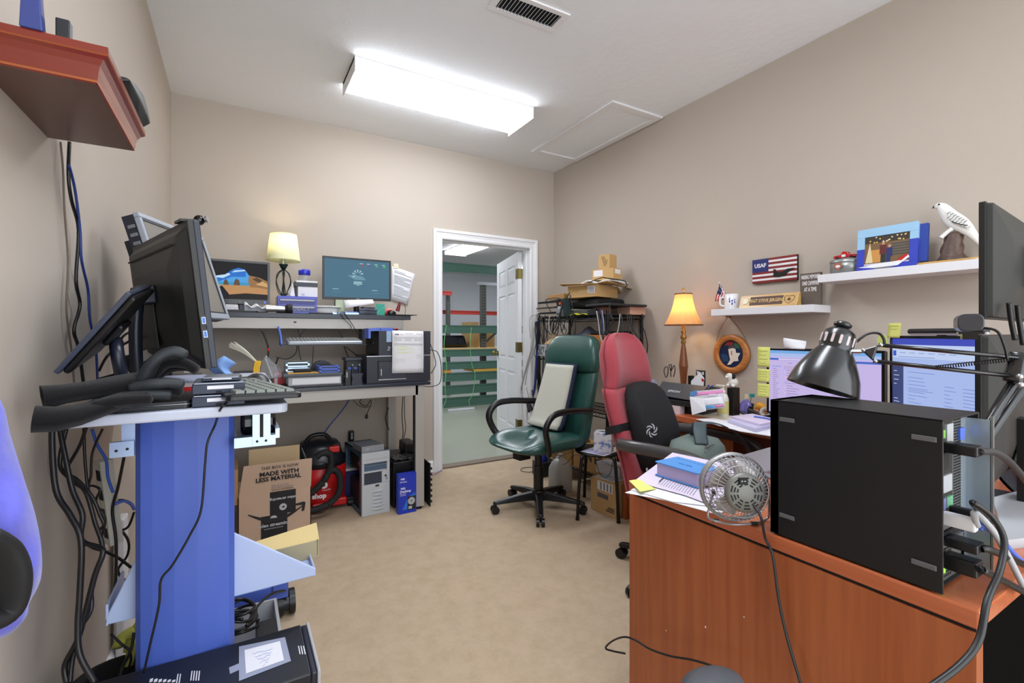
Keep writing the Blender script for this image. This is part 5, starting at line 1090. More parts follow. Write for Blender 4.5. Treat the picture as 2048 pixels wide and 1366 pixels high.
b = MB(T, mat=mat('dark_blue_bin', (40, 46, 92), .3, trans=.1)); b.rings([[Vector((x, y, z)) for x, y in rrect(-.19*s, .10*s, -.14*s, .14*s, .03)] for s, z in ((.88, 0), (1, .22), (1.03, .23))], smooth=False); b.build('tub', T)
b = MB(T, mat=LGR); b.rbx(-.2, .105, -.15, .15, .23, .25, .03); b.build('lid', T, bev=.006)
cable('thick black cord from the wall outlet down behind the grey computer', [onY(x, y, 3.6) for x, y in [(700, 895), (690, 905), (675, 925), (660, 936)]], .008, BLK)
T = thing('outlet_adapter', 'black plug-in adapter on the wall outlet above the grey computer', 'adapter', onY(702, 882, YB))
a, c = onY(697, 862, YB-.03), onY(708, 882, YB-.03); b = MB(mat=BLK); b.bx(a.x, c.x, YB-.045, YB-.001, c.z, a.z); b.build('body', T, bev=.01); b = MB(mat=LGR); b.bx(a.x+.015, c.x-.012, YB-.047, YB-.045, c.z+.02, a.z-.015); b.m(BLKM); b.bx((a.x+c.x)/2-.006, (a.x+c.x)/2-.003, YB-.048, YB-.047, c.z+.045, c.z+.06); b.bx((a.x+c.x)/2+.003, (a.x+c.x)/2+.006, YB-.048, YB-.047, c.z+.045, c.z+.06); b.build('socket', T)
# old grey tower
gx0, gx1, gy = .712, .900, 3.175; GZ = onY(745, 905, 3.18).z
PBE = mat('aged_grey_plastic', (182, 186, 190), .5)
T = thing('computer_tower', 'old pale grey computer tower with its side open under the bench', 'computer', ((gx0+gx1)/2, gy, 0), rz=math.radians(4))
w = (gx1-gx0)/2
b = MB(T, mat=PBE);
segs = [(-w, w, .30, GZ-.0), (-w, w, 0, .185)]
b.bx(-w, w, 0, .025, .345, GZ); b.bx(-w, w, 0, .025, 0, .205); b.bx(-w, -w+.015, 0, .025, .205, .345); b.bx(w-.055, w, 0, .025, .205, .282); b.bx(w-.02, w, 0, .025, .282, .345); b.bx(-w+.015, w-.02, .0, .025, .282, .292)
fbz = b.build('front_bezel', T, bev=.003)
b = MB(T, mat=mat('steel_blue_inside', (88, 110, 134), .4, .5)); b.bx(-w+.015, w-.02, .018, .03, .29, .345); b.bx(-w, w, .03, .42, GZ-.004, GZ); b.bx(w-.003, w, .03, .42, 0, GZ); b.bx(-w, w, .417, .42, 0, GZ); b.bx(-w, w, .03, .42, 0, .004); b.bx(-w, -w+.01, .03, .06, 0, GZ); b.bx(-w, -w+.01, .39, .42, 0, GZ); b.bx(-w, -w+.01, .03, .42, GZ-.03, GZ); b.bx(-w, -w+.01, .03, .42, 0, .03); b.build('chassis', T)
b = MB(T, mat=mat('smoked_panel', (46, 58, 72), .12)); b.bx(-w+.018, w-.058, .010, .02, .207, .28); b.build('drive_window', fbz)
for i in range(6):
 b = MB(T, mat=PBE); b.ell((.012, .002, .035+i*.024), (.042-.001*i, .012, .009)); b.build('vent_louvre', fbz)
b = MB(T, mat=DGR); b.bx(-.005, .02, -.001, 0, .186, .198); b.cyl((w-.03, -.004, .25), (w-.03, .0, .25), .007); b.bx(w-.028, w-.018, -.001, 0, .225, .229); b.bx(w-.028, w-.018, -.001, 0, .234, .238); b.build('button', fbz)
b = MB(T, mat=BLKM); b.bx(-w+.012, w-.02, .06, .30, .28, .40); b.m(mat('violet_button', (150, 120, 150), .5)); b.cyl((-w+.008, .1, .33), (-w+.012, .1, .33), .012); b.m(DGR); b.bx(-w+.012, w-.01, .1, .38, .03, .2); b.build('inner_drive_cage', T)
for i, z in enumerate((GZ-.085, GZ-.045)):
 b = MB(T, mat=mat('groove_grey', (140, 144, 148), .6)); b.bx(-w+.012, w-.012, -.0006, 0, z, z+.002); b.build('groove', fbz)
T2 = thing('optical_drive', 'grey disc drive resting on top of the old grey tower', 'drive', M=TR((gx0+gx1)/2-.02, gy+.03, GZ, math.radians(8)))
b = MB(T2, mat=mat('mid_grey', (118, 122, 128), .45, .2)); b.bx(-.07, .08, .0, .17, 0, .04); b.build('body', T2, bev=.002); b = MB(T2, mat=mat('mid_grey2', (136, 138, 142), .5)); b.bx(-.072, .082, -.006, 0, -.0+.001, .042); b.m(LGR); b.bx(-.05, -.02, -.0068, -.006, .018, .024); b.build('faceplate', T2, bev=.002)
# black tower behind + blue box + plate
T = thing('computer_case', 'black computer case lying behind the bench leg with a plastic bag on it', 'computer', (1.02, 3.35, 0))
b = MB(mat=BLK); b.bx(.935, 1.16, 3.22, 3.60, 0.004, .315); b.m(mat('dark_film', (50, 52, 54), .12)); b.build('case', T, bev=.006)
b = MB(mat=mat('dark_film', (50, 52, 54), .12)); b.surf(lambda u, v: Vector((.95+.16*u, 3.24+.16*v, .317+.012*abs(math.sin(9*u+4*v)))), 10, 10, .001); b.build('plastic_bag', label='shiny dark plastic bag on the black case behind the bench leg', cat='bag')
b = MB(mat=BLK); b.bx(-.06, .06, -.01, .012, 0, .16, M=fr((1.12, 3.52, .32), (.8, -.6, 0), (0, .35, 1)) @ Matrix.Rotation(PI/2, 4, 'X') @ TR(0, 0, 0)) if False else b.bx(1.075, 1.16, 3.40, 3.56, .318, .40); b.build('power_brick', bev=.012, label='black power brick on the case behind the bench leg', cat='power supply')
q0, q1 = onY(797, 1022, 3.09), onY(833, 1018, 3.09); zt = onY(815, 948, 3.09).z
T = thing('drive_box', 'upright royal blue retail box with a hard drive picture beside the bench leg', 'box', (q0.x, 3.09, 0), rz=math.radians(2))
wB = q1.x-q0.x
b = MB(T, mat=mat('royal_blue_card', (26, 52, 176), .35)); b.bx(0, wB, 0, .05, 0, zt); b.m(mat('sky_blue_glow_print', (36, 110, 210), .35)); b.prism([(wB*.2, zt*.1), (wB*.95, zt*.1), (wB*.95, zt*.5), (wB*.55, zt*.42)], 0, .0004, YR((0, 0, 0)));
WT = mat('logo_white', (235, 235, 235), .5); F0 = YR((0, -.0006, 0))
b.text('WD', .016, F0 @ TR(wB*.12, zt*.88, 0), mt=WT, align='LEFT', bold=.0006); b.text('Desktop', .014, F0 @ TR(wB*.08, zt*.81, 0), align='LEFT'); b.text('WD', .018, F0 @ TR(wB*.12, zt*.64, 0), align='LEFT', bold=.0006); b.text('Desktop', .022, F0 @ TR(wB*.08, zt*.565, 0), align='LEFT', bold=.0004); b.text('Mainstream', .009, F0 @ TR(wB*.08, zt*.51, 0), align='LEFT'); b.text('Hard Drive', .009, F0 @ TR(wB*.08, zt*.47, 0), align='LEFT')
b.m(INK); b.bx(wB*.5, wB*.95, -.0012, -.0006, zt*.08, zt*.42); b.m(LGR); b.prism(circ(wB*.72, zt*.30, wB*.2, 24), .0013, .0018, YR((0, 0, 0))); b.m(GREY); b.prism(circ(wB*.72, zt*.30, wB*.05, 12), .0018, .0022, YR((0, 0, 0))); b.m(LGR); b.bx(wB*.55, wB*.75, -.0018, -.0012, zt*.1, zt*.17)
b.build('carton', T)
b = MB(mat=BLKM); A = [onZ(862, 1013, 0), onZ(848, 1000, 0)]
b.bx(0, .006, 0, .36, 0, .30, M=TR(1.165, 3.13, 0.0, rz=-.05)); b.m(BLK)
for i in range(7): b.bx(.006, .014, .0, .02, .03+i*.038, .045+i*.038, M=TR(1.165, 3.12, 0.0, rz=-.05))
b.build('side_panel', label='black metal side panel leaning at the right end of the bench', cat='panel')
cable('lilac cord lying on the carpet at the door trim', [onZ(x, y, .004) for x, y in [(852, 952), (862, 951), (872, 947), (884, 940)]], .0035, mat('lilac_cord', (140, 130, 190), .5))
cable('small black wire loop on the panel at the bench end', [onY(x, y, 3.2) for x, y in [(853, 952), (858, 956), (858, 962), (853, 966)]], .002, BLK)
# ================================================================== wire rack in the corner
RKX0, RKX1, RKY0, RKY1, RKZ = 2.39, 2.74, 2.68, 3.60, 1.37
T = thing('wire_rack', 'black wire storage rack loaded with boxes and cables in the corner', 'rack', ((RKX0+RKX1)/2, (RKY0+RKY1)/2, 0))
STL = mat('black_steel', (18, 19, 22), .4, .3)
for x in (RKX0, RKX1):
 for y in (RKY0, RKY1):
  b = MB(mat=STL); b.cyl((x, y, 0), (x, y, RKZ+.01), .013, n=12); b.build('post', T)
for z in (.13, .60, 1.005, RKZ-.02):
 b = MB(mat=STL)
 for zz in (z, z-.03):
  b.tube([(RKX0, RKY0, zz), (RKX0, RKY1, zz)], .005, k=1); b.tube([(RKX1, RKY0, zz), (RKX1, RKY1, zz)], .005, k=1); b.tube([(RKX0, RKY0, zz), (RKX1, RKY0, zz)], .005, k=1); b.tube([(RKX0, RKY1, zz), (RKX1, RKY1, zz)], .005, k=1)
 for i in range(24): y = RKY0+(RKY1-RKY0)*(i+.5)/24; b.bx(RKX0, RKX1, y-.0015, y+.0015, z-.003, z)
 for x in (RKX0+.12, RKX0+.24): b.bx(x-.003, x+.003, RKY0, RKY1, z-.008, z-.003)
 n = 12
 for i in range(n):
  y0 = RKY0+(RKY1-RKY0)*i/n; y1 = RKY0+(RKY1-RKY0)*(i+1)/n; b.tube([(RKX0, y0, z), (RKX0, (y0+y1)/2, z-.03), (RKX0, y1, z)], .0025, n=4, k=1)
 b.build('shelf', T)
def box_at(px, py, X, w, d, h, z=None): pass
def carton(label, M, w, d, h, mt=CARD, prints=(), bev=.002, name='cardboard_box', cat='box', group=None):
 """M: frame at the near bottom corner, x along one face, y along the other, z up"""
 T = thing(name, label, cat, M=M, group=group)
 b = MB(T, mat=mt); b.bx(0, w, 0, d, 0, h); b.build('carton', T, bev=bev)
 for (nm, m2, face, a, c, e, f_) in prints:
  b = MB(T, mat=m2);
  if face == 'y': b.bx(a, c, -.0008, 0, e, f_)
  elif face == 'x': b.bx(-.0008, 0, a, c, e, f_)
  else: b.bx(a, c, e, f_, h, h+.0008)
  b.build(nm, T)
 return T
def corner(px, py, t, ang, top=None):
 p = at(px, py, t); return TR(p.x, p.y, p.z, ang)
ZR = RKZ-.018
# top of the rack
M0 = TR(2.53, 3.02, 1.615, math.radians(-12))
A45 = math.radians(-62)
p = at(1219, 536, 3.72)
T1 = carton('small cardboard box with black handwriting, topmost on the wire rack', TR(p.x, p.y, 1.722, math.radians(15)), .105, .105, .115, CARD)
b = MB(T1, mat=INK); Mh = fr((-.0008, .085, .10), (0, -1, 0), (0, 0, 1))
for r, (x0, n) in enumerate(((.012, 3), (.015, 4), (.02, 5), (.028, 4), (.03, 3))):
 z = -.006-.016*r
 b.tube([Mh @ Vector((x0+.012*k, z+.006*((-1)**k), 0)) for k in range(n)], .0018, n=4, k=2)
b.build('handwriting', T1)
p = at(1227, 555, 3.66)
T2 = carton('flat cardboard box with shipping labels under the topmost one on the rack', TR(p.x, p.y, 1.632, math.radians(15)), .12, .20, .088, CARD, prints=(('shipping_label', PAPER, 'x', .10, .185, .03, .078), ('shipping_label', PAPER, 'y', .02, .10, .045, .08)))
b = MB(mat=mat('foam_wrap', (222, 222, 222), .7)); b.surf(lambda u, v: Vector((2.46+.26*u, 3.08-.28*v, 1.61+.018*math.sin(5*u+3*v)*math.sin(6*v)+.004)), 12, 12, .012); b.build('foam_sheet', label='white foam sheet spread under the top boxes on the rack', cat='foam')
cable('black cord lying over the white foam sheet on the rack', [at(x, y, 3.6) for x, y in [(1176, 566), (1190, 560), (1205, 555), (1212, 556)]]+[at(x, y, 3.55) for x, y in [(1240, 560), (1250, 563), (1254, 571), (1250, 573)]], .004, BLK)
# big open flapped box
p = at(1193, 592, 3.66); a1 = math.radians(15)
T = thing('cardboard_box', 'wide shallow cardboard box with splayed flaps on the rack', 'box', M=TR(p.x, p.y, 1.497, a1))
W3, D3, H3 = .30, .28, .095
b = MB(T, mat=CARD); b.bx(0, W3, 0, D3, 0, H3); b.build('carton', T)
b = MB(T, mat=CARD); b.surf(lambda u, v: (W3*(-.02+1.3*u), -.005-.10*v, H3+.004+.01*v-.035*v*u*1.2), 6, 3, .004); b.build('flap', T)
b = MB(T, mat=CARD); b.surf(lambda u, v: (-.005-.06*v, D3*(1.15*u), H3+.006-.006*v+.02*u*v), 6, 3, .004); b.build('flap', T)
b = MB(T, mat=CARDD); b.surf(lambda u, v: (W3+.06*v, D3*(.0+.9*u), H3-.05*v), 4, 4, .004); b.build('flap', T)
b = MB(T, mat=PAPER); b.bx(-.0008, 0, .015, .085, .03, .085); b.m(GINK)
for i in range(5): b.bx(-.0012, -.0008, .02, .08-.01*(i % 3), .035+.009*i, .039+.009*i)
b.build('shipping_label', T)
b = MB(T, mat=mat('clear_tape_tan', (210, 180, 128), .2)); b.bx(-.0008, 0, .085, .17, .04, .055); b.build('packing_tape', T)
b = MB(mat=BLKM); b.rbx(2.42, 2.76, 2.86, 3.24, ZR+.065, ZR+.135, .05); b.build('laptop_bag', bev=.02, label='puffy black bag under the wide flapped box on the rack', cat='bag')
p = at(1190, 613, 3.6)
b = MB(mat=DGR); b.rbx(2.33, 2.755, 2.62, 2.88, ZR+.062, ZR+.078, .03); b.build('laptop', bev=.004, label='grey slab laptop jutting towards the chairs on the rack top', cat='laptop')
b = MB(mat=mat('pink_cardboard', (198, 158, 138), .8)); b.bx(2.60, 2.765, 2.66, 2.80, ZR, ZR+.060); b.build('small_carton', bev=.002, label='small pinkish carton under the grey laptop at the rack right end', cat='box')
b = MB(mat=mat('brown_board', (122, 84, 72), .5)); b.bx(2.40, 2.50, 2.76, 2.86, ZR, ZR+.058); b.m(NAVY); b.bx(2.38, 2.40, 2.80, 2.90, ZR, ZR+.045); b.build('power_supply', bev=.002, label='brown and blue metal power supply under the grey laptop on the rack', cat='power supply')
b = MB(mat=mat('neon_yellow', (222, 222, 20), .5)); p = onX(1165, 634, 2.37); b.surf(lambda u, v: Vector((2.37+.12*v, 3.12-.22*u+.02*v, ZR+.002+.034*math.sin(PI*min(1, u*1.1))*(.4+.6*v)+.008*math.sin(9*u))), 10, 5, .002); b.build('yellow_pouch', label='neon yellow pouch on the front edge of the rack top', cat='pouch')
b = MB(mat=mat('smoke_plastic', (70, 72, 74), .3)); b.bx(2.40, 2.60, 2.88, 3.14, ZR+.0, ZR+.048); b.build('drive_enclosure', bev=.003, label='smoky dark enclosure behind the yellow pouch on the rack', cat='enclosure')
T = thing('circuit_board', 'upright dark motherboard with silver ports and an orange jack on the rack', 'circuit board', (2.38, 3.2, ZR))
b = MB(T, mat=mat('board_dark', (34, 52, 50), .4)); b.bx(0, .012, -.09, .09, 0, .15, M=TR(ry=-.15)); b.m(SILV); b.bx(-.03, 0, .01, .075, 0, .06); b.m(LGR)
b.bx(-.032, -.002, .02, .055, .06, .085); b.m(BLKM)
for i in range(4): b.bx(-.0306, -.03, .015+i*.014, .024+i*.014, .01, .03)
b.m(mat('orange_jack', (214, 84, 40), .4)); b.bx(-.03, 0, .02, .04, .10, .12); b.m(mat('teal_chip', (30, 150, 150), .4)); b.bx(-.004, 0, -.06, -.045, .05, .06); b.build('board', T)
for i, (lab, x0, x1, y0, y1, z, h, rr) in enumerate((('black tray, lowest at the left end of the rack top', 2.36, 2.62, 3.28, 3.58, 0.03, .014, .1), ('tilted black tray, second at the left end of the rack top', 2.34, 2.64, 3.26, 3.58, .075, .012, .16), ('black laptop shell above the tilted tray on the rack', 2.34, 2.62, 3.25, 3.56, .120, .02, .12))):
 b = MB(mat=BLKM if i < 2 else BLKG, M=TR(x0, (y0+y1)/2, ZR+z, ry=-rr*.5)); b.rbx(0, x1-x0, -(y1-y0)/2, (y1-y0)/2, 0, h, .02); b.m(LGR if i == 1 else BLKM); b.bx(0, .002, -(y1-y0)/2+.03, (y1-y0)/2-.03, h*.3, h*.6); b.build('laptop_shell', bev=.003, label=lab, cat='laptop', group='black laptop shells on the rack')
b = MB(mat=CARDD); b.bx(2.42, 2.62, 3.26, 3.50, ZR+.155, ZR+.2, M=Matrix()); b.build('flat_carton', bev=.002, label='flat brown carton on the black shells at the left of the rack top', cat='box')
# second shelf content
Z2 = 1.006
b = MB(mat=LGR); a = onX(1072, 700, 2.40)
b.bx(2.36, 2.50, 3.46, 3.585, Z2, Z2+.052); b.m(INK); b.bx(2.3592, 2.36, 3.50, 3.54, Z2+.022, Z2+.03); b.bx(2.3592, 2.36, 3.51, 3.53, Z2+.012, Z2+.017); b.build('white_carton', bev=.002, label='lower of two small white cartons at the left end of the rack shelf', cat='box', group='small white cartons on the rack')
b = MB(mat=LGR); b.bx(2.36, 2.48, 3.43, 3.56, Z2+.053, Z2+.105); b.m(INK); b.bx(2.3592, 2.36, 3.47, 3.52, Z2+.075, Z2+.083); b.bx(2.3592, 2.36, 3.48, 3.50, Z2+.062, Z2+.068); b.build('white_carton', bev=.002, label='upper of two small white cartons at the left end of the rack shelf', cat='box', group='small white cartons on the rack')
T = thing('cardboard_box', 'open cardboard box of parts behind the green chair top on the rack', 'box', (2.5, 3.2, Z2))
b = MB(mat=CARD); b.bx(2.40, 2.66, 3.05, 3.40, Z2, Z2+.17); b.build('carton', T); b = MB(mat=CARD); b.surf(lambda u, v: Vector((2.40-.09*v, 3.40-.35*u, Z2+.17-.06*v)), 4, 2, .003); b.build('flap', T); b = MB(mat=CARD); b.surf(lambda u, v: Vector((2.42+.2*u, 3.40+.10*v, Z2+.17+.02*v)), 4, 2, .003); b.build('flap', T)
b = MB(mat=mat('silver_bag', (96, 96, 108), .2, .4, bump=.8, bscale=60)); b.surf(lambda u, v: Vector((2.41+.2*v, 3.20-.32*u, Z2+.176+.075*math.sin(PI*u)*math.sin(PI*v)+.012*math.sin(11*u+5*v))), 16, 10, .004); b.build('antistatic_bag', label='crinkled silver black bag on the open box behind the green chair', cat='bag')
carton('orange brown box at the right end of the rack middle shelf', TR(2.42, 2.72, Z2, 0), .30, .28, .19, mat('orange_cardboard', (184, 112, 48), .7))
b = MB(mat=BLKM); b.bx(2.45, 2.70, 2.74, 2.95, Z2+.191, Z2+.22); b.build('flat_case', bev=.01, label='flat black case on the orange brown box on the rack', cat='case')
# hanging cables
WGR = mat('cable_grey', (176, 174, 168), .5); DBL = mat('cable_blue', (38, 56, 120), .5)
HC = 'cables hanging from the rack'
hang = [([(1104, 628), (1092, 600), (1125, 600), (1115, 640), (1105, 665), (1108, 640)], BLK, 2.34), ([(1140, 585), (1128, 605), (1112, 650), (1106, 664), (1115, 668), (1118, 640), (1122, 615)], DGR, 2.33), ([(1124, 610), (1117, 650), (1108, 667), (1101, 660), (1103, 640)], BLK, 2.32),
 ([(1090, 630), (1090, 650), (1094, 665)], BLK, 2.35), ([(1099, 632), (1098, 655), (1104, 668)], WGR, 2.35), ([(1120, 632), (1122, 655), (1130, 672), (1142, 655), (1145, 625)], BLK, 2.33), ([(1083, 632), (1086, 648), (1089, 666)], DGR, 2.35), ([(1110, 668), (1125, 676), (1140, 660), (1147, 630), (1140, 590)], BLK, 2.32),
 ([(1193, 622), (1197, 645), (1200, 670), (1206, 690)], WGR, 2.33), ([(1196, 622), (1202, 650), (1206, 680)], DGR, 2.34), ([(1201, 618), (1205, 650), (1208, 682)], DBL, 2.35), ([(1204, 620), (1208, 655), (1204, 690)], LGR, 2.36), ([(1212, 625), (1210, 650), (1215, 675), (1212, 690)], BLK, 2.35), ([(1220, 605), (1219, 625), (1226, 640), (1216, 660), (1213, 690)], DGR, 2.34),
 ([(1240, 628), (1238, 650), (1234, 672), (1237, 690)], WGR, 2.36), ([(1242, 626), (1246, 655), (1243, 680)], DGR, 2.36), ([(1254, 628), (1256, 655), (1262, 685), (1268, 720)], BLK, 2.38), ([(1262, 628), (1265, 660), (1270, 690), (1276, 720)], BLK, 2.4), ([(1268, 632), (1266, 655), (1272, 672), (1269, 700), (1274, 730)], BLK, 2.42), ([(1258, 632), (1262, 650), (1275, 672), (1278, 690)], DGR, 2.44),
 ([(1284, 628), (1286, 655), (1290, 665), (1295, 690), (1292, 710), (1284, 722), (1276, 735)], BLK, 2.72), ([(1280, 632), (1278, 660), (1284, 685), (1280, 715)], BLK, 2.7)]
CN = {id(BLK): 'black', id(DGR): 'dark grey', id(WGR): 'pale grey', id(LGR): 'light grey', id(DBL): 'blue'}
ORD = ['leftmost', 'second', 'third', 'fourth', 'fifth', 'sixth', 'seventh']; cnt = {}
sec = lambda x: 'left' if x < 1150 else ('middle' if x < 1235 else 'right')
hang.sort(key=lambda h: sum(p[0] for p in h[0])/len(h[0]))
tot = {}
for h in hang: k = (sec(h[0][0][0]), id(h[1])); tot[k] = tot.get(k, 0)+1
for pts, mt, X in hang:
 k = (sec(pts[0][0]), id(mt)); i = cnt.get(k, 0); cnt[k] = i+1
 o = ORD[i]+(' from the left' if i else '')+' of the ' if tot[k] > 1 else 'only '
 cable('%s %s cable%s hanging at the %s of the rack' % (o.strip(), CN[id(mt)], 's' if tot[k] > 1 else '', k[0]), [onX(x, y, X) for x, y in pts], .0042, mt, group='cables hanging from the wire rack top', n=5, k=4)
b = MB(mat=BLKM);
for x, y in ((1072, 640), (1085, 640), (1220, 632)):
 a = onX(x, y, 2.35); b = MB(mat=BLK if x > 1080 else LGR); b.bx(a.x-.01, a.x+.01, a.y-.012, a.y+.012, a.z-.015, a.z+.02)
 b.build('cable_plug', bev=.003, label={1072: 'pale cable plug at the left end of the rack', 1085: 'black cable plug beside the pale one at the left of the rack', 1220: 'black cable plug hanging below the brown power supply on the rack'}[x], cat='plug')
LC = 'cords draped down the left end of the rack'
for lab, pts, r, mt, X in (('thick pale grey conduit draped down the left end of the rack', [(1082, 626), (1074, 630), (1068, 660), (1062, 700), (1054, 730), (1046, 760), (1042, 780), (1044, 793)], .010, WGR, 2.30),
 ('second pale cord beside the thick grey conduit', [(1078, 630), (1070, 650), (1066, 700), (1056, 735), (1050, 770)], .005, LGR, 2.32), ('dark blue bundle behind the pale conduit on the rack', [(1077, 640), (1075, 680), (1073, 720), (1070, 770), (1066, 790)], .012, DBL, 2.36),
 ('thin black wire bowing out left of the rack top', [(1072, 630), (1061, 634), (1059, 650), (1061, 676)], .002, BLK, 2.33), ('black cord down the left rack post', [(1082, 690), (1078, 720), (1074, 750), (1080, 785)], .005, BLK, 2.34), ('grey cord hanging beside the green chair back', [(1086, 715), (1083, 745), (1090, 770)], .005, WGR, 2.34), ('black cord hanging beside the green chair back', [(1094, 715), (1090, 745), (1085, 775), (1080, 800)], .005, BLK, 2.35),
 ('pale grey cord dangling low at the left rack foot', [(1052, 775), (1058, 800), (1054, 830), (1060, 850)], .006, WGR, 2.34), ('black cord dangling low at the left rack foot', [(1064, 780), (1068, 810), (1064, 840), (1070, 870)], .006, BLK, 2.34)):
 cable(lab, [onX(x, y, 2.378+(X-2.33)*.2) for x, y in pts], r, mt, group=LC)
random.seed(21)
for i in range(16):
 y = 3.62-.02*i if i < 9 else 3.40-.05*(i-9); z0 = 1.355; ln_ = random.uniform(.25, .75) if i < 9 else random.uniform(.08, .2); dx = random.uniform(-.03, .02)
 pts = [Vector((2.40, y, z0+.005)), Vector((2.37+dx*.3, y+.01, z0-.02))]+[Vector((2.362+dx*math.sin(k*1.3+i), y+random.uniform(-.025, .025), z0-ln_*k/4)) for k in range(1, 5)]
 if i % 3 == 0: pts += [Vector((2.36, y-.04, z0-ln_-.03)), Vector((2.365, y-.07, z0-ln_*.6)), Vector((2.37, y-.06, z0-.02))]
 cable('long thin black cable in the dense tangle down the left end of the rack' if i < 9 else 'short thin black cable looped under the front edge of the rack top', pts, .0032, BLK, group='long thin black cables at the rack end' if i < 9 else 'short black cables under the rack top', n=5, k=4)
T = thing('camera_grip', 'dark metal hook tool hanging at the left foot of the rack', 'tool', onX(1058, 815, 2.32)); a, c = onX(1054, 800, 2.375), onX(1062, 822, 2.375)
b = MB(mat=BLKM); b.cyl(a, c, .015, .03, 12); b.build('body', T); b = MB(mat=LGR); b.cyl(c, c+Vector((0, -.02, -.03)), .012, n=10); b.build('tip', T)
# lower shelf and floor
p = onX(1171, 950, 2.36)
T = carton('large cardboard box with big black letters low beside the rack', TR(2.36, 2.63, .135, 0), .33, .42, .165, CARDD)
b = MB(T, mat=INK); Mf = fr((-.0008, .36, .11), (0, -1, 0), (0, 0, 1)); b.text('CN EP', .09, Mf @ TR(.16, 0, 0), mt=INK, bold=.002); b.bx(-.0008, 0, .27, .33, .02, .05); b.m(INK); b.build('lettering', T)
T = thing('cardboard_box', 'open cardboard box with raised flap behind the water jug', 'box', (2.5, 3.28, .135))
b = MB(mat=CARD); b.bx(2.36, 2.66, 3.08, 3.50, .135, .29); b.build('carton', T); b = MB(mat=CARD); b.surf(lambda u, v: Vector((2.36-.13*v, 3.46-.38*u, .29+.02*v-.05*v*u)), 4, 2, .004); b.build('flap', T); b = MB(mat=CARDD); b.surf(lambda u, v: Vector((2.38+.2*u, 3.10+.04*v, .29+.06*v)), 4, 2, .003); b.build('flap', T)
T = thing('spray_can', 'blue can with a white label standing left of the water jug', 'can', (2.20, 3.40, 0))
M = TR(2.27, 3.35, .12)
T.matrix_world = M; MW[T.name] = M
b = MB(T, mat=mat('royal_blue_can', (28, 48, 180), .3)); b.lathe([(0, 0), (.032, 0), (.033, .005), (.033, .15), (.028, .165), (.015, .17), (0, .17)], 20); b.build('can', T); b = MB(T, mat=PAPER); b.lathe([(.0335, .05), (.0335, .12)], 8, a0=2.6, a1=3.8); b.build('label', T)
b = MB(mat=DGR); b.bx(2.20, 2.34, 3.28, 3.42, 0, .12); b.build('dark_crate', bev=.004, label='low dark crate under the blue can by the rack foot', cat='crate')
T = thing('water_jug', 'translucent white gallon jug on the carpet behind the green chair base', 'jug', (2.14, 2.93, 0))
JG = mat('milky_jug', (214, 216, 216), .35, trans=.35)
b = MB(T, mat=JG)
rows = [[Vector((x*s+ox, y*s, z)) for x, y in rrect(-.075, .075, -.075, .075, .035, 4)] for s, z, ox in ((.85, .0, 0), (1, .012, 0), (1, .15, 0), (.97, .18, 0), (.72, .225, -.0), (.4, .25, -.0), (.22, .26, 0), (.22, .275, 0))]
b.rings(rows); b.build('body', T)
b = MB(T, mat=JG); b.tube([(.0, .035, .25), (.02, .072, .225), (.03, .078, .17), (.03, .072, .13)], .014, n=8); b.build('handle', T); b = MB(T, mat=LGR); b.cyl((0, 0, .273), (0, 0, .288), .019); b.build('cap', T)
cable('black wire looping over the open flap behind the jug', [onX(x, y, 2.12) for x, y in [(1160, 900), (1140, 905), (1118, 915), (1118, 928), (1132, 927), (1148, 910), (1162, 912)]], .0022, BLK)
cable('black wire on the carpet left of the jug', [onZ(x, y, .004) for x, y in [(1066, 934), (1045, 936), (1043, 942), (1062, 944), (1068, 938)]], .0025, BLK)
carton('white tissue carton on the box under the stool', TR(2.22, 2.37, .2265, math.radians(4)), .12, .22, .075, mat('white_blue_card', (206, 208, 216), .6), name='small_carton')
# shipping carton under the stool
T = carton('cardboard shipping carton with a barcode label under the black stool', TR(2.125, 2.30, 0, math.radians(4)), .25, .235, .225, CARD)
b = MB(T, mat=PAPER); b.bx(.02, .12, .04, .21, .2255, .2262); b.m(GINK)
for i in range(9): b.bx(.03, .10, .05+i*.017, .053+i*.017+.003*(i % 3), .2262, .2265)
b.build('shipping_label', T)
b = MB(T, mat=PAPER); b.bx(-.001, 0, .03, .17, .155, .215); b.m(GINK); [b.bx(-.0015, -.001, .04+i*.03, .052+i*.03, .16, .21) for i in range(4)]; b.build('shipping_label', T)
b = MB(T, mat=GINK); b.bx(-.0008, 0, .07, .17, .105, .135); b.m(INK)
for i in range(3): b.bx(-.0008, 0, .015, .09-.01*i, .03+.012*i, .036+.012*i)
for i in range(12): b.bx(-.0012, -.0008, .074+i*.008, .077+i*.008, .105, .135)
b.build('barcode_print', T)
# stool
T = thing('stool', 'black round-seated metal stool with a tissue box on it', 'stool', (2.15, 2.49, 0))
LEG = [(1.906, 2.422), (2.101, 2.252), (2.22, 2.74), (2.42, 2.57)]
cx, cy, SZ_ = 2.13, 2.47, .415
b = MB(mat=STL); b.lathe([(0, SZ_-.012), (.155, SZ_-.012), (.165, SZ_-.006), (.165, SZ_), (.155, SZ_+.004), (0, SZ_+.002)], 32, M=TR(cx, cy, 0)); b.build('seat', T)
for x, y in LEG:
 d = (Vector((cx, cy))-Vector((x, y))); q_ = d*.16; i1 = d*.45
 b = MB(mat=STL); b.tube([(x, y, 0), (x+q_.x*.4, y+q_.y*.4, .2), (x+q_.x, y+q_.y, SZ_-.05), (x+q_.x*1.4, y+q_.y*1.4, SZ_-.018), (x+i1.x, y+i1.y, SZ_-.013)], .011, n=10); b.m(RUB); b.cyl((x, y, 0), (x, y, .012), .013); b.build('leg', T)
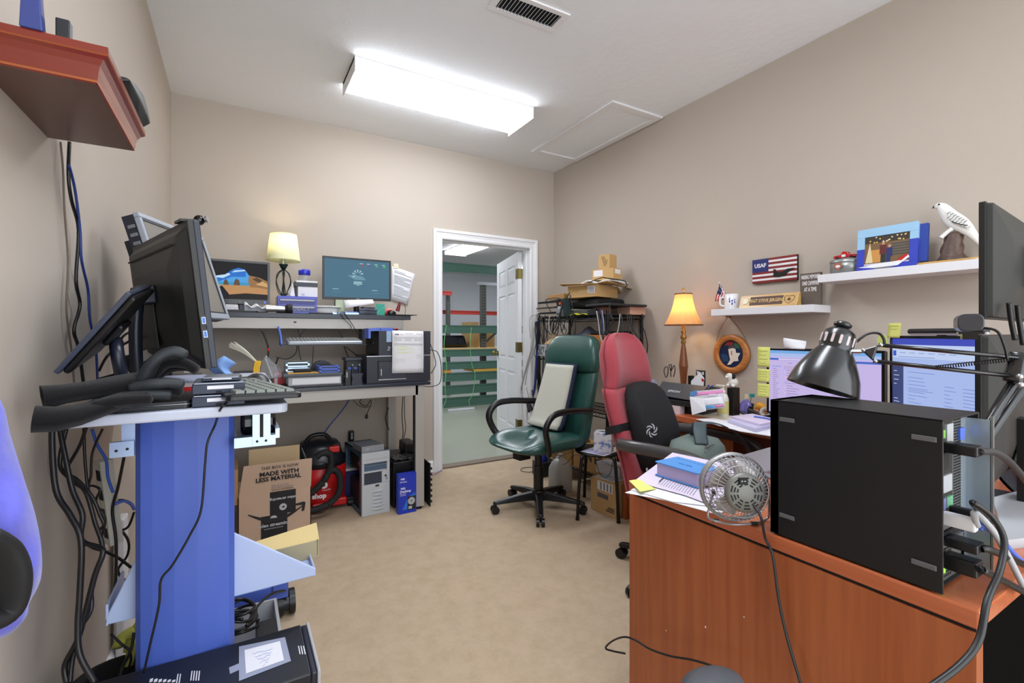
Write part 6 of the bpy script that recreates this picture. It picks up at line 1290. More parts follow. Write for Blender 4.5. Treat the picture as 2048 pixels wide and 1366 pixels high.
cable('thin black wire looped under the stool seat', [(2.0, 2.36, .40), (2.02, 2.34, .31), (2.05, 2.32, .28), (2.08, 2.30, .32), (2.10, 2.30, .40)], .002, BLK)
b = MB(mat=PAPER, M=TR(cx+.01, cy-.02, SZ_+.0045, .3)); b.bx(-.14, .12, -.10, .08, 0, .002); b.m(mat('pale_violet_print', (170, 164, 200), .8)); b.bx(-.13, -.03, -.09, .07, .002, .0024); b.build('papers', label='flat printed sheet under the tissue box on the stool', cat='paper')
T = thing('tissue_box', 'white tissue box printed with blue flowers on the black stool', 'tissue box', M=TR(2.04, 2.42, SZ_+.007, math.radians(-50)))
b = MB(T, mat=mat('blue_floral_print', (214, 222, 232), .6)); nt = b.mats[0].node_tree; bs_ = nt.nodes['Principled BSDF']
tc = nt.nodes.new('ShaderNodeTexCoord'); vn = nt.nodes.new('ShaderNodeTexNoise'); vn.inputs['Scale'].default_value = 26; vn.inputs['Detail'].default_value = 3; rp = nt.nodes.new('ShaderNodeValToRGB')
rp.color_ramp.elements[0].position = .36; rp.color_ramp.elements[0].color = lin((96, 130, 196)); rp.color_ramp.elements[1].position = .5; rp.color_ramp.elements[1].color = lin((222, 226, 232))
nt.links.new(tc.outputs['Object'], vn.inputs['Vector']); nt.links.new(vn.outputs['Fac'], rp.inputs['Fac']); nt.links.new(rp.outputs['Color'], bs_.inputs['Base Color'])
b.bx(0, .115, 0, .115, 0, .13); b.build('carton', T, bev=.002); b = MB(T, mat=DGR); b.prism(circ(.057, .057, .032, 20, .012), .1302, .1308); b.build('opening', T)
# ================================================================== chairs
def sup(a, p): c = math.cos(a); s_ = math.sin(a); return (abs(c)**p*(1 if c >= 0 else -1), abs(s_)**p*(1 if s_ >= 0 else -1))
def slab(b, prof, p=.45, n=28, dish=0, dishx=1.0):
 """prof rows: (z, y, half width, half thickness) ; y = centre, front is -y"""
 rows = []
 for z, y, w, th in prof:
  r = []
  for i in range(n):
   cx_, sy = sup(2*PI*i/n, p); X_ = w*cx_; Y_ = y+th*sy
   if sy < 0: Y_ += dish*(1-(cx_)**2)*min(1, th/.03)
   r.append(Vector((X_, Y_, z)))
  rows.append(r)
 return b.rings(rows)
def seatpad(b, cz, w, d, h, y0=0, p=.55, n=32, drop=.02):
 rows = []
 for k in range(11):
  f = -1+2*k/10; zz = h*math.copysign(abs(math.sin(f*PI/2))**.8, f); s_ = max(.02, math.cos(f*PI/2))**.42
  r = []
  for i in range(n):
   cx_, sy = sup(2*PI*i/n, p); x = w*s_*cx_; y = y0+d*s_*sy
   e = max(0, -sy)**3; up_ = .012*abs(cx_)**2-(drop*e)
   r.append(Vector((x, y, cz+zz*(1-.25*e)+(up_ if f > 0 else -drop*.3*e))))
  rows.append(r)
 return b.rings(rows)
def starbase(T, rot, R=.31, mt=BLK, zc_=.10):
 b = MB(T, mat=mt); b.lathe([(0, .055), (.045, .06), (.05, .10), (.045, .13), (.03, .14), (0, .14)], 20)
 for i in range(5):
  a = rot+2*PI*i/5; u = Vector((math.cos(a), math.sin(a), 0)); n = Vector((-u.y, u.x, 0))
  rows = []
  for s_, w, z0, z1 in ((.03, .032, .07, .125), (.5, .026, .068, .108), (.85, .022, .064, .088), (1.0, .020, .060, .080), (1.04, .012, .060, .074)):
   c = u*(R*s_); rows.append([c+n*w+Vector((0, 0, z0)), c-n*w+Vector((0, 0, z0)), c-n*w*.7+Vector((0, 0, z1)), c+n*w*.7+Vector((0, 0, z1))])
  b.rings(rows, smooth=False)
 base_ = b.build('star_base', T, bev=.004)
 for i in range(5):
  a = rot+2*PI*i/5; u = Vector((math.cos(a), math.sin(a), 0)); n = Vector((-u.y, u.x, 0)); c = u*R
  b = MB(T, mat=mt)
  for s_ in (-1, 1): b.cyl(c+n*.008*s_+Vector((0, 0, .026)), c+n*.026*s_+Vector((0, 0, .026)), .026, n=20)
  b.cyl(c+Vector((0, 0, .03)), c+Vector((0, 0, .07)), .009); b.build('caster', base_)
def arm_loop(T, pts, r=.019, mt=BLK, flat=1.25): b = MB(T, mat=mt); b.tube(pts, r, n=12, k=7, flat=flat); b.build('armrest', T)
GL = mat('green_leather', (32, 72, 66), .33, bump=.25, bscale=160, coat=.15, var=.05, vscale=4)
T = thing('office_chair', 'dark green leather office chair with a pale fleece pad on its back', 'chair', M=TR(1.80, 2.72, 0, math.radians(-84)))
starbase(T, math.radians(167+84))
b = MB(T, mat=BLK); b.cyl((0, 0, .12), (0, 0, .30), .034, n=20); b.cyl((0, 0, .30), (0, 0, .42), .026, n=20); b.build('gas_lift', T)
b = MB(T, mat=BLK); b.bx(-.10, .10, -.12, .13, .40, .425); b.tube([(.0, -.03, .41), (-.16, -.06, .40)], .006); b.m(BLKM); b.bx(-.04, .04, -.19, -.10, .365, .415); b.build('tilt_mechanism', T, bev=.006)
b = MB(T, mat=GL); seatpad(b, .475, .275, .285, .05, -.02, drop=.03); seat = b.build('seat', T)
b = MB(T, mat=GL); slab(b, [(.40, .20, .10, .02), (.43, .215, .21, .04), (.50, .225, .245, .05), (.62, .24, .255, .055), (.75, .26, .26, .052), (.86, .285, .262, .048), (.925, .30, .258, .043), (.94, .302, .254, .038)], dish=.022); b.build('backrest', T)
b = MB(T, mat=GL); slab(b, [(.935, .303, .250, .036), (.95, .30, .258, .052), (1.02, .31, .262, .062), (1.10, .325, .250, .060), (1.155, .338, .225, .05), (1.185, .345, .18, .032), (1.195, .347, .12, .012)], dish=.01); b.build('headrest', T)
b = MB(T, mat=BLK); b.bx(-.04, .04, .1, .30, .40, .43); b.bx(-.04, .04, .275, .31, .40, .75); b.build('back_bracket', T, bev=.01)
for s_ in (-1, 1):
 arm_loop(T, [(s_*.25, -.12, .44), (s_*.30, -.17, .52), (s_*.315, -.20, .62), (s_*.315, -.14, .695), (s_*.31, -.02, .71), (s_*.30, .12, .70), (s_*.27, .235, .69)])
# fleece pad
T = thing('back_pad', 'pale fleece pad with a navy edge propped on the green chair back', 'cushion', M=TR(1.80, 2.72, 0, math.radians(-84)))
FLC = mat('pale_fleece', (196, 196, 182), .98, bump=1.0, bscale=420, sheen=.3)
def padp(u, v, o=0):
 z = .555+.43*v; w = .165-.02*v+.0*u; yb = .10+.125*max(v, 0)**.6+.02*v; return Vector(((u-.5)*2*w-.055+.03*v, yb-.02-o, z))
b = MB(T, mat=FLC); b.surf(lambda u, v: padp(u, v, .012+.016*math.sin(PI*min(1, max(0, u)))**.4), 10, 16, .018); b.build('fleece', T)
b = MB(T, mat=mat('navy_binding', (24, 34, 60), .8)); b.surf(lambda u, v: padp(u*1.07-.035, v*1.03-.01, .0), 8, 16, .03); b.build('navy_backing', T)
# red chair
T = thing('office_chair', 'red fabric high-backed office chair with a black lumbar cushion', 'chair', M=TR(1.90, 1.575, 0, math.radians(17)))
RF = mat('rose_red_fabric', (164, 62, 72), .95, bump=.6, bscale=520, var=.08, vscale=60, sheen=.25)
starbase(T, math.radians(163), R=.34)
b = MB(T, mat=BLK); b.cyl((0, 0, .12), (0, 0, .30), .034, n=20); b.cyl((0, 0, .30), (0, 0, .42), .026, n=20); b.build('gas_lift', T)
b = MB(T, mat=RF); seatpad(b, .46, .27, .27, .055, -.03); b.build('seat', T)
b = MB(T, mat=RF); slab(b, [(.33, .13, .17, .02), (.36, .14, .22, .04), (.45, .155, .245, .048), (.58, .185, .25, .05), (.70, .225, .25, .05), (.82, .265, .245, .05), (.90, .29, .24, .046), (.925, .30, .235, .042)], dish=.02); b.build('backrest', T)
b = MB(T, mat=RF); slab(b, [(.918, .30, .208, .040), (.94, .30, .200, .058), (1.02, .315, .19, .072), (1.10, .33, .178, .070), (1.16, .34, .152, .055), (1.195, .346, .112, .036), (1.21, .348, .05, .012)], dish=.05); b.build('headrest', T)
b = MB(T, mat=mat('dark_red_piping', (120, 34, 44), .9))
for s_ in (-1, 1): b.tube([(s_*.243, .16, .40), (s_*.251, .195, .58), (s_*.252, .235, .70), (s_*.247, .275, .82), (s_*.238, .305, .92), (s_*.191, .325, 1.02), (s_*.178, .345, 1.10), (s_*.145, .355, 1.165), (s_*.10, .358, 1.205)], .0035, n=6)
b.build('piping', T)
for s_ in (-1, 1):
 arm_loop(T, [(s_*.27, .20, .675), (s_*.295, .12, .68), (s_*.30, -.02, .68), (s_*.30, -.15, .672), (s_*.30, -.24, .635), (s_*.295, -.285, .56), (s_*.28, -.27, .46), (s_*.26, -.2, .42)], .025, mat('satin_charcoal', (70, 68, 68), .26), 1.2)
T = thing('lumbar_cushion', 'black lumbar cushion with a silver swirl emblem strapped to the red chair', 'cushion', M=TR(1.87, 1.57, 0, math.radians(16)))
CB = mat('black_mesh_fabric', (22, 22, 25), .85, bump=.4, bscale=700)
b = MB(T, mat=CB); slab(b, [(.52, .11, .10, .02), (.55, .115, .15, .05), (.62, .115, .17, .062), (.72, .13, .175, .066), (.82, .16, .172, .06), (.90, .19, .155, .05), (.94, .21, .12, .034), (.955, .222, .06, .012)], p=.5); b.build('pad', T)
EM = fr((-.155, .078, .745), (.86, -.5, 0), (0, .12, 1)); b = MB(T, mat=mat('emblem_silver', (196, 196, 200), .35, .3))
for i in range(6):
 a = 2*PI*i/6; pts = []; EZ = .009
 for k in range(7): rr = .012+.020*k/6; aa = a+1.3*k/6; pts.append((rr*math.cos(aa), rr*math.sin(aa)))
 for k in range(6, -1, -1): rr = .012+.020*k/6; aa = a+.66+1.05*k/6; pts.append((rr*math.cos(aa), rr*math.sin(aa)))
 n = len(pts)//2
 for k in range(n-1): b.add([(pts[k][0], pts[k][1], EZ), (pts[k+1][0], pts[k+1][1], EZ), (pts[-k-2][0], pts[-k-2][1], EZ), (pts[-k-1][0], pts[-k-1][1], EZ)], [(0, 1, 2, 3)], M=EM)
b.build('emblem', T)
b = MB(T, mat=BLKM); b.rings([[Vector((.02+.262*sup(2*PI*i/28, .45)[0], .243+(.058*sup(2*PI*i/28, .45)[1]), z-.018*(sup(2*PI*i/28, .45)[1]))) for i in range(28)] for z in (.715, .755)], caps=False); b.build('strap', T)
b = MB(T, mat=PAPER); b.bx(-.16, -.13, .095, .10, .548, .562); b.build('care_tag', T)
# canvas bag on the red seat
T = thing('canvas_bag', 'grey green canvas bag with dark straps on the red chair seat', 'bag', M=TR(1.90, 1.50, .512, math.radians(17)))
CV = mat('grey_green_canvas', (112, 126, 120), .85, bump=.4, bscale=260, var=.14, vscale=14)
b = MB(T, mat=CV); b.rings([[Vector((x*s, y*s+oy, z)) for x, y in rrect(-.15, .15, -.10, .10, .05, 5)] for s, z, oy in ((.86, .0, 0), (1, .03, 0), (1.03, .09, 0), (.94, .15, .0), (.8, .185, .01), (.5, .198, .01))]); b.build('body', T)
b = MB(T, mat=CV); b.bx(-.12, .10, -.115, -.10, .02, .12); b.build('front_pocket', T, bev=.012)
LS = mat('slate_leather', (66, 82, 86), .55)
b = MB(T, mat=LS); b.tube([(-.10, -.06, .19), (-.07, -.04, .24), (-.02, -.02, .27), (.0, .0, .23), (.03, .02, .20)], .03, n=8, flat=.12); b.build('strap', T)
b = MB(T, mat=LS); b.tube([(.02, .02, .22), (.07, .0, .255), (.16, -.06, .24), (.235, -.13, .17), (.265, -.17, .06)], .024, n=8, flat=.14); b.build('strap', T)
b = MB(T, mat=SILV)
for i in range(4): b.cyl((-.12+.03*i, -.085, .178), (-.12+.03*i, -.085, .184), .006, n=10)
b.build('studs', T)
# ================================================================== credenza along the right wall
CZ = .74
T = thing('credenza', 'long cherry credenza desk along the right wall under the monitors', 'desk', (2.38, .8, 0))
CH2 = CHERRYX
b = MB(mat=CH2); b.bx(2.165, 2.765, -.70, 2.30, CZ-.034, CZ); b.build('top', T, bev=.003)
b = MB(mat=CHERRY); b.bx(2.175, 2.76, 2.265, 2.29, 0, CZ-.034); b.build('end_panel', T)
b = MB(mat=mat('dark_cherry', (98, 40, 20), .5)); b.bx(2.70, 2.72, -.65, 2.265, .08, CZ-.034); b.build('modesty_panel', T)
b = MB(mat=CHERRY); b.bx(2.20, 2.7, 1.86, 2.265, .03, .70); b.build('pedestal', T, bev=.002)
# near desk
DXL, DYN, DYF, DZT = 1.03, .275, 1.06, .755
T = thing('desk', 'near cherry desk end carrying the black computer, seen from its side', 'desk', (1.5, .66, 0))
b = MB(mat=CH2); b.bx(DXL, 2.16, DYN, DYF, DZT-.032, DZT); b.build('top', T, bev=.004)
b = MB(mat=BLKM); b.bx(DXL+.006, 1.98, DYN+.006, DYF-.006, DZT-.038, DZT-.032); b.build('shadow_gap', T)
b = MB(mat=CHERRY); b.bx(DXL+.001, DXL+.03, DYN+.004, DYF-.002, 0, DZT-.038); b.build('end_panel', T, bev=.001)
b = MB(mat=mat('dark_cherry', (98, 40, 20), .5)); b.bx(DXL+.03, 1.98, .78, .80, .1, DZT-.038); b.m(mat('kneehole_shade', (6, 5, 4), .95, spec=.05)); b.bx(DXL+.045, 2.14, DYN+.03, DYN+.045, .0, DZT-.038); b.build('modesty_panel', T)  # second sheet paints the shade of the open kneehole in near-black
b = MB(mat=PAPER);
for x, y in ((1411, 1254), (1332, 1261), (1488, 1234)): p = onX(x, y, DXL+.001); b.ell(p, (.0006, .0014, .002) if x != 1411 else (.0006, .002, .003), 8)
b.build('paint_fleck', T)
def oz(x, y, z=DZT): return onZ(x, y, z)
# black computer on its side
T = thing('computer_tower', 'large black computer case standing on the near desk, its ports facing right', 'computer', (1.09, .46, DZT))
px, y0, y1, zt, th = 1.034, .322, .622, DZT+.30, .17
pf = onX(1548, 1068, px)
b = MB(mat=mat('case_satin_black', (14, 14, 15), .42)); b.bx(px, px+.004, y0, y1, DZT+.003, zt); b.bx(px, px+th, y1-.02, y1, DZT+.003, zt); b.bx(px, px+th, y0, y1, zt-.004, zt); b.bx(px, px+th, y0+.01, y1, DZT+.003, DZT+.006); b.bx(px+th-.004, px+th, y0, y1, DZT+.003, zt); b.build('case', T, bev=.002)
for (ya, yb_, z) in ((.60, .568, .955+.055), (.365, .33, .955+.06), (.60, .568, .80), (.365, .33, .795)):
 b = MB(mat=mat('foot_grey', (92, 92, 94), .5)); b.bx(px-.003, px, min(ya, yb_), max(ya, yb_), z, z+.009); b.build('rubber_foot', T, bev=.001)
yr = y0+.016
PT = mat('port_steel', (150, 152, 150), .35, .7); DP = mat('port_dark', (52, 52, 48), .45, .3)
b = MB(mat=DP); b.bx(px+.004, px+.095, yr, yr+.003, DZT+.10, zt-.004); b.m(PT); b.bx(px+.004, px+.15, yr, yr+.003, DZT+.006, DZT+.10); b.bx(px+.095, px+.135, yr, yr+.003, DZT+.10, zt-.004)
b.m(BLKM)
for i in range(5):
 for j in range(34): b.bx(px+.098+i*.0072, px+.1028+i*.0072, yr-.0006, yr, DZT+.115+j*.0052, DZT+.1185+j*.0052)
for i in range(10):
 for j in range(10): b.bx(px+.01+i*.008, px+.0145+i*.008, yr-.0006, yr, DZT+.012+j*.006, DZT+.0155+j*.006)
rpo = b.build('rear_panel', T)
b = MB(mat=mat('inner_steel', (168, 180, 190), .3, .6)); b.bx(px+.135, px+th-.004, yr, yr+.003, DZT+.006, zt-.004); b.bx(px+.160, px+.162, y0-.018, yr, DZT+.012, zt-.012); b.m(PT); b.bx(px+.160, px+.166, y0-.021, y0-.017, DZT+.012, zt-.006); b.build('side_plate', T)
for nm, x0, x1, z0, z1, mt in (('port', .012, .026, .262, .276, mat('audio_green', (120, 190, 80), .4)), ('port', .03, .045, .252, .285, LGR), ('port', .012, .035, .205, .235, BLKM), ('port', .018, .042, .165, .195, LGR), ('port', .012, .028, .135, .155, mat('ps2_violet', (130, 130, 180), .4)), ('port', .030, .044, .137, .155, mat('ps2_green', (110, 170, 130), .4)), ('expansion_slot', .008, .07, .10, .112, SILV), ('expansion_slot', .008, .07, .084, .096, BLKM), ('expansion_slot', .008, .07, .068, .080, SILV), ('status_light', .016, .026, .024, .032, glow('led_green', (120, 255, 60), 1.2)), ('port', .062, .074, .25, .272, BBLUE)):
 b = MB(mat=mt); b.bx(px+x0*1.9, px+x1*1.9, yr-.004, yr, DZT+z0, DZT+z1); b.build(nm, rpo)
def conn(label, px_, py, z, path, r, mt, body=(.014, .03), bm=None, group='cables plugged into the black computer'):
 T = thing('cable', label, 'cable', Vector(path[0]), group=group)
 b = MB(mat=bm or mt); a = Vector(path[0]); c = a+Vector((.0, -.045, 0)); b.bx(a.x-body[0], a.x+body[0], c.y, a.y, a.z-body[1]/2, a.z+body[1]/2); b.build('plug', T, bev=.003)
 b = MB(mat=mt); b.tube([c]+[Vector(p) for p in path[1:]], r, n=8); b.build('cord', T)
conn('thick black display cable with a flat plug high on the computer', 0, 0, 0, [(px+.05, yr-.004, DZT+.247)]+[at(x, y, t) for x, y, t in ((1965, 903, .80), (1990, 905, .82), (2020, 925, .86), (2055, 965, .9))], .006, mat('cable_dark', (46, 46, 48), .5), (.014, .018), BLK)
conn('white network cable arching out of the computer', 0, 0, 0, [(px+.035, yr-.004, DZT+.125)]+[at(x, y, t) for x, y, t in ((1950, 1025, .78), (1985, 1060, .8), (2015, 1110, .82), (2050, 1180, .84))], .005, LGR, (.009, .022), PAPER)
conn('blue network cable below the white one on the computer', 0, 0, 0, [(px+.07, yr-.004, DZT+.117)]+[at(x, y, t) for x, y, t in ((1950, 1043, .8), (1990, 1068, .82), (2030, 1110, .86), (2055, 1130, .9))], .0045, BBLUE, (.007, .014), BBLUE)
conn('black cable arching over and falling in front of the desk corner', 0, 0, 0, [(px+.07, yr-.004, DZT+.133)]+[at(x, y, t) for x, y, t in ((1945, 1005, .76), (1985, 1035, .76), (2008, 1080, .75), (2000, 1140, .73), (1975, 1200, .70), (1958, 1280, .68), (1920, 1330, .67), (1860, 1375, .66))], .0046, BLK, (.008, .014), BLK)
conn('black serial cable low on the computer', 0, 0, 0, [(px+.055, yr-.004, DZT+.082)]+[at(x, y, t) for x, y, t in ((1975, 1098, .8), (2010, 1112, .82), (2050, 1130, .86))], .006, BLK, (.018, .016), BLK)
conn('black power cord with a thick plug at the computer foot', 0, 0, 0, [(px+.05, yr-.004, DZT+.048)]+[at(x, y, t) for x, y, t in ((1965, 1140, .77), (2000, 1158, .8), (2050, 1185, .83))], .006, BLK, (.016, .026), BLK)
# blue book, papers, notes
T = thing('paper_stack', 'spread of printed forms and white sheets on the near desk corner', 'papers', oz(1360, 985))
for i, (q, mt, dz) in enumerate((([(1250, 985), (1330, 1000), (1440, 1030), (1500, 985), (1350, 950)], PAPER, .0015), ([(1262, 979), (1345, 1003), (1420, 1012), (1470, 975), (1340, 945)], PAPER, .004), ([(1268, 962), (1370, 990), (1445, 1018), (1500, 960), (1440, 925), (1345, 905)], PAPERP, .008))):
 pts = [oz(x, y, DZT+dz) for x, y in q]; b = MB(mat=mt); n = len(pts)
 b.add([p for p in pts]+[p-Vector((0, 0, .0012)) for p in pts], [tuple(range(n)), tuple(range(2*n-1, n-1, -1))]+[(k, (k+1) % n, n+(k+1) % n, n+k) for k in range(n)])
 if i == 2:
  O, U, V = oz(1290, 962, DZT+.0084), oz(1395, 996, DZT+.0084)-oz(1290, 962, DZT+.0084), oz(1340, 918, DZT+.0084)-oz(1290, 962, DZT+.0084)
  b.m(GINK)
  for k in range(14):
   u0 = .25+.05*k; b.add([O+U*u0+V*(.02), O+U*(u0+.012)+V*.02, O+U*(u0+.012)+V*(.28+.1*(k % 3)), O+U*u0+V*(.28+.1*(k % 3))], [(0, 1, 2, 3)])
  b.m(DGR); b.add([O+U*.22+V*.1, O+U*.245+V*.1, O+U*.245+V*.42, O+U*.22+V*.42], [(0, 1, 2, 3)])
 b.build('sheet', T)
b = MB(mat=YEL); pts = [oz(x, y, DZT+.006+dz) for x, y, dz in ((1258, 961, .006), (1278, 958, .003), (1312, 978, .0), (1280, 983, .006))]; b.add(pts+[p-Vector((0, 0, .001)) for p in pts], [(0, 1, 2, 3), (7, 6, 5, 4), (0, 1, 5, 4), (1, 2, 6, 5), (2, 3, 7, 6), (3, 0, 4, 7)]); b.build('sticky_note', label='yellow sticky note tucked between the papers at the desk corner', cat='note')
T = thing('book', 'thick sky blue soft-covered book lying on the papers', 'book', oz(1370, 970))
zb_ = DZT+.0095;
c0, c1, c2, c3 = [onZ(x, y, zb_+.042) for x, y in ((1309, 923), (1354, 913), (1436, 937), (1396, 948))]
c2 = c1+(c3-c0)
b = MB(mat=mat('sky_blue_cover', (74, 140, 208), .5, bump=.1, bscale=200))
X_ = (c3-c0); Y_ = (c1-c0); BM = fr((c0.x, c0.y, zb_), X_, Vector((-X_.y, X_.x, 0))); wl = X_.length; dl = Y_.length
b.rbx(0, wl, 0, dl, .040, .043, .006, M=BM); b.rbx(0, wl, 0, dl, 0, .003, .006, M=BM); b.rbx(0, wl, dl-.004, dl, .003, .04, .001, M=BM); b.m(mat('blue_deboss', (52, 108, 176), .5))
for k in range(9): b.prism(circ(wl*(.15+.09*k), dl*.8, .004, 8), .043, .0433, BM)
b.build('cover', T, bev=.001)
b = MB(mat=mat('lilac_page_edge', (176, 164, 200), .7)); b.rbx(.004, wl-.004, .004, dl-.004, .003, .040, .005, M=BM); b.build('pages', T)
b = MB(mat=INK); b.text('Holy Bible', .012, BM @ TR(wl*.5, dl*.42, .0432), mt=mat('blue_deboss', (52, 108, 176), .5)); b.build('title', T)
T = thing('usb_stick', 'small grey and black usb stick on the papers beside the fan', 'usb stick', oz(1410, 972)); p = oz(1400, 974, DZT+.0135); q_ = oz(1425, 969, DZT+.0135)
b = MB(mat=mat('warm_metal', (150, 130, 110), .3, .7)); d = (q_-p); b.tube([p, p+d*.35], .005, n=4, k=1, flat=.6); b.build('metal_plug', T); b = MB(mat=DGR); b.tube([p+d*.35, q_], .006, n=4, k=1, flat=.6); b.build('body', T)
# fan
fz = DZT
fc = at(1474, 977, 1.09); ax = Vector((-.62, .30, .38)).normalized()
ax = (at(1455, 968, 1.15)-at(1492, 988, 1.055)).normalized()
T = thing('desk_fan', 'small silver wire-caged desk fan seen from behind on the near desk', 'fan', (fc.x, fc.y, DZT))
FM = fr(fc, ax.cross(Vector((0, 0, 1))), Vector((0, 0, 1))); FM = Matrix.Translation(fc) @ ax.to_track_quat('Z', 'Y').to_matrix().to_4x4()
FG = mat('fan_silver', (160, 160, 162), .38, .6)
b = MB(mat=FG, M=FM); R_ = .074
b.lathe([(R_, .012), (R_+.005, .014), (R_+.005, .026), (R_, .028), (R_-.003, .026), (R_-.003, .014), (R_, .012)], 40); ring = b.build('rim', T)
b = MB(mat=FG, M=FM)
for i in range(44):
 a = 2*PI*i/44; ca, sa = math.cos(a), math.sin(a)
 b.tube([(R_*ca, R_*sa, .018), (R_*.97*ca, R_*.97*sa, .0), (R_*.86*ca, R_*.86*sa, -.022), (.042*ca, .042*sa, -.036)], .0010, n=4, k=3)
for r, z in ((R_*.93, -.012), (R_*.78, -.028)): b.tube([(r*math.cos(2*PI*k/36), r*math.sin(2*PI*k/36), z) for k in range(37)], .001, n=4, k=1)
b.build('rear_cage', T)
b = MB(mat=CHROME, M=FM)
for i in range(7): r = .01+i*.009; b.tube([(r*math.cos(2*PI*k/28), r*math.sin(2*PI*k/28), .030-.004*(i/7)**2) for k in range(29)], .0009, n=4, k=1)
for i in range(8): a = 2*PI*i/8; b.tube([(0, 0, .031), (R_*math.cos(a), R_*math.sin(a), .027)], .0009, n=4, k=1)
b.build('front_cage', T)
b = MB(mat=mat('fan_blade', (190, 184, 182), .3, .4), M=FM)
for i in range(4):
 a0 = 2*PI*i/4; b.surf(lambda u, v: ((.012+.05*u)*math.cos(a0+v*1.1), (.012+.05*u)*math.sin(a0+v*1.1), .010-.016*v+.004), 5, 5, .001)
b.cyl((0, 0, -.01), (0, 0, .014), .014); b.build('blades', T)
HG = mat('fan_housing_grey', (118, 118, 112), .45, .3)
b = MB(mat=HG, M=FM); b.lathe([(0, -.046), (.036, -.046), (.043, -.041), (.044, -.034), (.036, -.018), (.028, -.006), (0, -.006)], 36)
b.m(BLKM)
for r in (.020, .027, .034):
 for i in range(10):
  a = 2*PI*i/10+.1; b.add([((r+dr)*math.cos(a+da), (r+dr)*math.sin(a+da), -.0464) for dr, da in ((-.0018, 0), (-.0018, .42), (.0018, .42), (.0018, 0))], [(0, 1, 2, 3)])
house = b.build('motor_housing', T)
b = MB(mat=BLKM, M=FM); sw = FM.inverted() @ at(1492, 965, 1.03); b.bx(sw.x-.009, sw.x+.009, sw.y-.007, sw.y+.007, -.052, -.0464); b.m(LGR); b.bx(sw.x-.005, sw.x-.001, sw.y-.001, sw.y+.001, -.0524, -.052); b.bx(sw.x+.002, sw.x+.005, sw.y-.0015, sw.y+.0015, -.0524, -.052); b.build('switch', house)
b = MB(mat=FG)
sideL, sideR = at(1427, 985, 1.10), at(1537, 985, 1.12)
b.tube([sideL, oz(1420, 1010, DZT+.045), oz(1416, 1033, DZT+.02), oz(1430, 1042, DZT+.004), oz(1470, 1049, DZT+.004), oz(1510, 1046, DZT+.004), oz(1535, 1036, DZT+.006), oz(1538, 1020, DZT+.03), sideR], .0028, n=8); b.build('wire_stand', T)
for x, y in ((1431, 1041), (1508, 1047)):
 p = oz(x, y, DZT+.004); b = MB(mat=RUB); b.cyl(p-Vector((.006, -.004, 0)), p+Vector((.006, -.004, 0)), .0042, n=12); b.build('rubber_sleeve', T)
b = MB(mat=BLK); d = (sideL-fc).normalized(); b.cyl(sideL-d*.004, sideL+d*.004, .007); b.build('hinge_knob', T)
cable('grey and black fan cord hanging down the desk side', [at(1508, 1012, 1.02), at(1522, 1035, 1.0)]+[onX(x, y, DXL-.015) for x, y in [(1530, 1075), (1545, 1110), (1556, 1190), (1570, 1260), (1590, 1330), (1605, 1380)]], .0032, DGR)
cable('black cord draped across the front of the desk side panel', [onX(x, y, DXL-.05) for x, y in [(1250, 1307), (1225, 1302), (1211, 1296), (1225, 1282), (1248, 1274), (1270, 1280), (1300, 1298), (1340, 1312), (1385, 1320), (1430, 1335), (1490, 1370)]], .0028, BLK)
T = thing('padded_stool', 'dark grey rounded seat top peeking in at the bottom edge before the desk', 'stool', (.80, .62, 0))
b = MB(mat=mat('dusty_grey_vinyl', (70, 72, 78), .6, var=.1, vscale=20)); c = at(1425, 1405, .80)
b.rings([[Vector((c.x+r*math.cos(2*PI*i/24)*1.2, c.y+r*math.sin(2*PI*i/24)*.8, z)) for i in range(24)] for r, z in ((.03, c.z-.05), (.05, c.z-.04), (.06, c.z-.01), (.052, c.z+.03), (.03, c.z+.042), (.01, c.z+.045))]); b.build('seat_cushion', T)
b = MB(mat=BLK); b.cyl((c.x, c.y, .05), (c.x, c.y, c.z-.04), .025); b.build('pole', T); b = MB(mat=BLK); b.lathe([(0, 0), (.15, 0), (.15, .015), (.03, .05), (0, .05)], 24, M=TR(c.x, c.y, 0)); b.build('base', T)
# grey laptop and mat behind the fan
b = MB(mat=mat('mauve_grey', (128, 124, 134), .35)); q = [oz(x, y, DZT+.0) for x, y in ((1440, 932), (1550, 900), (1600, 930), (1500, 965))]
n = 4; b.add([p+Vector((0, 0, .018)) for p in q]+q, [(0, 1, 2, 3), (7, 6, 5, 4), (0, 1, 5, 4), (1, 2, 6, 5), (2, 3, 7, 6), (3, 0, 4, 7)]); b.build('laptop', bev=.004, label='closed grey laptop behind the fan on the near desk', cat='laptop')
b = MB(mat=GREY); b.tube([oz(1500, 955, DZT+.022), oz(1530, 950, DZT+.03), oz(1560, 965, DZT+.022)], .012, flat=.5); b.build('wrist_rest', label='grey curved wrist rest behind the fan', cat='wrist rest')
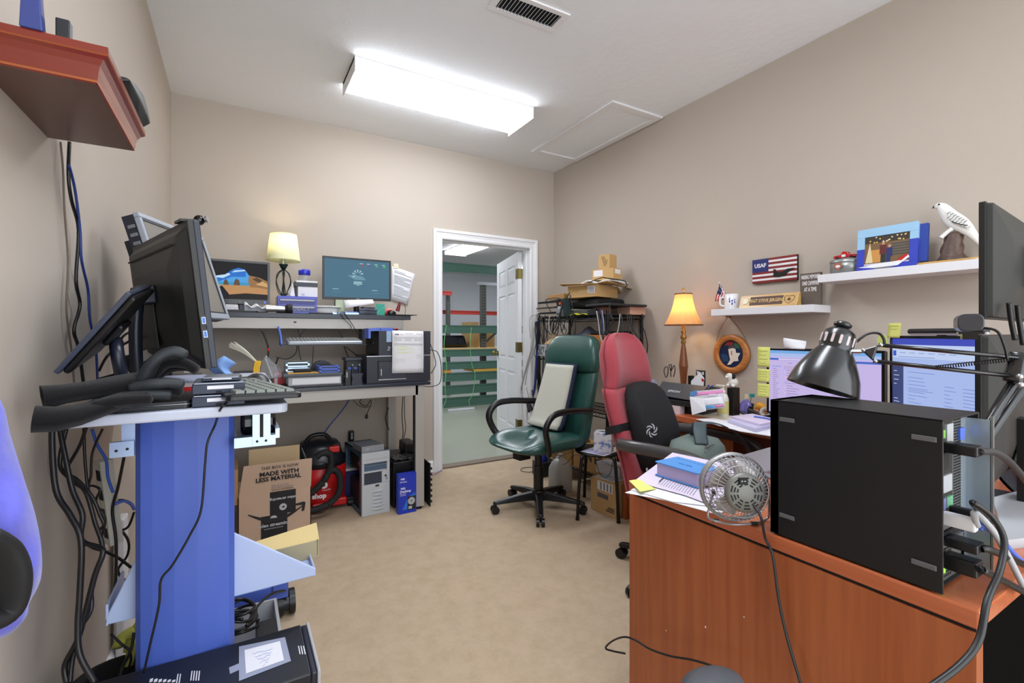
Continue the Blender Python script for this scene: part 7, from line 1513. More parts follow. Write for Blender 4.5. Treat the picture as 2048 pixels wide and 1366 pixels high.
# arm lamp
T = thing('desk_lamp', 'black adjustable arm lamp with a bell-shaped shade over the near desk', 'lamp', (1.26, .42, DZT))
LB = mat('lamp_black', (24, 24, 26), .25, coat=.4)
top, rim = at(1684, 655, 1.12), at(1644, 778, 1.12)
axl = (rim-top).normalized(); LM = Matrix.Translation(top) @ axl.to_track_quat('Z', 'Y').to_matrix().to_4x4(); Ls = (rim-top).length
b = MB(mat=LB, M=LM); sc = Ls/1.0
prof = [(.001, .0), (.020, .003), (.031, .012), (.035, .026), (.036, .045), (.034, .052), (.036, .056), (.046, .072), (.058, .096), (.068, .12), (.0735, .145), (.0745, Ls)]
b.lathe(prof, 40); b.lathe([(.0735, Ls), (.0705, .145-.0), (.065, .12), (.055, .096), (.042, .072), (.03, .056)], 40); shade = b.build('shade', T)
for i in range(14):
 a = 2*PI*i/14; b = MB(mat=mat('vent_pink_glow', (206, 190, 188), .5), M=LM @ Matrix.Rotation(a, 4, 'Z')); b.rbx(-.0028, .0028, .022, .044, 0, .001, .0025, M=fr((.0352, 0, 0), (0, 1, 0), (0, 0, 1)) @ Matrix.Identity(4)); b.build('vent_slot', shade)
b = MB(mat=LB, M=LM); b.lathe([(0, -.016), (.012, -.014), (.019, -.008), (.018, -.002), (.008, .002), (0, .002)], 24); b.build('cap_knob', T)
b = MB(mat=mat('bulb_off', (220, 220, 214), .3), M=LM); b.ell((0, 0, .10), (.028, .028, .034)); b.build('bulb', T)
J1 = at(1690, 702, 1.10); J2 = at(1722, 702, 1.09); P1, P2, P3 = at(1722, 700, 1.09), at(1757, 690, 1.07), at(1746, 722, 1.07)
b = MB(mat=CHROME); b.cyl(J1, J2, .006, n=10); b.ell(J1, (.012, .008, .012)); b.build('swivel', T)
def flatlink(pts, w, mt, nm, T, n=4): b = MB(mat=mt); b.tube(pts, w, n=n, k=1, flat=.6); return b.build(nm, T)
b = MB(mat=LB); nrm = (P2-P1).cross(P3-P1).normalized()*.004; b.add([P1+nrm, P2+nrm, P3+nrm, P1-nrm, P2-nrm, P3-nrm], [(0, 1, 2), (5, 4, 3), (0, 1, 4, 3), (1, 2, 5, 4), (2, 0, 3, 5)]); b.build('elbow_plate', T, bev=.003)
for p in (P1, P2, P3): b = MB(mat=SILV); b.ell(p-Vector((.003, .006, 0)), .0045, 10); b.build('bolt', T)
E1, E2 = at(2035, 715, .95), at(2024, 752, .95)
flatlink([P2, E1], .0075, LB, 'upper_link', T); flatlink([P3, E2], .0075, LB, 'upper_link', T)
b = MB(mat=STL); p0, p1 = at(1870, 735, 1.01), at(2030, 718, .955)
pts = []; N = 240; d = (p1-p0); xh = d.normalized().orthogonal().normalized(); yh = d.normalized().cross(xh)
for i in range(N+1):
 a = i*2*PI/8*1.0; pts.append(p0.lerp(p1, i/N)+xh*.004*math.cos(a)+yh*.004*math.sin(a))
b.tube(pts, .0011, n=4, k=1); b.build('spring', T)
b = MB(mat=LB); b.tube([E1+Vector((.01, 0, .01)), E2-Vector((0, 0, .012))], .016, n=8, k=1, flat=.5); b.build('joint_plate', T, bev=.003)
for p in (E2, at(2026, 768, .95)): b = MB(mat=SILV); b.ell(p-Vector((.006, .012, 0)), .006, 10); b.build('bolt', T)
B0 = Vector((1.30, .43, DZT+.045)); B1 = Vector((1.33, .43, DZT+.045))
flatlink([at(2026, 765, .95), B0], .0085, LB, 'lower_link', T); flatlink([at(2050, 765, .96), B1], .0085, LB, 'lower_link', T)
b = MB(mat=LB); b.cyl((1.315, .43, DZT), (1.315, .43, DZT+.05), .016); b.lathe([(0, 0), (.08, 0), (.08, .008), (.02, .016), (0, .016)], 28, M=TR(1.315, .43, DZT)); b.build('base', T)
b = MB(mat=BLK); b.tube([LM @ Vector((.0, -.034, .03)) if (LM @ Vector((0, -.034, .03))).z > 0 else P1]+[at(1712, 684, 1.10), at(1735, 668, 1.09), at(1758, 667, 1.08), at(1768, 680, 1.07), at(1768, 694, 1.07)], .0028, n=6); b.build('cord', T)
# ---- monitors on the credenza
def linesrc(b, SM, mt, w, h, rows, z=.0006):
 for (x0, x1, y) in rows: rect(b, SM, mt, x0*w, y*h, x1*w, y*h+.0022, z)
def scr1(b, SM, w, h):
 rect(b, SM, g('lav', (206, 190, 240), .39), 0, 0, w, h, .0001); rect(b, SM, g('skyblue', (120, 176, 236), .40), 0, .955*h, w, h, .0002); rect(b, SM, g('paleblue', (176, 196, 242), .40), 0, .90*h, w, .955*h, .0002); rect(b, SM, g('midblue', (60, 104, 206), .40), 0, .845*h, w, .875*h, .0003); rect(b, SM, g('lavwhite', (222, 212, 246), .40), .1*w, .848*h, .7*w, .872*h, .0004)
 rect(b, SM, g('lav2', (196, 180, 226), .39), .155*w, .70*h, .48*w, .76*h, .0002); rect(b, SM, g('blue_sel', (150, 170, 232), .40), .035*w, .735*h, .125*w, .752*h, .0003)
 G = g('greytxt', (140, 130, 170), .35); random.seed(3)
 linesrc(b, SM, G, w, h, [(.04, .04+random.uniform(.03, .07), .70-.033*i) for i in range(19)]+[(.18, .22+random.uniform(.02, .1), .68-.04*i) for i in range(15)]+[(.5, .82, .84), (.2, .24, .80), (.6, .85, .36)])
 for k in range(8): b.m(g('dot%d' % (k % 3), ((150, 150, 190), (190, 140, 160), (120, 120, 180))[k % 3], .8)); b.add([(.17*w+.004*math.cos(a*PI/4), (.66-.083*k)*h+.004*math.sin(a*PI/4), .0006) for a in range(8)], [tuple(range(8))], M=SM)
 b.m(g('teal_leaf', (40, 170, 180), .40)); b.add([((.35+.03*math.cos(a*PI/6))*w, (.13+.022*math.sin(a*PI/6))*h, .0007) for a in range(7)], [tuple(range(7))], M=SM)
S1 = fr((2.42, 1.475, CZ+.045), (-.02, -1, 0), (0, 0, 1))
T = monitor('black monitor with a lavender web page, left of the two screens on the credenza', S1, .53, .345, .012, .04, BLKG, scr1, stand=(CZ,))
def scr2(b, SM, w, h):
 rect(b, SM, g('ice', (170, 190, 240), .41), 0, 0, w, h, .0001); rect(b, SM, g('royal', (66, 80, 190), .40), 0, .93*h, w, h, .0002); rect(b, SM, g('ice2', (196, 212, 246), .41), 0, .78*h, w, .93*h, .0002); rect(b, SM, g('navybar', (70, 84, 140), .30), 0, 0, .14*w, .70*h, .0003)
 rect(b, SM, g('royal2', (60, 90, 210), .40), .01*w, .80*h, .05*w, .86*h, .0004)
 G = g('bluetxt', (120, 140, 206), .40); random.seed(5)
 linesrc(b, SM, G, w, h, [(.10+.16*i, .20+.16*i, .885) for i in range(3)]+[(.1+.11*i, .17+.11*i, .835) for i in range(6)]+[(.08, .5, .79), (.2, .5, .62), (.2, .48, .42)]+[(.2, .28+random.uniform(0, .15), .56-.04*i) for i in range(9)]+[(.6, .6+random.uniform(.05, .12), .50-.04*i) for i in range(9)]+[(.78, .95, .50-.035*i) for i in range(11)])
 linesrc(b, SM, g('whitetxt', (226, 230, 244), .40), w, h, [(.02, .02+random.uniform(.03, .07), .62-.05*i) for i in range(4)]+[(.02, .07+.02*(i % 2), .30-.035*i) for i in range(7)], .0008)
 rect(b, SM, g('royal2', (60, 90, 210), .40), .55*w, .07*h, .67*w, .085*h, .0006); rect(b, SM, g('royal2', (60, 90, 210), .40), .28*w, .685*h, .33*w, .70*h, .0006)
d2 = Vector((2.20, .575, 0))-Vector((2.43, .935, 0))
S2 = fr((2.43, .935, CZ+.07), d2, (0, 0, 1))
T = monitor('black monitor with a pale blue web page, right of the two screens on the credenza', S2, d2.length+.02, .385, .012, .04, BLKG, scr2, stand=(CZ,))
# sticky notes, paper scraps
def note(label, M, w=.052, h=.052, mt=YEL, curl=.006, lines=3, group='sticky notes on the left credenza monitor', name='sticky_note', cat='note', z0=0.0, seed=0):
 b = MB(mat=mt, M=M); f = lambda u, v: Vector((w*(u-.5), -h*v, z0+curl*v*v+.001)); b.surf(f, 3, 6, .0005); b.m(mat('pencil_olive', (150, 154, 70), .8))
 for k in range(lines): v = .2+.2*k; b.add([f(.15, v)+Vector((0, 0, .0006)), f(.8-.1*(k % 2), v)+Vector((0, 0, .0006)), f(.8-.1*(k % 2), v+.03)+Vector((0, 0, .0006)), f(.15, v+.03)+Vector((0, 0, .0006))], [(0, 1, 2, 3)])
 return b.build(name, label=label, cat=cat, group=group)
for i, (y, hh, lab) in enumerate(((694, .105, 'top and largest yellow sticky note down the left edge of the lavender screen'), (738, .068, 'middle yellow sticky note down the left edge of the lavender screen'), (767, .072, 'lowest yellow sticky note down the left edge of the lavender screen'))):
 p = onX(1528, y, 2.41); note(lab, fr(p, (0, -1, 0), (0, 0, 1)), .068, hh, lines=4)
p = S2 @ Vector((.035, .40, .004)); note('yellow sticky note standing up from the top edge of the pale blue screen', fr(p+Vector((0, 0, .038)), d2, (0, 0, 1)), .07, .062, lines=2, group=None)
b = MB(mat=mat('lime_note', (206, 222, 130), .8), M=S2 @ TR(-.035, .36, .003)); b.prism(circ(0, 0, .032, 20), 0, .0008); b.build('round_note', label='round lime green note at the corner between the two screens', cat='note')
b = MB(mat=PAPER, M=S1 @ TR(.15, .355, .006)); b.surf(lambda u, v: Vector((-.05+.10*u, -.012+.055*v*(1-.3*u), .012*math.sin(3*u+2*v))), 8, 5, .0006); b.build('paper_scrap', label='curled white paper scrap on top of the lavender screen', cat='paper')
T = thing('light_bar', 'black and silver light bar across the top of the pale blue screen', 'light bar', S2 @ Vector((.28, .39, 0)))
a, c = S2 @ Vector((.13, .402, .015)), S2 @ Vector((.45, .402, .015)); b = MB(mat=BLK); b.cyl(a, c, .011, n=16); b.build('tube', T); b = MB(mat=LGR); b.cyl(a-Vector((0, 0, .009))+Vector((-.004, -.004, 0)), c-Vector((0, 0, .009))+Vector((-.004, -.004, 0)), .006, n=12); b.build('diffuser', T); b = MB(mat=BLK); b.bx(.26, .30, .385, .402, -.02, .02, S2); b.build('clamp', T)
# ---- twin monitors standing on the near desk, backs to the viewer
MBK = mat('monitor_back_grey', (44, 46, 44), .55)
def backmon(label, p0, p1, z0, z1, stand=False, hub=True):
 T = thing('monitor', label, 'monitor', (p0[0], p0[1], z0)); M = fr((p0[0], p0[1], z0), (p1[0]-p0[0], p1[1]-p0[1], 0), (0, 0, 1)); w = math.hypot(p1[0]-p0[0], p1[1]-p0[1]); h = z1-z0     # z = towards the viewer = back
 b = MB(mat=BLK); b.bx(0, w, 0, h, -.008, .004, M); b.build('bezel', T, bev=.002)
 b = MB(mat=MBK); b.rings([[M @ Vector((x, y, z)) for x, y in rrect(i, w-i, i*.8, h-i*.8, .004, 2)] for i, z in ((.004, .004), (.006, .014), (.085, .030), (.10, .032))], smooth=False); b.build('back_shell', T)
 b = MB(mat=mat('screen_dark', (30, 32, 36), .15)); b.bx(.01, w-.01, .012, h-.01, -.0086, -.008, M); b.build('screen', T)
 return T, M, w, h
T, M, w, h = backmon('tall dark grey monitor back at the right edge of the photo', (1.437, .378), (1.98, .42), 1.235, 1.497)
b = MB(mat=BLKM); b.bx(w*.5-.05, w*.5+.05, h*.5-.05, h*.5+.05, .032, .05, M); b.build('mount_plate', T, bev=.003)
b = MB(mat=BLK); c = M @ Vector((w*.5, h*.5, .05)); b.tube([c, c+Vector((-.01, -.06, -.02)), Vector((c.x-.02, c.y-.07, 1.1)), Vector((c.x-.02, c.y-.07, DZT+.01))], .02, n=8, k=3); b.cyl((c.x-.02, c.y-.07, DZT), (c.x-.02, c.y-.07, DZT+.015), .05, n=20); b.build('mount_pole', T)
T, M, w, h = backmon('black monitor on the near desk under the tall one, webcam on top', (1.502, .402), (2.0, .45), .84, 1.20)
b = MB(mat=BLK); b.bx(w*.5-.03, w*.5+.03, -.08, h*.4, .032, .045, M); b.rbx(w*.5-.1, w*.5+.1, -.05, .10, -.085, -.078, .02, M=M @ Matrix.Rotation(-PI/2, 4, 'X') @ TR(0, -.0, 0)) if False else b.bx(w*.5-.1, w*.5+.1, -.085, -.075, -.06, .08, M); b.build('stand', T)
T = thing('webcam', 'silver black webcam on the near desk monitor at the right', 'webcam', at(1958, 648, .96))
a = at(1942, 645, .97); b = MB(mat=mat('webcam_gunmetal', (70, 70, 76), .25, .5)); WMX = fr(a, (.93, .36, 0), (0, 0, 1)); b.rings([[WMX @ Vector((z, x, y)) for x, y in rrect(-.018, .018, -.02, .02, .012)] for z in (0, .085)], smooth=False); b.build('body', T, bev=.002)
b = MB(mat=BLKG, M=WMX); b.bx(.0, .035, -.024, -.019, -.019, .019); b.bx(.01, .05, -.035, -.024, -.012, .012); b.build('clip', T); b = MB(mat=BLK); b.tube([WMX @ Vector((.03, -.01, 0)), at(1990, 660, .96), at(2008, 690, .95), at(2015, 720, .95)], .0025); b.build('cord', T)
for lab, pts in (('black cable with a plug hanging behind the upper monitor', [(2018, 605), (2022, 640), (2030, 680)]), ('black cable dropping behind the twin monitors', [(2035, 610), (2038, 640), (2046, 690)])):
 cable(lab, [at(x, y, 1.04) for x, y in pts], .005, BLK, group='cables at the twin monitors')
b = MB(mat=mat('charcoal_mesh', (40, 42, 46), .7)); p = at(2045, 930, 1.35); slab_rows = [(p.z-.12, 0, .10, .02), (p.z-.10, 0, .14, .04), (p.z, 0, .15, .045), (p.z+.10, 0, .13, .04), (p.z+.13, 0, .08, .02)]
T = thing('desk_speaker', 'charcoal rounded device behind the computer at the right edge', 'speaker', (p.x, p.y, DZT)); b.M = TR(p.x+.05, p.y, 0, .4)
slab(b, [(DZT, 0, .12, .05)]+slab_rows[1:]); b.build('body', T)
b = MB(mat=LGR); q = [oz(x, y) for x, y in ((1985, 1010), (2060, 990), (2090, 1090), (2010, 1100))]; b.add([v_+Vector((0, 0, .02)) for v_ in q]+q, [(0, 1, 2, 3), (7, 6, 5, 4), (0, 1, 5, 4), (1, 2, 6, 5), (2, 3, 7, 6), (3, 0, 4, 7)]); b.build('paper_ream', label='stack of pale papers behind the computer ports on the near desk', cat='papers')
# ================================================================== things on the credenza
T = thing('document_scanner', 'dark grey document scanner with its tray folded up beside the red chair', 'scanner', M=TR(2.19, 2.06, CZ, math.radians(-80)))
SC = mat('scanner_grey', (58, 60, 66), .35)
b = MB(T, mat=DGR); b.bx(0, .31, .05, .24, 0, .10); b.build('body', T, bev=.006)
b = MB(T, mat=SC); b.rings([[Vector((x, y, z)) for x, y, z in ((.01, .02, .095), (.27, .0, .085), (.27, .006, .080), (.01, .026, .09))], [Vector((x, y, z)) for x, y, z in ((-.005, .13, .165), (.30, .12, .16), (.30, .125, .154), (-.005, .135, .159))]], smooth=False)
b.text('EPSON', .026, fr((.12, .052, .1192), (1, -.04, 0), (0, .11, .075)), mt=LGR, bold=.0008); b.build('lid', T, bev=.001)
b = MB(T, mat=BLKM); b.rings([[Vector((x, y, z)) for x, y, z in ((.30, .0, .08), (.345, .05, .085), (.345, .05, .09), (.30, .0, .085))], [Vector((x, y, z)) for x, y, z in ((.31, .12, .155), (.36, .14, .15), (.36, .14, .155), (.31, .12, .16))]], smooth=False); b.build('side_tray', T)
b = MB(T, mat=BLKM); b.bx(.0, .30, -.01, .05, 0.048, .075); b.build('paper_slot', T)
b = MB(mat=mat('pinkish_white_card', (206, 190, 192), .7), M=TR(2.19, 2.06, CZ, math.radians(-80))); b.bx(.03, .20, -.02, .035, 0.0, .045); b.m(GINK); b.bx(.07, .11, -.0755, -.075, .012, .016); b.build('small_box', bev=.002, label='small pinkish white box tucked under the document scanner', cat='box')
# lamp with the orange shade
lp = onX(1367, 700, 2.60)
T = thing('table_lamp', 'tall wooden table lamp with a glowing amber bell shade on the credenza', 'lamp', (lp.x, lp.y, CZ))
zl = lambda y: onX(1367, y, 2.60).z-CZ
AMB = mat('amber_shade', (206, 166, 116), .9); nt = AMB.node_tree; bs_ = nt.nodes['Principled BSDF']
tr = nt.nodes.new('ShaderNodeBsdfTranslucent'); tr.inputs[0].default_value = lin((232, 176, 108)); mx = nt.nodes.new('ShaderNodeMixShader'); mx.inputs[0].default_value = .3
nt.links.new(bs_.outputs[0], mx.inputs[1]); nt.links.new(tr.outputs[0], mx.inputs[2]); nt.links.new(mx.outputs[0], nt.nodes['Material Output'].inputs['Surface'])
b = MB(T, mat=AMB); N = 16
rows = []
for k in range(7):
 f = k/6; z = zl(650)+(zl(588)-zl(650))*f; r = .122-.068*f-.012*math.sin(PI*f)
 rows.append([Vector((r*math.cos(2*PI*i/N), r*math.sin(2*PI*i/N), z)) for i in range(N)])
b.rings(rows, caps=False, smooth=False); shd = b.build('lamp_shade', T)
TRM = mat('shade_brown_trim', (112, 66, 36), .8)
b = MB(T, mat=TRM)
for r, z in ((.123, zl(650)), (.055, zl(588))): b.tube([(r*math.cos(2*PI*i/N), r*math.sin(2*PI*i/N), z) for i in range(N+1)], .004, n=6, k=1)
b.build('trim', shd)
DW = mat('dark_turned_wood', (118, 66, 34), .3, coat=.4); GB = mat('antique_gold', (170, 126, 66), .35, .6)
z6 = zl(650)
b = MB(T, mat=DW); b.lathe([(0, 0), (.055, 0), (.055, .012), (.04, .02), (.022, .03), (.016, .05), (.014, .075), (.026, zl(742)), (.030, zl(732)), (.024, zl(715)), (.016, zl(695)), (.011, zl(686))], 12, smooth=False); b.build('stem', T)
b = MB(T, mat=GB); b.lathe([(.011, zl(688)), (.018, zl(685)), (.011, zl(680)), (.020, zl(676)), (.020, zl(673)), (.010, zl(668)), (.017, zl(664)), (.011, zl(660)), (.008, z6+.0)], 20); b.cyl((0, 0, z6), (0, 0, z6+.05), .008); b.build('turned_collar', T)
b = MB(T, mat=GB); b.cyl((0, 0, zl(590)), (0, 0, zl(584)), .004); b.ell((0, 0, zl(579)), (.010, .010, .012)); b.build('finial', T)
b = MB(T, mat=glow('bulb', (255, 226, 170), 6)); b.ell((0, 0, z6+.09), (.022, .022, .032)); b.build('bulb', T)
ld = bpy.data.lights.new('bulb_light2', 'POINT'); ld.energy = 2.6; ld.color = (1, .72, .42); ld.shadow_soft_size = .03; lo = bpy.data.objects.new('bulb_light2', ld); C.objects.link(lo); lo.parent = T; lo.location = (0, 0, z6+.10)
# tumbler
T = thing('tumbler', 'lavender patterned tumbler with a black band and a yellow straw behind the red chair', 'tumbler', (2.2, 2.09, CZ));
tp = onX(1296, 750, 2.22); T.matrix_world = TR(2.23, tp.y, CZ); MW[T.name] = T.matrix_world.copy()
b = MB(T, mat=mat('lavender_swirl', (158, 160, 206), .35, var=.25, vscale=30)); b.lathe([(0, 0), (.034, 0), (.046, .12), (.047, .16), (0, .165)], 28); b.build('cup', T); b = MB(T, mat=BLK); b.lathe([(.047, .112), (.0505, .114), (.0505, .132), (.047, .134)], 28); b.tube([(-.05, .0, .122), (-.085, .01, .12), (-.08, .01, .05), (-.042, .0, .04)], .006); b.build('band_handle', T)
b = MB(T, mat=CLEAR); b.lathe([(.044, .16), (.046, .175), (.03, .18), (0, .18)], 24); b.build('lid', T); b = MB(T, mat=mat('neon_yellow', (222, 222, 20), .5)); b.cyl((-.01, 0, .17), (-.022, 0, .215), .005); b.build('straw', T)
def onC(x, X): return onX(x, 760, X)
WI = 'wire glasses stands behind the scanner'
for lab, pts in (('black wire loop standing behind the scanner, left one', [(1331, 754), (1328, 742), (1331, 734), (1336, 736), (1335, 750), (1332, 755)]), ('black wire scissors-like loop standing behind the scanner, right one', [(1342, 754), (1341, 740), (1338, 731), (1343, 730), (1342, 742), (1348, 731), (1350, 740), (1347, 754)])): cable(lab, [onX(x, y, 2.5) for x, y in pts], .003, BLK, 'wire_holder', 'holder', WI)
b = MB(mat=BLK); p = onX(1379, 755, 2.6); b.bx(p.x, p.x+.03, p.y-.012, p.y+.012, CZ, p.z+.012); b.build('battery_holder', label='small upright black cylinder right of the amber lamp stem', cat='holder')
# picture card and white card
p0, p1 = onX(1392, 740, 2.62), onX(1410, 752, 2.62)
b = MB(mat=INK); b.bx(2.62, 2.625, p1.y, p0.y, CZ, p0.z); b.m(PAPER)
random.seed(11)
for i in range(9): y = random.uniform(p1.y+.004, p0.y-.02); z = random.uniform(p1.z, p0.z-.014); b.bx(2.619, 2.62, y, y+.014, z, z+.008)
b.build('photo_card', label='black and white patterned card standing behind the white card', cat='card')
b = MB(mat=PAPER); q = [onX(x, y, 2.45) for x, y in ((1382, 762), (1399, 745), (1408, 757), (1406, 775), (1382, 775))]; b.add(q+[v_+Vector((.004, 0, 0)) for v_ in q], [tuple(range(5)), tuple(range(9, 4, -1))]+[(i, (i+1) % 5, 5+(i+1) % 5, 5+i) for i in range(5)]); b.m(RED); q2 = [onX(x, y, 2.449) for x, y in ((1402, 758), (1406, 757), (1409, 762), (1405, 764))]; b.add(q2, [(0, 1, 2, 3)]); b.build('white_card', label='white card with a red mark leaning behind the scanner tray', cat='card')
# pen pot
T = thing('pen_pot', 'dark pen pot with blue scissors and a green marker behind the ziplock bag', 'pen pot', (2.50, 1.78, CZ)); c = onX(1421, 770, 2.48); PX, PY = 2.48, c.y
b = MB(mat=DGR); b.lathe([(0, 0), (.03, 0), (.033, .09), (.030, .09), (.028, .01), (0, .01)], 20, M=TR(PX, PY, CZ)); b.build('pot', T)
T = thing('scissors', 'blue handled scissors standing in the pen pot', 'scissors', (PX, PY, CZ+.09)); b = MB(mat=mat('scissor_blue', (40, 84, 190), .4));
for dy in (.010, -.010): b.tube([(PX, PY+dy, CZ+.09), (PX, PY+dy*2.2, CZ+.125), (PX, PY+dy*1.6, CZ+.15), (PX, PY+dy*.4, CZ+.14), (PX, PY+dy*.3, CZ+.10)], .004)
b.build('handles', T)
b = MB(mat=SILV); b.bx(PX-.001, PX+.001, PY-.006, PY+.006, CZ+.02, CZ+.10); b.build('blades', T)
b = MB(mat=mat('lime_marker', (190, 210, 60), .4)); b.cyl((PX-.012, PY-.004, CZ+.012), (PX-.02, PY-.006, CZ+.105), .006); b.build('marker', label='lime green marker in the pen pot', cat='marker')
b = MB(mat=GREY)
c = onX(1433, 770, 2.5); b.cyl((2.5, c.y, CZ), (2.5, c.y, CZ+.03), .012); b.cyl((2.5, c.y, CZ+.03), (2.51, c.y-.006, CZ+.12), .003); b.build('small_tools', label='thin grey tool standing between scissors and lotion bottle', cat='tool')
# lotion bottle
c = onX(1446, 780, 2.35)
T = thing('lotion_bottle', 'white pump lotion bottle with a yellowish label on the credenza', 'bottle', (2.35, c.y, CZ)); WH = mat('bottle_white', (226, 224, 212), .35)
b = MB(T, mat=WH); b.lathe([(0, 0), (.028, 0), (.03, .005), (.03, .10), (.022, .125), (.012, .13), (0, .13)], 24); b.build('bottle', T); b = MB(T, mat=WH); b.lathe([(0, .13), (.013, .13), (.013, .147), (.005, .15), (.005, .168), (.010, .170), (.010, .178), (0, .178)], 16); b.bx(-.006, .006, .0, .04, .170, .178); b.build('pump', T); b = MB(T, mat=mat('label_yellowish', (214, 206, 130), .5)); b.lathe([(.0306, .02), (.0306, .09)], 12, a0=PI*.7, a1=PI*1.7); b.build('label', T)
# dog figurine on a black box
c = onX(1464, 775, 2.42);
b = MB(mat=BLK); b.bx(2.40, 2.46, c.y-.022, c.y+.018, CZ, c.z); b.build('black_box', bev=.003, label='small black box under the toy dog', cat='box')
T = thing('toy_dog', 'small black and white toy dog sitting on the black box', 'toy', (2.43, c.y, c.z)); WD = mat('plush_white', (224, 220, 210), .9, bump=.5, bscale=400)
b = MB(T, mat=WD); b.ell((0, 0, .028), (.026, .030, .028)); b.ell((-.012, .01, .052), (.018, .018, .02)); b.ell((-.016, .012, .062), (.018, .02, .019)); b.ell((-.02, .018, .012), (.012, .01, .010)); b.ell((-.02, -.014, .012), (.012, .01, .010)); b.ell((-.034, .02, .058), (.009, .009, .007)); b.build('body', T)
b = MB(T, mat=BLKM); b.ell((-.008, -.008, .062), (.012, .010, .020)); b.ell((-.006, .028, .062), (.010, .008, .018)); b.ell((-.042, .022, .060), (.003, .003, .003)); b.ell((-.030, .012, .070), (.003, .003, .003)); b.build('ears_and_nose', T)
# ziplock bag
q = [onX(x, y, 2.27) for x, y in ((1385, 783), (1447, 777), (1452, 814), (1390, 824))]; q[2] = onX(1452, 815, 2.22); q[3] = onX(1390, 823, 2.22)
T = thing('ziplock_bag', 'clear ziplock bag with a pink seal and folded papers on the credenza', 'bag', (q[2]+q[3])/2)
bl_ = lambda u, v, o=0: q[0].lerp(q[1], u).lerp(q[3].lerp(q[2], u), v)+Vector((-o-.008*math.sin(PI*u)*math.sin(PI*v), 0, 0))
def pch(mt, u0, u1, v0, v1, o): b.m(mt); b.surf(lambda u, v: bl_(u0+(u1-u0)*u, v0+(v1-v0)*v, o), 6, 4, .0006)
b = MB(mat=FROST); pch(mat('bag_haze', (208, 206, 216), .25, alpha=.75), 0, 1, 0, 1, .006); b.build('bag_film', T); b = MB(mat=FROST); pch(mat('zip_pink', (220, 130, 186), .4), .1, 1, .08, .22, .008); b.build('zip_seal', T)
b = MB(mat=PAPER); pch(PAPER, .15, .95, .42, .80, .007); pch(mat('azure_print', (90, 160, 214), .6), .12, .7, .80, .94, .0075); pch(mat('zip_pink', (220, 130, 186), .4), .7, .97, .82, .92, .0075); pch(PAPERP, .55, .78, .2, .34, .0072); b.text('B 007', .014, fr(bl_(.33, .6, .009), (0, -1, .05), (0, .1, 1)) @ Matrix.Rotation(PI/2-.2, 4, 'Z'), mt=INK); b.build('folded_papers', T)
b = MB(mat=PAPER); q_ = [onX(x, y, 2.185) for x, y in ((1372, 794), (1400, 797), (1412, 822), (1384, 830))]; q_[0].x += .03; q_[1].x += .03; b.add(q_+[v_+Vector((.002, 0, 0)) for v_ in q_], [(0, 1, 2, 3), (7, 6, 5, 4), (0, 1, 5, 4), (1, 2, 6, 5), (2, 3, 7, 6), (3, 0, 4, 7)]); b.build('envelope', label='white folded envelope leaning at the left of the ziplock bag', cat='envelope')
b = MB(mat=mat('blue_leaflet', (96, 150, 206), .6)); q_ = [onX(x, y, 2.25) for x, y in ((1380, 784), (1393, 780), (1395, 797), (1380, 800))]; b.add(q_+[v_+Vector((.002, 0, 0)) for v_ in q_], [(0, 1, 2, 3), (7, 6, 5, 4), (0, 1, 5, 4), (1, 2, 6, 5), (2, 3, 7, 6), (3, 0, 4, 7)]); b.build('leaflet', label='small blue leaflet behind the ziplock bag', cat='leaflet')
# foil bag, cup of tools, tape dispenser, keyboard
b = MB(mat=mat('violet_foil', (120, 112, 180), .2, .3)); c = onZ(1480, 826, CZ); b.M = TR(c.x, c.y, CZ)
b.surf(lambda u, v: Vector((-.02+.05*v+.01*math.sin(9*u), .055-.11*u+.008*math.sin(7*v), .085*math.sin(PI*v*.9)*(.7+.3*math.sin(8*u+2)))), 14, 10, .001); b.m(PAPER); b.surf(lambda u, v: Vector((-.03-.004*v, .05-.04*u, .03+.035*v+.01*u)), 3, 3, .001); b.build('foil_bag', label='crumpled violet silver bag behind the black tool cup', cat='bag')
c = onZ(1499, 822, CZ)
T = thing('tool_cup', 'small black cup holding teal and silver tools on the credenza', 'cup', (c.x, c.y, CZ)); b = MB(T, mat=BLK); b.lathe([(0, 0), (.020, 0), (.025, .045), (.022, .045), (.018, .005), (0, .005)], 20); b.build('cup', T)
b = MB(T, mat=SILV); b.cyl((0, 0, .01), (.0, -.012, .085), .003); b.cyl((0, .005, .01), (0, .008, .07), .003); b.m(mat('teal_chip', (30, 150, 150), .4)); b.bx(-.008, .008, -.028, -.006, .085, .105); b.m(mat('cream_card2', (226, 214, 180), .7)); b.bx(-.002, .002, .006, .03, .07, .10); b.build('tools', T)
b = MB(mat=mat('amber_wrapper', (214, 150, 40), .4, var=.2, vscale=40)); c = onZ(1528, 828, CZ); b.M = TR(c.x, c.y, CZ); b.surf(lambda u, v: Vector((.05*v, .06-.14*u, .006+.06*math.sin(PI*min(1, v+.1))*(.8+.2*math.sin(9*u)))), 10, 6, .002); b.build('snack_bag', label='amber yellow snack wrapper behind the tape dispenser', cat='snack bag')
c = onZ(1524, 838, CZ); T = thing('tape_dispenser', 'black tape dispenser with a white roll at the corner of the computer', 'dispenser', M=TR(c.x, c.y, CZ, math.radians(-75)))
b = MB(T, mat=BLK); b.prism([(-.07, 0), (.07, 0), (.07, .02), (.045, .03), (0, .02), (-.04, .04), (-.07, .05)], -.018, .018, M=fr((0, 0, 0), (1, 0, 0), (0, 0, 1))); b.build('base', T, bev=.003); b = MB(T, mat=mat('tape_white', (216, 212, 206), .5)); b.lathe([(.013, -.01), (.03, -.01), (.03, .01), (.013, .01), (.013, -.01)], 24, M=fr((.02, 0, .038), (1, 0, 0), (0, 0, 1))); b.build('tape_roll', T)
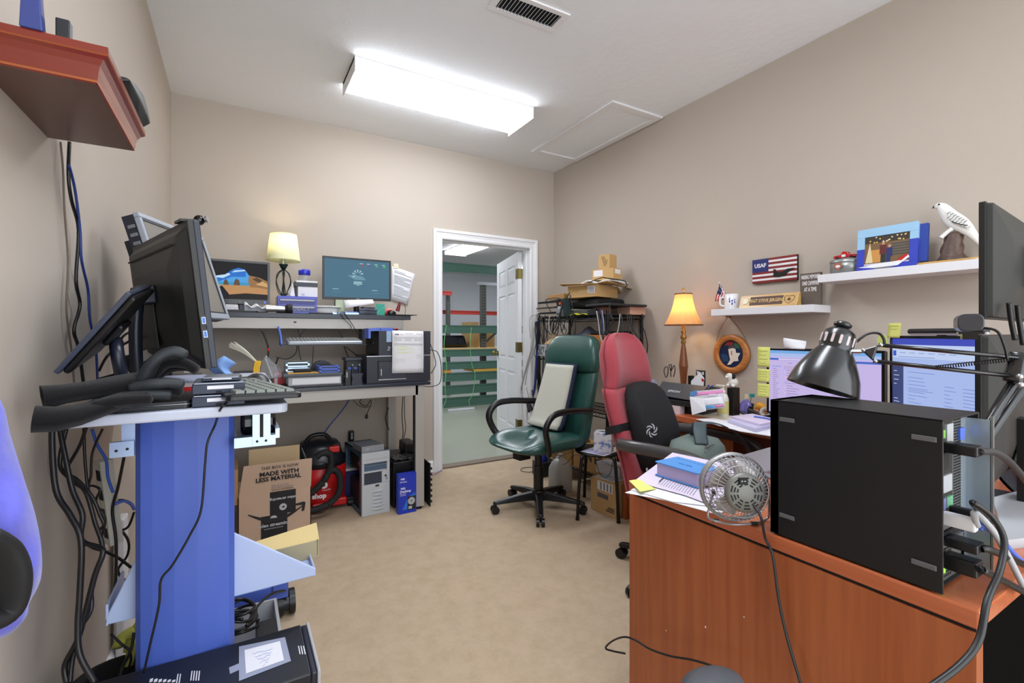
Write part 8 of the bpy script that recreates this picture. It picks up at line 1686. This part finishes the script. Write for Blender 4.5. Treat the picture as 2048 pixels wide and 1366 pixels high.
b = MB(mat=BLK); q = [onZ(x, y, CZ) for x, y in ((1450, 813), (1480, 808), (1512, 828), (1495, 836))]; b.add([v_+Vector((0, 0, .014)) for v_ in q]+q, [(0, 1, 2, 3), (7, 6, 5, 4), (0, 1, 5, 4), (1, 2, 6, 5), (2, 3, 7, 6), (3, 0, 4, 7)]); b.build('cable_box', bev=.004, label='low black pad between the papers and the tool cup', cat='pad')
# papers
def flat(label, pts, z, h, mt, name='papers', cat='papers', bev=0, lines=None, group=None):
 q = [onZ(x, y, z+h) for x, y in pts]; n = len(q); b = MB(mat=mt); b.add(q+[v_-Vector((0, 0, h)) for v_ in q], [tuple(range(n)), tuple(range(2*n-1, n-1, -1))]+[(i, (i+1) % n, n+(i+1) % n, n+i) for i in range(n)])
 return b.build(name, label=label, cat=cat, bev=bev, group=group)
flat('cream manila folder and sheet in front of the ziplock bag', [(1384, 828), (1452, 814), (1510, 830), (1450, 840)], CZ, .004, mat('manila', (226, 216, 196), .8), 'folder', 'folder')
flat('loose white sheets at the front edge of the credenza', [(1392, 838), (1460, 834), (1545, 858), (1545, 872), (1480, 862)], CZ, .003, PAPER)
flat('stack of ruled writing pads near the computer on the credenza', [(1455, 838), (1500, 829), (1560, 845), (1511, 857)], CZ+.0035, .018, mat('lilac_pad', (196, 192, 220), .8), 'notepad', 'notepad', .002)
flat('top spiral notepad on the stack of writing pads', [(1462, 832), (1505, 827), (1560, 840), (1520, 848)], CZ+.022, .010, PAPERP, 'notepad', 'notepad', .001)
b = MB(mat=BBLUE); b.tube([onZ(1508, 833, CZ+.037), onZ(1530, 836, CZ+.037), onZ(1545, 840, CZ+.037)], .004); b.build('pen', label='blue pen lying on the top notepad', cat='pen')
# ================================================================== wall shelves and what they carry
SHM = mat('white_laminate', (222, 222, 226), .4)
for lab, y0, y1, z0, z1 in (('lower white floating shelf holding the mug and name plaque', 1.337, 1.948, 1.318, 1.358), ('upper white floating shelf holding the tin, photo frame and bird', .690, 1.313, 1.468, 1.508)):
 MB(mat=SHM).bx(2.60, XR, y0, y1, z0, z1).build('floating_shelf', bev=.0015, label=lab, cat='shelf')
LZ, UZ2 = 1.3585, 1.5085
p = onX(1463, 600, 2.67)
T = thing('mug', 'white mug with three blue emblems on the lower white shelf', 'mug', (2.67, p.y, LZ)); b = MB(T, mat=mat('mug_white', (230, 230, 234), .2, coat=.3)); b.lathe([(0, 0), (.038, 0), (.041, .005), (.041, .093), (.038, .094), (.037, .006), (0, .005)], 28); b.build('cup', T)
b = MB(T, mat=mat('mug_white', (230, 230, 234), .2)); b.tube([(-.012, .038, .075), (-.02, .062, .07), (-.02, .064, .03), (-.012, .038, .02)], .006); b.build('handle', T)
b = MB(T, mat=mat('mug_blue', (40, 50, 140), .4))
for a, z, s_ in ((-2.45, .035, 1), (-2.8, .05, .8), (-2.1, .045, .8)):
 M = fr((.0415*math.cos(a), .0415*math.sin(a), z), (-math.sin(a), math.cos(a), 0), (0, 0, 1)); b.prism([(-.010*s_, .012), (0, .022*s_), (.010*s_, .012), (0, .014)], 0, .0004, M); b.prism([(-.002, -.012), (.002, -.012), (.002, .012), (-.002, .012)], 0, .0004, M); b.prism(circ(0, -.004, .005*s_, 8), 0, .0004, M)
b.build('emblems', T)
T = thing('small_flag', 'small American stick flag standing behind the white mug', 'flag', (2.72, p.y+.07, LZ)); a = onX(1438, 564, 2.71); c = onX(1456, 590, 2.71); e = onX(1462, 612, 2.71); e.z = LZ
b = MB(mat=PAPER); b.cyl(e, a, .003); b.build('stick', T)
tl, tr_, bl2 = onX(1439, 566, 2.708), onX(1451, 587, 2.708), onX(1430, 603, 2.708); br2 = onX(1432, 612, 2.708); f3 = onX(1452, 596, 2.708)
FR_ = mat('flag_red', (170, 30, 44), .8); FW = mat('flag_white', (228, 224, 226), .8); FB = mat('flag_blue', (34, 44, 96), .8)
Fl = lambda u, v: tl.lerp(tr_, u).lerp(bl2.lerp(onX(1447, 600, 2.708), u), v)+Vector((.004*math.sin(6*v), 0, 0))
b = MB(mat=FR_)
for k in range(7): b.m(FR_ if k % 2 == 0 else FW); u0 = k/7; b.surf(lambda u, v: Fl(1-(u0+u/7), v), 1, 6, .0006)
b.m(FB); b.surf(lambda u, v: Fl(u*.5, v*.55)+Vector((-.001, 0, 0)), 2, 4, .0006); b.m(FW)
for k in range(6): c_ = Fl(.1+.15*(k % 3), .12+.2*(k//3))+Vector((-.002, 0, 0)); b.ell(c_, .0018, 6)
b.build('cloth', T)
# name plaque
a0, a1 = onX(1478, 600, 2.63).y, onX(1600, 600, 2.66).y
T = thing('name_plaque', 'pale wooden wedge name plaque with a dark carved panel on the lower shelf', 'name plaque', (2.65, (a0+a1)/2, LZ)); MP = wood('pale_oak', (206, 166, 98), (180, 138, 74), 'Y', 5, .45)
wP = a0-a1; M = fr((2.625, a0, LZ), (0, -1, 0), (0, 0, 1)); hP = .075
b = MB(mat=MP); b.rings([[M @ Vector((x, y, z)) for y, z in ((0, 0), (0, -.05), (hP, -.045), (hP, -.028))] for x in (0, wP)], smooth=False); b.build('wedge', T, bev=.002)
FM2 = fr((2.625, a0, LZ), (0, -1, 0), (.028, 0, hP)); L2 = math.hypot(.028, hP)
b = MB(mat=mat('carved_brown', (78, 46, 26), .5), M=FM2); b.bx(wP*.19, wP*.76, L2*.17, L2*.83, -.001, .001); b.text('MSGT STEVE JERGENS', .028, TR(wP*.475, L2*.5, .0014), mt=mat('gold_letter', (216, 178, 112), .5), sx=.78, bold=.0004); b.build('engraved_panel', T)
b = MB(mat=mat('stone_arrow', (226, 222, 196), .5), M=FM2); b.prism([(wP*.06, L2*.5), (wP*.08, L2*.25), (wP*.14, L2*.3), (wP*.17, L2*.55), (wP*.12, L2*.75), (wP*.07, L2*.72)], 0, .004); b.build('inlay', T)
b = MB(mat=mat('carved_brown', (78, 46, 26), .5), M=FM2)
sh = [(.80, .78), (.86, .72), (.92, .78), (.95, .66), (.93, .4), (.86, .18), (.80, .4), (.785, .66)]
P_ = [(wP*x, L2*y) for x, y in sh]
for i in range(8): b.tube([Vector((*P_[i], .0008)), Vector((*P_[(i+1) % 8], .0008))], .0012, n=4, k=1)
b.prism(circ(wP*.862, L2*.5, .009, 12), 0, .001); b.build('badge', T)
# sign
p = onX(1620, 570, 2.70); zt = p.z+.0
T = thing('wooden_sign', 'small grey wooden sign with white lettering on the lower white shelf', 'sign', (2.70, p.y, LZ)); y0_, y1_ = onX(1600, 570, 2.70).y, onX(1642, 570, 2.70).y; z1_ = onX(1620, 546, 2.70).z
b = MB(mat=mat('grey_brown_board', (96, 86, 76), .7)); b.bx(2.70, 2.715, y1_, y0_, LZ, z1_); b.build('board', T, bev=.001)
M = fr((2.6995, (y0_+y1_)/2, 0), (0, -1, 0), (0, 0, 1)); hS = z1_-LZ; b = MB(mat=FW)
for k, s_ in enumerate(('MAKING MEMORIES', 'ONE CAMPFIRE', 'AT A TIME')): b.text(s_, .030, M @ TR(0, z1_-.022-k*.034, 0), sx=(.36, .42, .46)[k], mt=FW, bold=.0008)
b.build('lettering', T)
# flag plaque
q = [onX(1506, 521, 2.765), onX(1595, 508, 2.765), onX(1595, 559, 2.765), onX(1506, 568, 2.765)]
zt_, zb_2 = q[0].z, (q[3].z); y0_, y1_ = q[0].y, q[1].y; wF, hF = y0_-y1_, zt_-zb_2
T = thing('flag_plaque', 'wooden flag plaque with red and white stripes and a black aircraft shape', 'plaque', (2.77, (y0_+y1_)/2, zb_2)); M = fr((2.76, y0_, zb_2), (0, -1, 0), (0, 0, 1))
FRD = mat('plaque_red', (128, 30, 28), .5); b = MB(mat=BLKM, M=M); b.bx(0, wF, 0, hF, -.018, -.001); b.build('backing', T)
b = MB(mat=FRD, M=M)
for k in range(11): b.m(FRD if k % 2 == 0 else FW); b.bx(0, wF, hF*k/11+.0006, hF*(k+1)/11, -.001, .001)
b.build('stripes', T)
b = MB(mat=mat('plaque_blue', (28, 40, 108), .5), M=M); b.bx(0, wF*.38, hF*.46, hF, .001, .002); b.text('USAF', .032, TR(wF*.19, hF*.72, .0022), mt=FW, bold=.001); b.build('canton', T)
b = MB(mat=BLKM, M=M); b.prism([(wF*.5, hF*.20), (wF*.5, hF*.52), (wF*.55, hF*.50), (wF*.56, hF*.40), (wF*.64, hF*.36), (wF*.74, hF*.40), (wF*.80, hF*.47), (wF*.96, hF*.48), (wF*.82, hF*.33), (wF*.74, hF*.2), (wF*.62, hF*.17)], .002, .005); b.build('aircraft_silhouette', T)
# round framed dog photo
c = onX(1463, 708, 2.765)
T = thing('framed_picture', 'round wooden frame with a dog photo hanging under the lower shelf', 'picture', (2.76, c.y, c.z-.13)); M = fr((2.765, c.y, c.z), (0, -1, 0), (0, 0, 1))
b = MB(mat=wood('golden_oak', (190, 124, 62), (160, 96, 42), 'Y', 8, .4), M=M); b.lathe([(.088, .0), (.088, .014), (.094, .018), (.116, .018), (.125, .012), (.127, -.01), (.088, -.01), (.088, 0)], 48); b.build('frame', T)
b = MB(mat=mat('photo_navy', (22, 38, 76), .3), M=M); b.prism(circ(0, 0, .09, 40), -.004, .002)
def ph(col, pts, z): b.m(mat('photo_%d_%d_%d' % col, col, .4)); b.add([(x*.085, y*.085, z) for x, y in pts], [tuple(range(len(pts)))], M=None)
ph((150, 44, 40), [(-.6, .62), (.1, .7), (.15, .9), (-.3, .95)], .0024); ph((50, 100, 70), [(.2, .5), (.75, .4), (.6, .75), (.25, .9)], .0024); ph((36, 70, 110), [(-.95, 0), (-.3, -.1), (-.2, -.6), (-.7, -.6)], .0024)
ph((222, 214, 204), [(-.35, -.85), (-.1, -.45), (-.2, .0), (-.25, .35), (.0, .5), (.35, .4), (.4, .1), (.75, .1), (.55, -.25), (.6, -.5), (.2, -.55), (-.05, -.8)], .0026); ph((70, 66, 70), [(-.3, .35), (-.2, .6), (.1, .7), (.35, .6), (.4, .4), (.1, .45)], .0028); ph((200, 90, 110), [(-.02, .1), (.08, .12), (.06, -.1), (.0, -.08)], .003); ph((30, 30, 34), [(-.02, .2), (.08, .22), (.06, .14), (.0, .13)], .0032)
b.build('photo', T)
b = MB(mat=mat('frame_letters', (130, 80, 40), .5)); b.text('RESCUE', .016, M @ TR(0, -.108, .0185), mt=mat('frame_letters', (130, 80, 40), .5)); b.build('carved_letters', T)
hk = onX(1457, 633, 2.76); b = MB(mat=mat('grey_cord', (110, 106, 100), .7))
for x, y in ((1433, 682), (1493, 681)): b.tube([hk, onX((1457+x)/2+(2 if x > 1457 else -3), 655, 2.757), onX(x, y, 2.757)], .002, n=5)
b.build('hanging_cord', T); b = MB(mat=DW); b.cyl((2.74, hk.y, hk.z), (XR, hk.y, hk.z), .007); b.build('peg', T)
# tin with toy truck
a0, a1 = onX(1656, 530, 2.66).y, onX(1716, 530, 2.66).y; cy_ = (a0+a1)/2; r_ = (a0-a1)/2
T = thing('metal_tin', 'grey metal tin with a red toy pickup on its lid on the upper shelf', 'tin', (2.69, cy_, UZ2)); TN = mat('tin_grey', (150, 152, 150), .35, .6)
hT = onX(1686, 520, 2.66).z-UZ2
b = MB(T, mat=TN); b.lathe([(0, 0), (r_, 0), (r_, hT), (0, hT)], 32, M=Matrix.Diagonal((.85, 1, 1, 1))); b.build('can', T); b = MB(T, mat=TN); b.lathe([(r_+.002, hT-.012), (r_+.002, hT), (r_-.01, hT+.006), (0, hT+.006)], 32, M=Matrix.Diagonal((.85, 1, 1, 1))); b.build('lid', T)
M = fr((-.075, .0, hT*.5), (0, -1, 0), (0, 0, 1)); b = MB(T, M, mat('badge_brown', (158, 96, 72), .5)); b.prism([(-.018, .018), (0, .014), (.018, .018), (.017, -.004), (0, -.022), (-.017, -.004)], .0, .003); b.m(FW); b.prism(circ(0, -.001, .011, 14, .007), .003, .0035); b.build('badge', T)
T = thing('toy_truck', 'small red toy pickup truck parked on the tin lid', 'toy', (2.69, cy_, UZ2+hT+.006)); RP = mat('toy_red', (186, 26, 32), .25, coat=.5)
b = MB(T, TR(0, 0, .008), RP); b.prism([(-.052, .0), (.052, .0), (.05, .012), (.02, .014), (.012, .030), (-.010, .032), (-.018, .015), (-.05, .013)], -.014, .014, M=fr((0, 0, 0), (0, -1, 0), (0, 0, 1))); b.build('body', T, bev=.002)
for dy in (-.033, .033):
 b = MB(T, mat=BLKM); b.cyl((-.016, dy, .008), (.016, dy, .008), .008, n=16); b.build('wheels', T)
b = MB(T, mat=PAPER); b.bx(-.0155, -.0142, -.006, .012, .012, .024); b.build('tag', T)
# picture frame
q = [onX(1716, 461, 2.66), onX(1838, 441, 2.66)]; y0_, y1_ = q[0].y, q[1].y; zt_ = (q[0].z+q[1].z)/2; hF = zt_-UZ2; wF = y0_-y1_
T = thing('framed_photo', 'blue and sky painted photo frame of two people by a tree on the upper shelf', 'picture', (2.66, (y0_+y1_)/2, UZ2)); M = fr((2.64, y0_, UZ2), (0, -1, 0), (.02/hF, 0, 1))
b = MB(mat=mat('frame_blue', (46, 62, 176), .4, var=.1, vscale=20), M=M)
for x0, x1, y0, y1 in ((0, wF, 0, hF*.13), (0, wF*.13, hF*.13, hF*.52), (wF*.87, wF, hF*.13, hF*.62)): b.bx(x0, x1, y0, y1, -.012, 0)
b.m(mat('frame_sky', (150, 192, 222), .4, var=.08, vscale=16));
for x0, x1, y0, y1 in ((0, wF, hF*.80, hF), (0, wF*.13, hF*.52, hF*.80), (wF*.87, wF, hF*.62, hF*.80)): b.bx(x0, x1, y0, y1, -.012, 0)
b.m(BLUE); b.bx(wF, wF+.03, hF*.1, hF*.94, -.03, -.012); b.build('frame', T, bev=.001)
b = MB(mat=mat('photo_lodge', (118, 92, 62), .3), M=M); b.bx(wF*.13, wF*.87, hF*.13, hF*.80, -.011, -.004)
def pp_(name, col, x0, y0, x1, y1, z=-.0036): b.m(mat(name, col, .4)); b.add([(wF*x0, hF*y0, z), (wF*x1, hF*y0, z), (wF*x1, hF*y1, z), (wF*x0, hF*y1, z)], [(0, 1, 2, 3)])
pp_('pl_dark', (52, 44, 36), .13, .64, .87, .80); pp_('pl_grey', (96, 88, 76), .58, .3, .87, .6)
for k in range(5): pp_('pl_dark', (52, 44, 36), .58, .32+.06*k, .87, .335+.06*k, -.0034)
pp_('pl_gold', (196, 140, 70), .22, .18, .42, .48); b.m(mat('pl_tree', (214, 196, 150), .5)); b.add([(wF*.15, hF*.18, -.0032), (wF*.28, hF*.18, -.0032), (wF*.22, hF*.66, -.0032)], [(0, 1, 2)])
random.seed(4)
for k in range(18): x, y = random.uniform(.18, .85), random.uniform(.64, .78); b.m(mat('pl_light%d' % (k % 2), ((240, 190, 80), (236, 224, 190))[k % 2], .4)); b.prism([(wF*x+.004*math.cos(a), hF*y+.004*math.sin(a)) for a in (0, 1.57, 3.14, 4.71)], -.0034, -.0031)
for nm, col, x0, y0, x1, y1 in (('pl_maroon', (96, 34, 34), .39, .36, .50, .58), ('pl_trouser', (34, 44, 38), .41, .15, .49, .36), ('pl_skin', (196, 144, 116), .425, .58, .47, .65), ('pl_navy', (34, 44, 96), .50, .28, .60, .50), ('pl_navy', (34, 44, 96), .50, .15, .57, .28), ('pl_skin', (196, 144, 116), .53, .50, .575, .56)): pp_(nm, col, x0, y0, x1, y1, -.0030)
pp_('pl_snow', (216, 210, 214), .13, .13, .87, .16, -.0028); b.build('photo', T)
b = MB(mat=PAPER, M=M); b.prism([(wF*.04, hF*.09), (wF*.3, hF*.05), (wF*.7, hF*.06), (wF*.88, hF*.22), (wF*.86, hF*.28), (wF*.7, hF*.16), (wF*.3, hF*.13)], 0, .003); b.m(RED); b.prism([(wF*.68, hF*.17), (wF*.82, hF*.30), (wF*.87, hF*.28), (wF*.76, hF*.16)], .003, .004); b.prism([(wF*.02, hF*.085), (wF*.05, hF*.10), (wF*.05, hF*.08)], .003, .004); b.m(GREY); b.prism([(wF*.3, hF*.05), (wF*.7, hF*.06), (wF*.5, hF*.01), (wF*.35, hF*.01)], .0, .002); b.build('jet_relief', T)
# board, stump and falcon
b = MB(mat=MP, M=Matrix()); yb0, yb1 = onX(1840, 520, 2.68).y, onX(1960, 520, 2.68).y; b.rbx(2.62, 2.77, yb1-.02, yb0, UZ2, UZ2+.010, .03); b.build('wooden_board', label='flat golden wooden board under the bird on the upper shelf', cat='board', bev=.002)
sc_ = onX(1905, 500, 2.69); zS = UZ2+.0105;
T = thing('bird_figurine', 'white falcon figurine with dark barred wings perched on a brown stump', 'figurine', (2.70, sc_.y, zS))
ST_ = mat('bronze_stump', (84, 64, 54), .45, bump=1.0, bscale=45, var=.25, vscale=30)
def PX_(x, y, X=2.69): return onX(x, y, X)
zsT = PX_(1908, 465).z; b = MB(mat=ST_); rows = []
for k in range(9):
 f = k/8; cyk = sc_.y+.004*math.sin(5*f); rr = .050-.022*f**.6+(.012 if k == 0 else 0); rows.append([Vector((2.695+rr*.9*math.cos(2*PI*i/20)*(1+.12*math.sin(3*i+k)), cyk+rr*math.sin(2*PI*i/20)*(1+.10*math.cos(5*i+2*k)), zS+(zsT-zS)*f)) for i in range(20)])
b.rings(rows); b.build('stump', T)
FEA = mat('feather_white', (228, 228, 224), .4, bump=.2, bscale=120)
b = MB(mat=FEA)
spine = [(1870, 418, .010), (1875, 411, .018), (1884, 414, .023), (1893, 425, .026), (1903, 438, .034), (1915, 446, .036), (1928, 454, .030), (1938, 462, .022), (1950, 474, .015), (1962, 488, .010), (1968, 495, .004)]
P = [PX_(x, y) for x, y, r in spine]; rr = [r for *_, r in spine]
rows = []
for i, p in enumerate(P):
 d = (P[min(i+1, len(P)-1)]-P[max(i-1, 0)]).normalized(); x = Vector((1, 0, 0)); y = d.cross(x).normalized(); rows.append([p+x*rr[i]*.85*math.cos(2*PI*k/16)+y*rr[i]*math.sin(2*PI*k/16) for k in range(16)])
b.rings(rows); b.build('body', T, sub=1)
b = MB(mat=FEA); W0 = [PX_(x, y, 2.655) for x, y in ((1893, 424), (1910, 424), (1932, 440), (1942, 452), (1934, 456), (1912, 449), (1897, 438))]
b.add(W0+[v_+Vector((.012, 0, 0)) for v_ in W0], [tuple(range(7)), tuple(range(13, 6, -1))]+[(i, (i+1) % 7, 7+(i+1) % 7, 7+i) for i in range(7)]); wing = b.build('wing', T, bev=.003)
b = MB(mat=mat('feather_dark', (48, 48, 50), .5))
for k in range(7):
 for j in range(2):
  x, y = 1895+5.5*k-j*1, 424+3.2*k*(.9)+j*9
  b.tube([PX_(x, y+4, 2.6545), PX_(x+3, y+1, 2.654), PX_(x+7, y-.5, 2.6545)], .0022, n=4, k=2, flat=.4)
b.tube([PX_(1903, 436+7, 2.6545), PX_(1918, 448, 2.654), PX_(1935, 444+7, 2.6545)], .002, n=4, k=3); b.build('wing_bars', wing)
b = MB(mat=mat('beak_grey', (70, 76, 84), .4)); p = PX_(1866, 414); b.cyl(PX_(1870, 413), PX_(1864, 417), .007, .001, 10); b.build('beak', T); b = MB(mat=BLKG); p = PX_(1878, 409, 2.673); b.ell(p, .004, 10); b.build('eye', T)
b = MB(mat=FEA); b.tube([PX_(1908, 455, 2.68), PX_(1898, 462, 2.675), PX_(1886, 472, 2.672), PX_(1882, 476, 2.67)], .009, n=8); b.tube([PX_(1916, 458, 2.70), PX_(1908, 466, 2.70), PX_(1896, 472, 2.70)], .009, n=8); b.build('legs', T)
